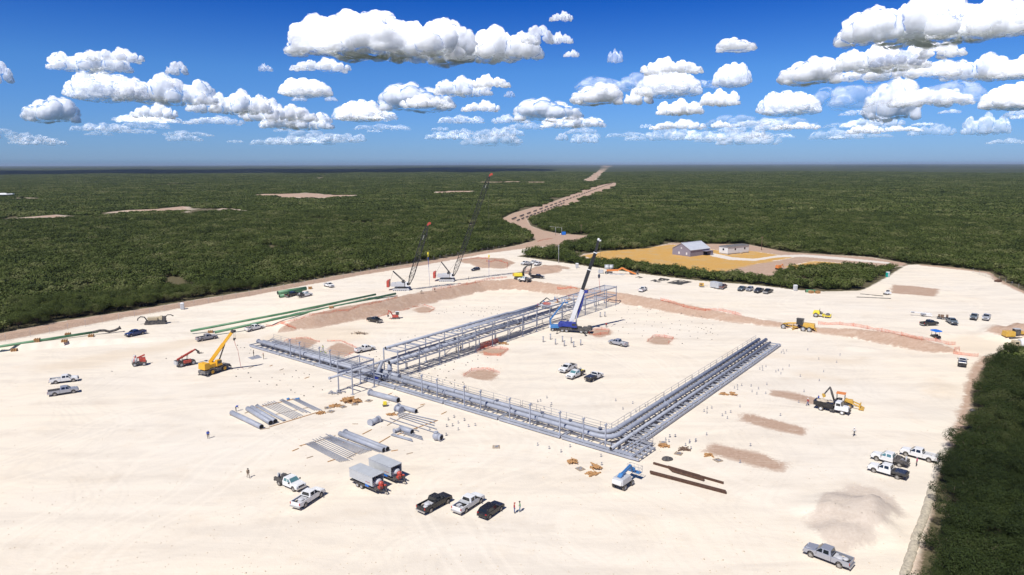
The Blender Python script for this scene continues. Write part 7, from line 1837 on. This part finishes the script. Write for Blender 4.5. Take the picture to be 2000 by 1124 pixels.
# ================================================================ clouds: fair weather cumulus, kilometres away, real size
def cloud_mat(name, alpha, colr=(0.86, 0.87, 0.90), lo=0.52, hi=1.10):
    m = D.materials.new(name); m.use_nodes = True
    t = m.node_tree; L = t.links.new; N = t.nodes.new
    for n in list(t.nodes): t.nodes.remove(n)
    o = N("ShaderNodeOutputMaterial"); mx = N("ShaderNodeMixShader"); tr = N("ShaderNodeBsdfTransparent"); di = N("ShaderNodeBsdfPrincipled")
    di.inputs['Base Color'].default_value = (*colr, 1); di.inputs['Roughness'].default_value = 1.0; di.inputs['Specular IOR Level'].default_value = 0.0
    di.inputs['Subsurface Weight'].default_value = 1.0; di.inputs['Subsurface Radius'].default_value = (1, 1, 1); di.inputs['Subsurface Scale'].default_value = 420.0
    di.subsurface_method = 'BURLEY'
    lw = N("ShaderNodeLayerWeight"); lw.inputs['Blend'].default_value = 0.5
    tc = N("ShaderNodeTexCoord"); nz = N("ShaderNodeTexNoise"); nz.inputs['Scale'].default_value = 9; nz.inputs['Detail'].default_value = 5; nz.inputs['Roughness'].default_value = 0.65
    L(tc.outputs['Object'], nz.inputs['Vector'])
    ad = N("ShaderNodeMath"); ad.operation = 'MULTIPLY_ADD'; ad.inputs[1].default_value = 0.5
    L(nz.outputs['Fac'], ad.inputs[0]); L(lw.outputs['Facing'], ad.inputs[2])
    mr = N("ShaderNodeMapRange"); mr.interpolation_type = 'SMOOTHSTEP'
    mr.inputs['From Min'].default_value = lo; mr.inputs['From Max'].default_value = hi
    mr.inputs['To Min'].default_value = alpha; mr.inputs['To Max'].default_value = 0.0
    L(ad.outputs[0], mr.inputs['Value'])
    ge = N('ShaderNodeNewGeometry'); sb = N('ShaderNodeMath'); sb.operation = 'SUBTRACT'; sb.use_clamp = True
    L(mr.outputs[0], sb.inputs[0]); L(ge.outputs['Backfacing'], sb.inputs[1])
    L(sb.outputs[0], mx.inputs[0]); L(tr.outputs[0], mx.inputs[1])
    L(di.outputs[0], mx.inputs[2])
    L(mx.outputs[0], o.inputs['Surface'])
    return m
CM = [cloud_mat("cloud_white", 1.0, lo=0.70, hi=1.2), cloud_mat("cloud_thin", 0.82, lo=0.58, hi=1.12), cloud_mat("cloud_veil_haze", 0.42), cloud_mat("cloud_faint_haze", 0.22), cloud_mat("cloud_dark", 0.9, (0.42, 0.46, 0.56))]  # veil and faint: thin cloud, and distance haze put into the transparency

def cloud_mesh(seed, prof, hr=0.35, n=70, vox=0.016, flatness=0.26, dk=1.0):
    """unit-wide cumulus: prof = heights of its towers along the width, hr = height / width"""
    r = random.Random(seed); mb = MB()
    xs_ = [i / (len(prof) - 1) for i in range(len(prof))]
    for i in range(n):
        x = r.uniform(0.03, 0.97)
        h = float(np.interp(x, xs_, prof)) * hr
        e = min(1, 4.5 * x, 4.5 * (1 - x)) ** 0.5
        z = r.uniform(0.05, 1.0) * h * 0.8
        rad = max(0.022, r.uniform(0.16, 0.34) * h * (1.15 - 0.5 * z / max(h, 1e-3))) * (0.6 + 0.4 * e) + 0.006
        y = r.uniform(-1, 1) * 0.22 * e * (1 - 0.6 * z / max(h, 1e-3))
        mb.ball((x - 0.5, y, z), (rad * r.uniform(1, 1.35), rad * 1.1, rad), 10, 7)
    me = mb.mesh("cloud_raw"); o = D.objects.new("cloud_raw", me); col.objects.link(o)
    md = o.modifiers.new("r", 'REMESH'); md.mode = 'VOXEL'; md.voxel_size = vox; md.use_smooth_shade = True
    sm = o.modifiers.new("s", 'SMOOTH'); sm.factor = 0.5; sm.iterations = 6
    for (sc, st) in ((0.12, 0.030), (0.05, 0.030), (0.020, 0.019)):
        tx = D.textures.new("cl", 'CLOUDS'); tx.noise_scale = sc; tx.noise_depth = 2; tx.noise_basis = 'VORONOI_F1' if sc > .1 else 'ORIGINAL_PERLIN'
        d = o.modifiers.new("d", 'DISPLACE'); d.texture = tx; d.strength = st * dk; d.mid_level = 0.35; d.texture_coords = 'LOCAL'
    dg = bpy.context.evaluated_depsgraph_get(); dg.update()
    ev = o.evaluated_get(dg); m2 = D.meshes.new_from_object(ev)
    D.objects.remove(o)
    co = np.zeros(len(m2.vertices) * 3, np.float32); m2.vertices.foreach_get('co', co); co = co.reshape(-1, 3)
    b = co[:, 2] < 0.03; co[b, 2] = 0.03 + (co[b, 2] - 0.03) * flatness * 2
    m2.vertices.foreach_set('co', co.ravel()); m2.polygons.foreach_set('use_smooth', [True] * len(m2.polygons)); m2.update()
    return m2

CT = {
 'long': cloud_mesh(1, [.35, .75, .65, .95, .75, .6, .85, .5], .27, 150, .0085, dk=1.35),
 'bank': cloud_mesh(2, [.3, .7, .55, .9, .5, .75, .4], .32, 120, .0095, dk=1.15),
 'tower': cloud_mesh(3, [.35, .9, 1, .6, .4], .55, 70, .016),
 'puff': cloud_mesh(4, [.4, .85, .9, .5], .42, 45, .018),
 'low': cloud_mesh(5, [.4, .6, .9, .7, .35], .26, 60, .014),
 'wide': cloud_mesh(6, [.5, .8, .6, .9, .7, .8, .5, .4], .18, 120, .010),
 'heap': cloud_mesh(7, [.5, .8, 1, .95, .9, .7, .45], .42, 150, .0095, dk=1.6),
 'shred': cloud_mesh(8, [.3, .8, .4, .7, .3], .35, 22, .016),
}
ALT = 1400.0
def cloud(px0, px1, pyb, pyt, kind, m, label, group=None, name="cloud", mirror=False, alt=ALT):
    """cloud spanning px0..px1, flat base at pyb, top at pyt on the photograph"""
    cxp = (px0 + px1) / 2
    d = ray(cxp, pyb)
    t = (alt - CH) / max(d.z, 0.022)
    x, y, z = d.x * t, d.y * t, CH + d.z * t
    zc = t
    W = (px1 - px0) / F * zc; H = (pyb - pyt) / F * zc
    me = CT[kind]
    hh = max(v.co.z for v in me.vertices) if kind not in _ch else _ch[kind]
    _ch[kind] = hh
    key = (kind, m)
    if key not in _cm:
        mm = me.copy(); mm.materials.clear(); mm.materials.append(CM[m]); _cm[key] = mm
    o = D.objects.new(name, _cm[key]); col.objects.link(o)
    o.location = (x, y, z)
    o.scale = (W * (-1 if mirror else 1), W, H / hh)
    o.rotation_euler = (0, 0, -math.atan2(x, y))
    return tag(o, label, "cloud", group)
_ch = {}; _cm = {}
# (left, right, base, top, shape, material, mirrored, label)
CL = [
 (568, 925, 112, 24, 'long', 0, 0, "largest bright white cumulus high over the lattice cranes"),
 (870, 1060, 117, 46, 'bank', 0, 1, "white cumulus touching the end of the biggest cloud"),
 (1018, 1080, 84, 50, 'puff', 1, 0, "small puffy cloud above the second cumulus"),
 (1072, 1120, 86, 62, 'low', 1, 1, "small flat cloud beside the little puff over the second cumulus"),
 (1072, 1120, 42, 22, 'low', 1, 0, "lone small cloud highest above the pipeline track"),
 (1100, 1132, 112, 97, 'low', 1, 0, "tiny cloud scrap below the lone small cloud"),
 (1186, 1216, 122, 95, 'bank', 2, 0, "thin torn wisp between the middle and the big cloud bank"),
 (568, 686, 141, 112, 'low', 1, 0, "flat grey white cloud just under the largest cumulus"),
 (108, 250, 140, 96, 'bank', 1, 1, "grey lower lobe of the layered cloud over the brush"),
 (175, 278, 122, 92, 'low', 1, 0, "elongated upper lobe of the layered cloud over the brush"),
 (326, 366, 145, 120, 'puff', 1, 0, "small ragged puff beside the layered cloud"),
 (505, 533, 140, 124, 'low', 2, 1, "tiny grey puff alone in blue sky"),
 (-30, 22, 160, 120, 'puff', 1, 0, "cloud cut by the picture edge over the brush"),
 (145, 280, 194, 140, 'heap', 1, 0, "bright heap of cumulus at the end of the ragged bank"),
 (235, 415, 202, 140, 'bank', 1, 0, "broad ragged grey bank of cumulus over the brush"),
 (55, 150, 238, 188, 'tower', 1, 1, "cumulus tower above the far brush plain edge"),
 (258, 345, 232, 200, 'low', 1, 0, "bright low cloud under the ragged bank"),
 (366, 428, 219, 190, 'puff', 1, 0, "rounded cloud below the ragged bank's end"),
 (415, 530, 222, 172, 'bank', 1, 1, "peaked cloud bank next to the rounded cloud"),
 (470, 620, 238, 192, 'low', 1, 1, "long pale cloud layer under the peaked bank"),
 (512, 648, 252, 210, 'bank', 1, 0, "squarish pale cloud mass low over the brush"),
 (552, 646, 187, 152, 'heap', 0, 0, "bright domed cloud below the flat grey one"),
 (570, 600, 198, 186, 'low', 2, 0, "small grey scrap under the domed cloud"),
 (634, 660, 198, 187, 'low', 2, 1, "small grey scrap beside the domed cloud"),
 (660, 746, 234, 194, 'heap', 1, 1, "compact bright cumulus over the tall crane's jib side"),
 (742, 886, 217, 162, 'tower', 1, 0, "stepped cumulus tower over the crawler cranes"),
 (780, 890, 212, 184, 'low', 1, 1, "grey shelf of cloud in front of the stepped tower"),
 (848, 960, 187, 146, 'bank', 1, 0, "bright cloud above the tallest jib"),
 (920, 998, 172, 145, 'low', 0, 1, "flat bright cloud joined to the one above the tallest jib"),
 (984, 1006, 190, 178, 'puff', 2, 0, "tiny puff right of the tallest jib's cloud"),
 (900, 978, 219, 195, 'low', 1, 0, "small flat cloud over the tallest jib tip"),
 (1004, 1135, 236, 191, 'tower', 1, 0, "domed cumulus over the pipeline track"),
 (1058, 1182, 250, 222, 'bank', 1, 1, "lower shelf of cloud under the domed cumulus"),
 (1116, 1215, 204, 162, 'tower', 0, 1, "bright peaked cumulus beside the thin veil"),
 (1220, 1275, 202, 170, 'puff', 0, 0, "small bright cumulus between two taller ones"),
 (1250, 1372, 146, 111, 'low', 0, 1, "flat topped upper cloud of the middle stack"),
 (1248, 1366, 186, 136, 'heap', 1, 0, "brightest bulging cloud of the middle stack"),
 (1284, 1372, 224, 191, 'bank', 0, 1, "third cloud down in the middle stack"),
 (1268, 1378, 254, 232, 'low', 1, 0, "lowest cloud of the middle stack"),
 (1400, 1474, 101, 74, 'tower', 0, 0, "small white cap cloud over the blockish cumulus"),
 (1394, 1462, 166, 122, 'heap', 1, 1, "blockish cumulus below the cap cloud"),
 (1368, 1442, 206, 172, 'bank', 0, 0, "ragged cumulus beside the middle stack"),
 (1524, 1636, 164, 112, 'tower', 0, 1, "cumulus shaped like a hat over the metal barn"),
 (1486, 1596, 222, 176, 'heap', 1, 0, "broad bright dome above the barn and trailer"),
 (1505, 1600, 254, 238, 'low', 1, 0, "thin low clouds below the broad dome"),
 (1388, 1430, 250, 235, 'low', 1, 1, "small low cloud between stack and dome"),
 (1468, 1494, 266, 244, 'puff', 2, 0, "thin wisp low between stack and dome"),
 (1648, 1968, 82, -22, 'bank', 0, 0, "towering cloud mass cut by the top edge"),
 (1820, 2040, 70, 10, 'bank', 1, 1, "grey shoulder of the towering cloud mass"),
 (1634, 1800, 138, 80, 'bank', 0, 0, "white cloud layer under the towering mass"),
 (1800, 1880, 112, 82, 'puff', 0, 1, "rounded cloud at the end of the white layer"),
 (1702, 1800, 130, 98, 'low', 4, 0, "dark slate scrap of cloud in front of the white layer"),
 (1640, 1860, 156, 120, 'wide', 1, 1, "long grey shelf below the dark scrap"),
 (1850, 2010, 155, 100, 'bank', 1, 0, "grey white cloud filling the picture edge"),
 (1940, 2040, 150, 115, 'heap', 0, 0, "bright cloud lobe at the picture edge"),
 (1690, 1790, 232, 152, 'tower', 1, 1, "ragged white column under the long shelf"),
 (1740, 1890, 208, 172, 'wide', 1, 0, "grey layer beside the ragged column"),
 (1925, 2040, 210, 160, 'heap', 0, 1, "bright cumulus low at the picture edge"),
 (1655, 1720, 262, 240, 'low', 1, 0, "small low cloud under the ragged column"),
 (1722, 1798, 258, 244, 'low', 1, 1, "flat low cloud next to the small one under the column"),
 (1885, 1965, 262, 218, 'bank', 2, 1, "pale torn cloud low near the picture edge"),
 (1085, 1110, 274, 260, 'puff', 2, 0, "tiny pale puff lowest over the pipeline track"),
 (1120, 1400, 178, 145, 'wide', 3, 0, "wide thin veil of cloud behind the bright cumulus"),
 (1540, 1900, 210, 160, 'wide', 3, 1, "wide thin veil of cloud behind the broad dome"),
]
for (a, b, c, d_, k, m, mi, lb) in CL:
    cloud(a, b, c, d_, k, m, lb, mirror=bool(mi))
# a cloud outside the frame whose shadow lies across the far plain, and two smaller ones
for (x, y, W_c, kd) in ((-3300, 4700, 2600, 'heap'), (-1500, 5200, 2300, 'heap'), (-4700, 4300, 1500, 'heap')):
    o = D.objects.new("cloud", _cm[(kd, 0)]); col.objects.link(o); o.location = (x, y, 1800); o.scale = (W_c, 7000, 900)
    tag(o, "cloud above the picture whose shadow darkens the far plain", "cloud", "clouds above the picture")
# the hazy banks near the horizon that no one could count
mbp = []
rr = random.Random(5)
def bank_piece(a, b, c, d_, k, m, mi):
    o = cloud(a, b, c, d_, k, m, None, mirror=mi, name="bank_piece")
    mbp.append(o)
for i in range(78):
    x = rr.uniform(-60, 2060)
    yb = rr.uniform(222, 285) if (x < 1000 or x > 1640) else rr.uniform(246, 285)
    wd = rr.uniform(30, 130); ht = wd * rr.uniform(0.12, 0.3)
    bank_piece(x, x + wd, yb, yb - ht, rr.choice(['low', 'wide', 'bank', 'puff', 'low']), 2 if yb < 250 else 3, rr.random() < .5)  # lower pieces fainter: distance haze put into their transparency
vs, fs, ms = [], [], []; nb = 0
me_all = D.meshes.new("distant_clouds")
VV = []; FF = []; MI = []
for o in mbp:
    me = o.data; n = len(me.vertices); co = np.zeros(n * 3, np.float32); me.vertices.foreach_get('co', co)
    M_ = np.array(Matrix.LocRotScale(o.location, o.rotation_euler, o.scale)); co = co.reshape(-1, 3) @ M_[:3, :3].T + M_[:3, 3]
    f = np.zeros(len(me.loops), np.int32); me.loops.foreach_get('vertex_index', f)
    q = f.reshape(-1, 4) if len(f) == 4 * len(me.polygons) else None
    if q is None: continue
    if o.scale[0] < 0: q = q[:, ::-1]
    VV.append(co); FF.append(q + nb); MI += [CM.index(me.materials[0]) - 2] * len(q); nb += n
VV = np.concatenate(VV); FF = np.concatenate(FF)
me_all.vertices.add(len(VV)); me_all.vertices.foreach_set('co', VV.astype(np.float32).ravel())
me_all.loops.add(FF.size); me_all.loops.foreach_set('vertex_index', FF.ravel().astype(np.int32))
me_all.polygons.add(len(FF)); me_all.polygons.foreach_set('loop_start', np.arange(0, FF.size, 4, dtype=np.int32))
me_all.update(calc_edges=True)
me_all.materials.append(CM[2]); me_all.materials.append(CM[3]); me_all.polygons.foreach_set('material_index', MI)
me_all.polygons.foreach_set('use_smooth', [True] * len(FF)); me_all.update()
for o in mbp: D.objects.remove(o)
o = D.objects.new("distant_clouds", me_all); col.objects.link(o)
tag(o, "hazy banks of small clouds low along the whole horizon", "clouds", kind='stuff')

# ---------------------------------------------------------------- the air
hb = MB(); hb.box((0, 0, 40), (120000, 120000, 100))
hm = D.materials.new("haze"); hm.use_nodes = True
t = hm.node_tree
for n in list(t.nodes): t.nodes.remove(n)
o_ = t.nodes.new("ShaderNodeOutputMaterial"); pv = t.nodes.new("ShaderNodeVolumePrincipled")
pv.inputs['Color'].default_value = (0.62, 0.78, 1.0, 1); pv.inputs['Density'].default_value = 3.4e-5
t.links.new(pv.outputs[0], o_.inputs['Volume'])
hz_o = hb.build("haze", hm); hz_o['kind'] = 'stuff'
hz_o['label'] = "thin blue air haze over the whole plain"; hz_o['category'] = "haze"
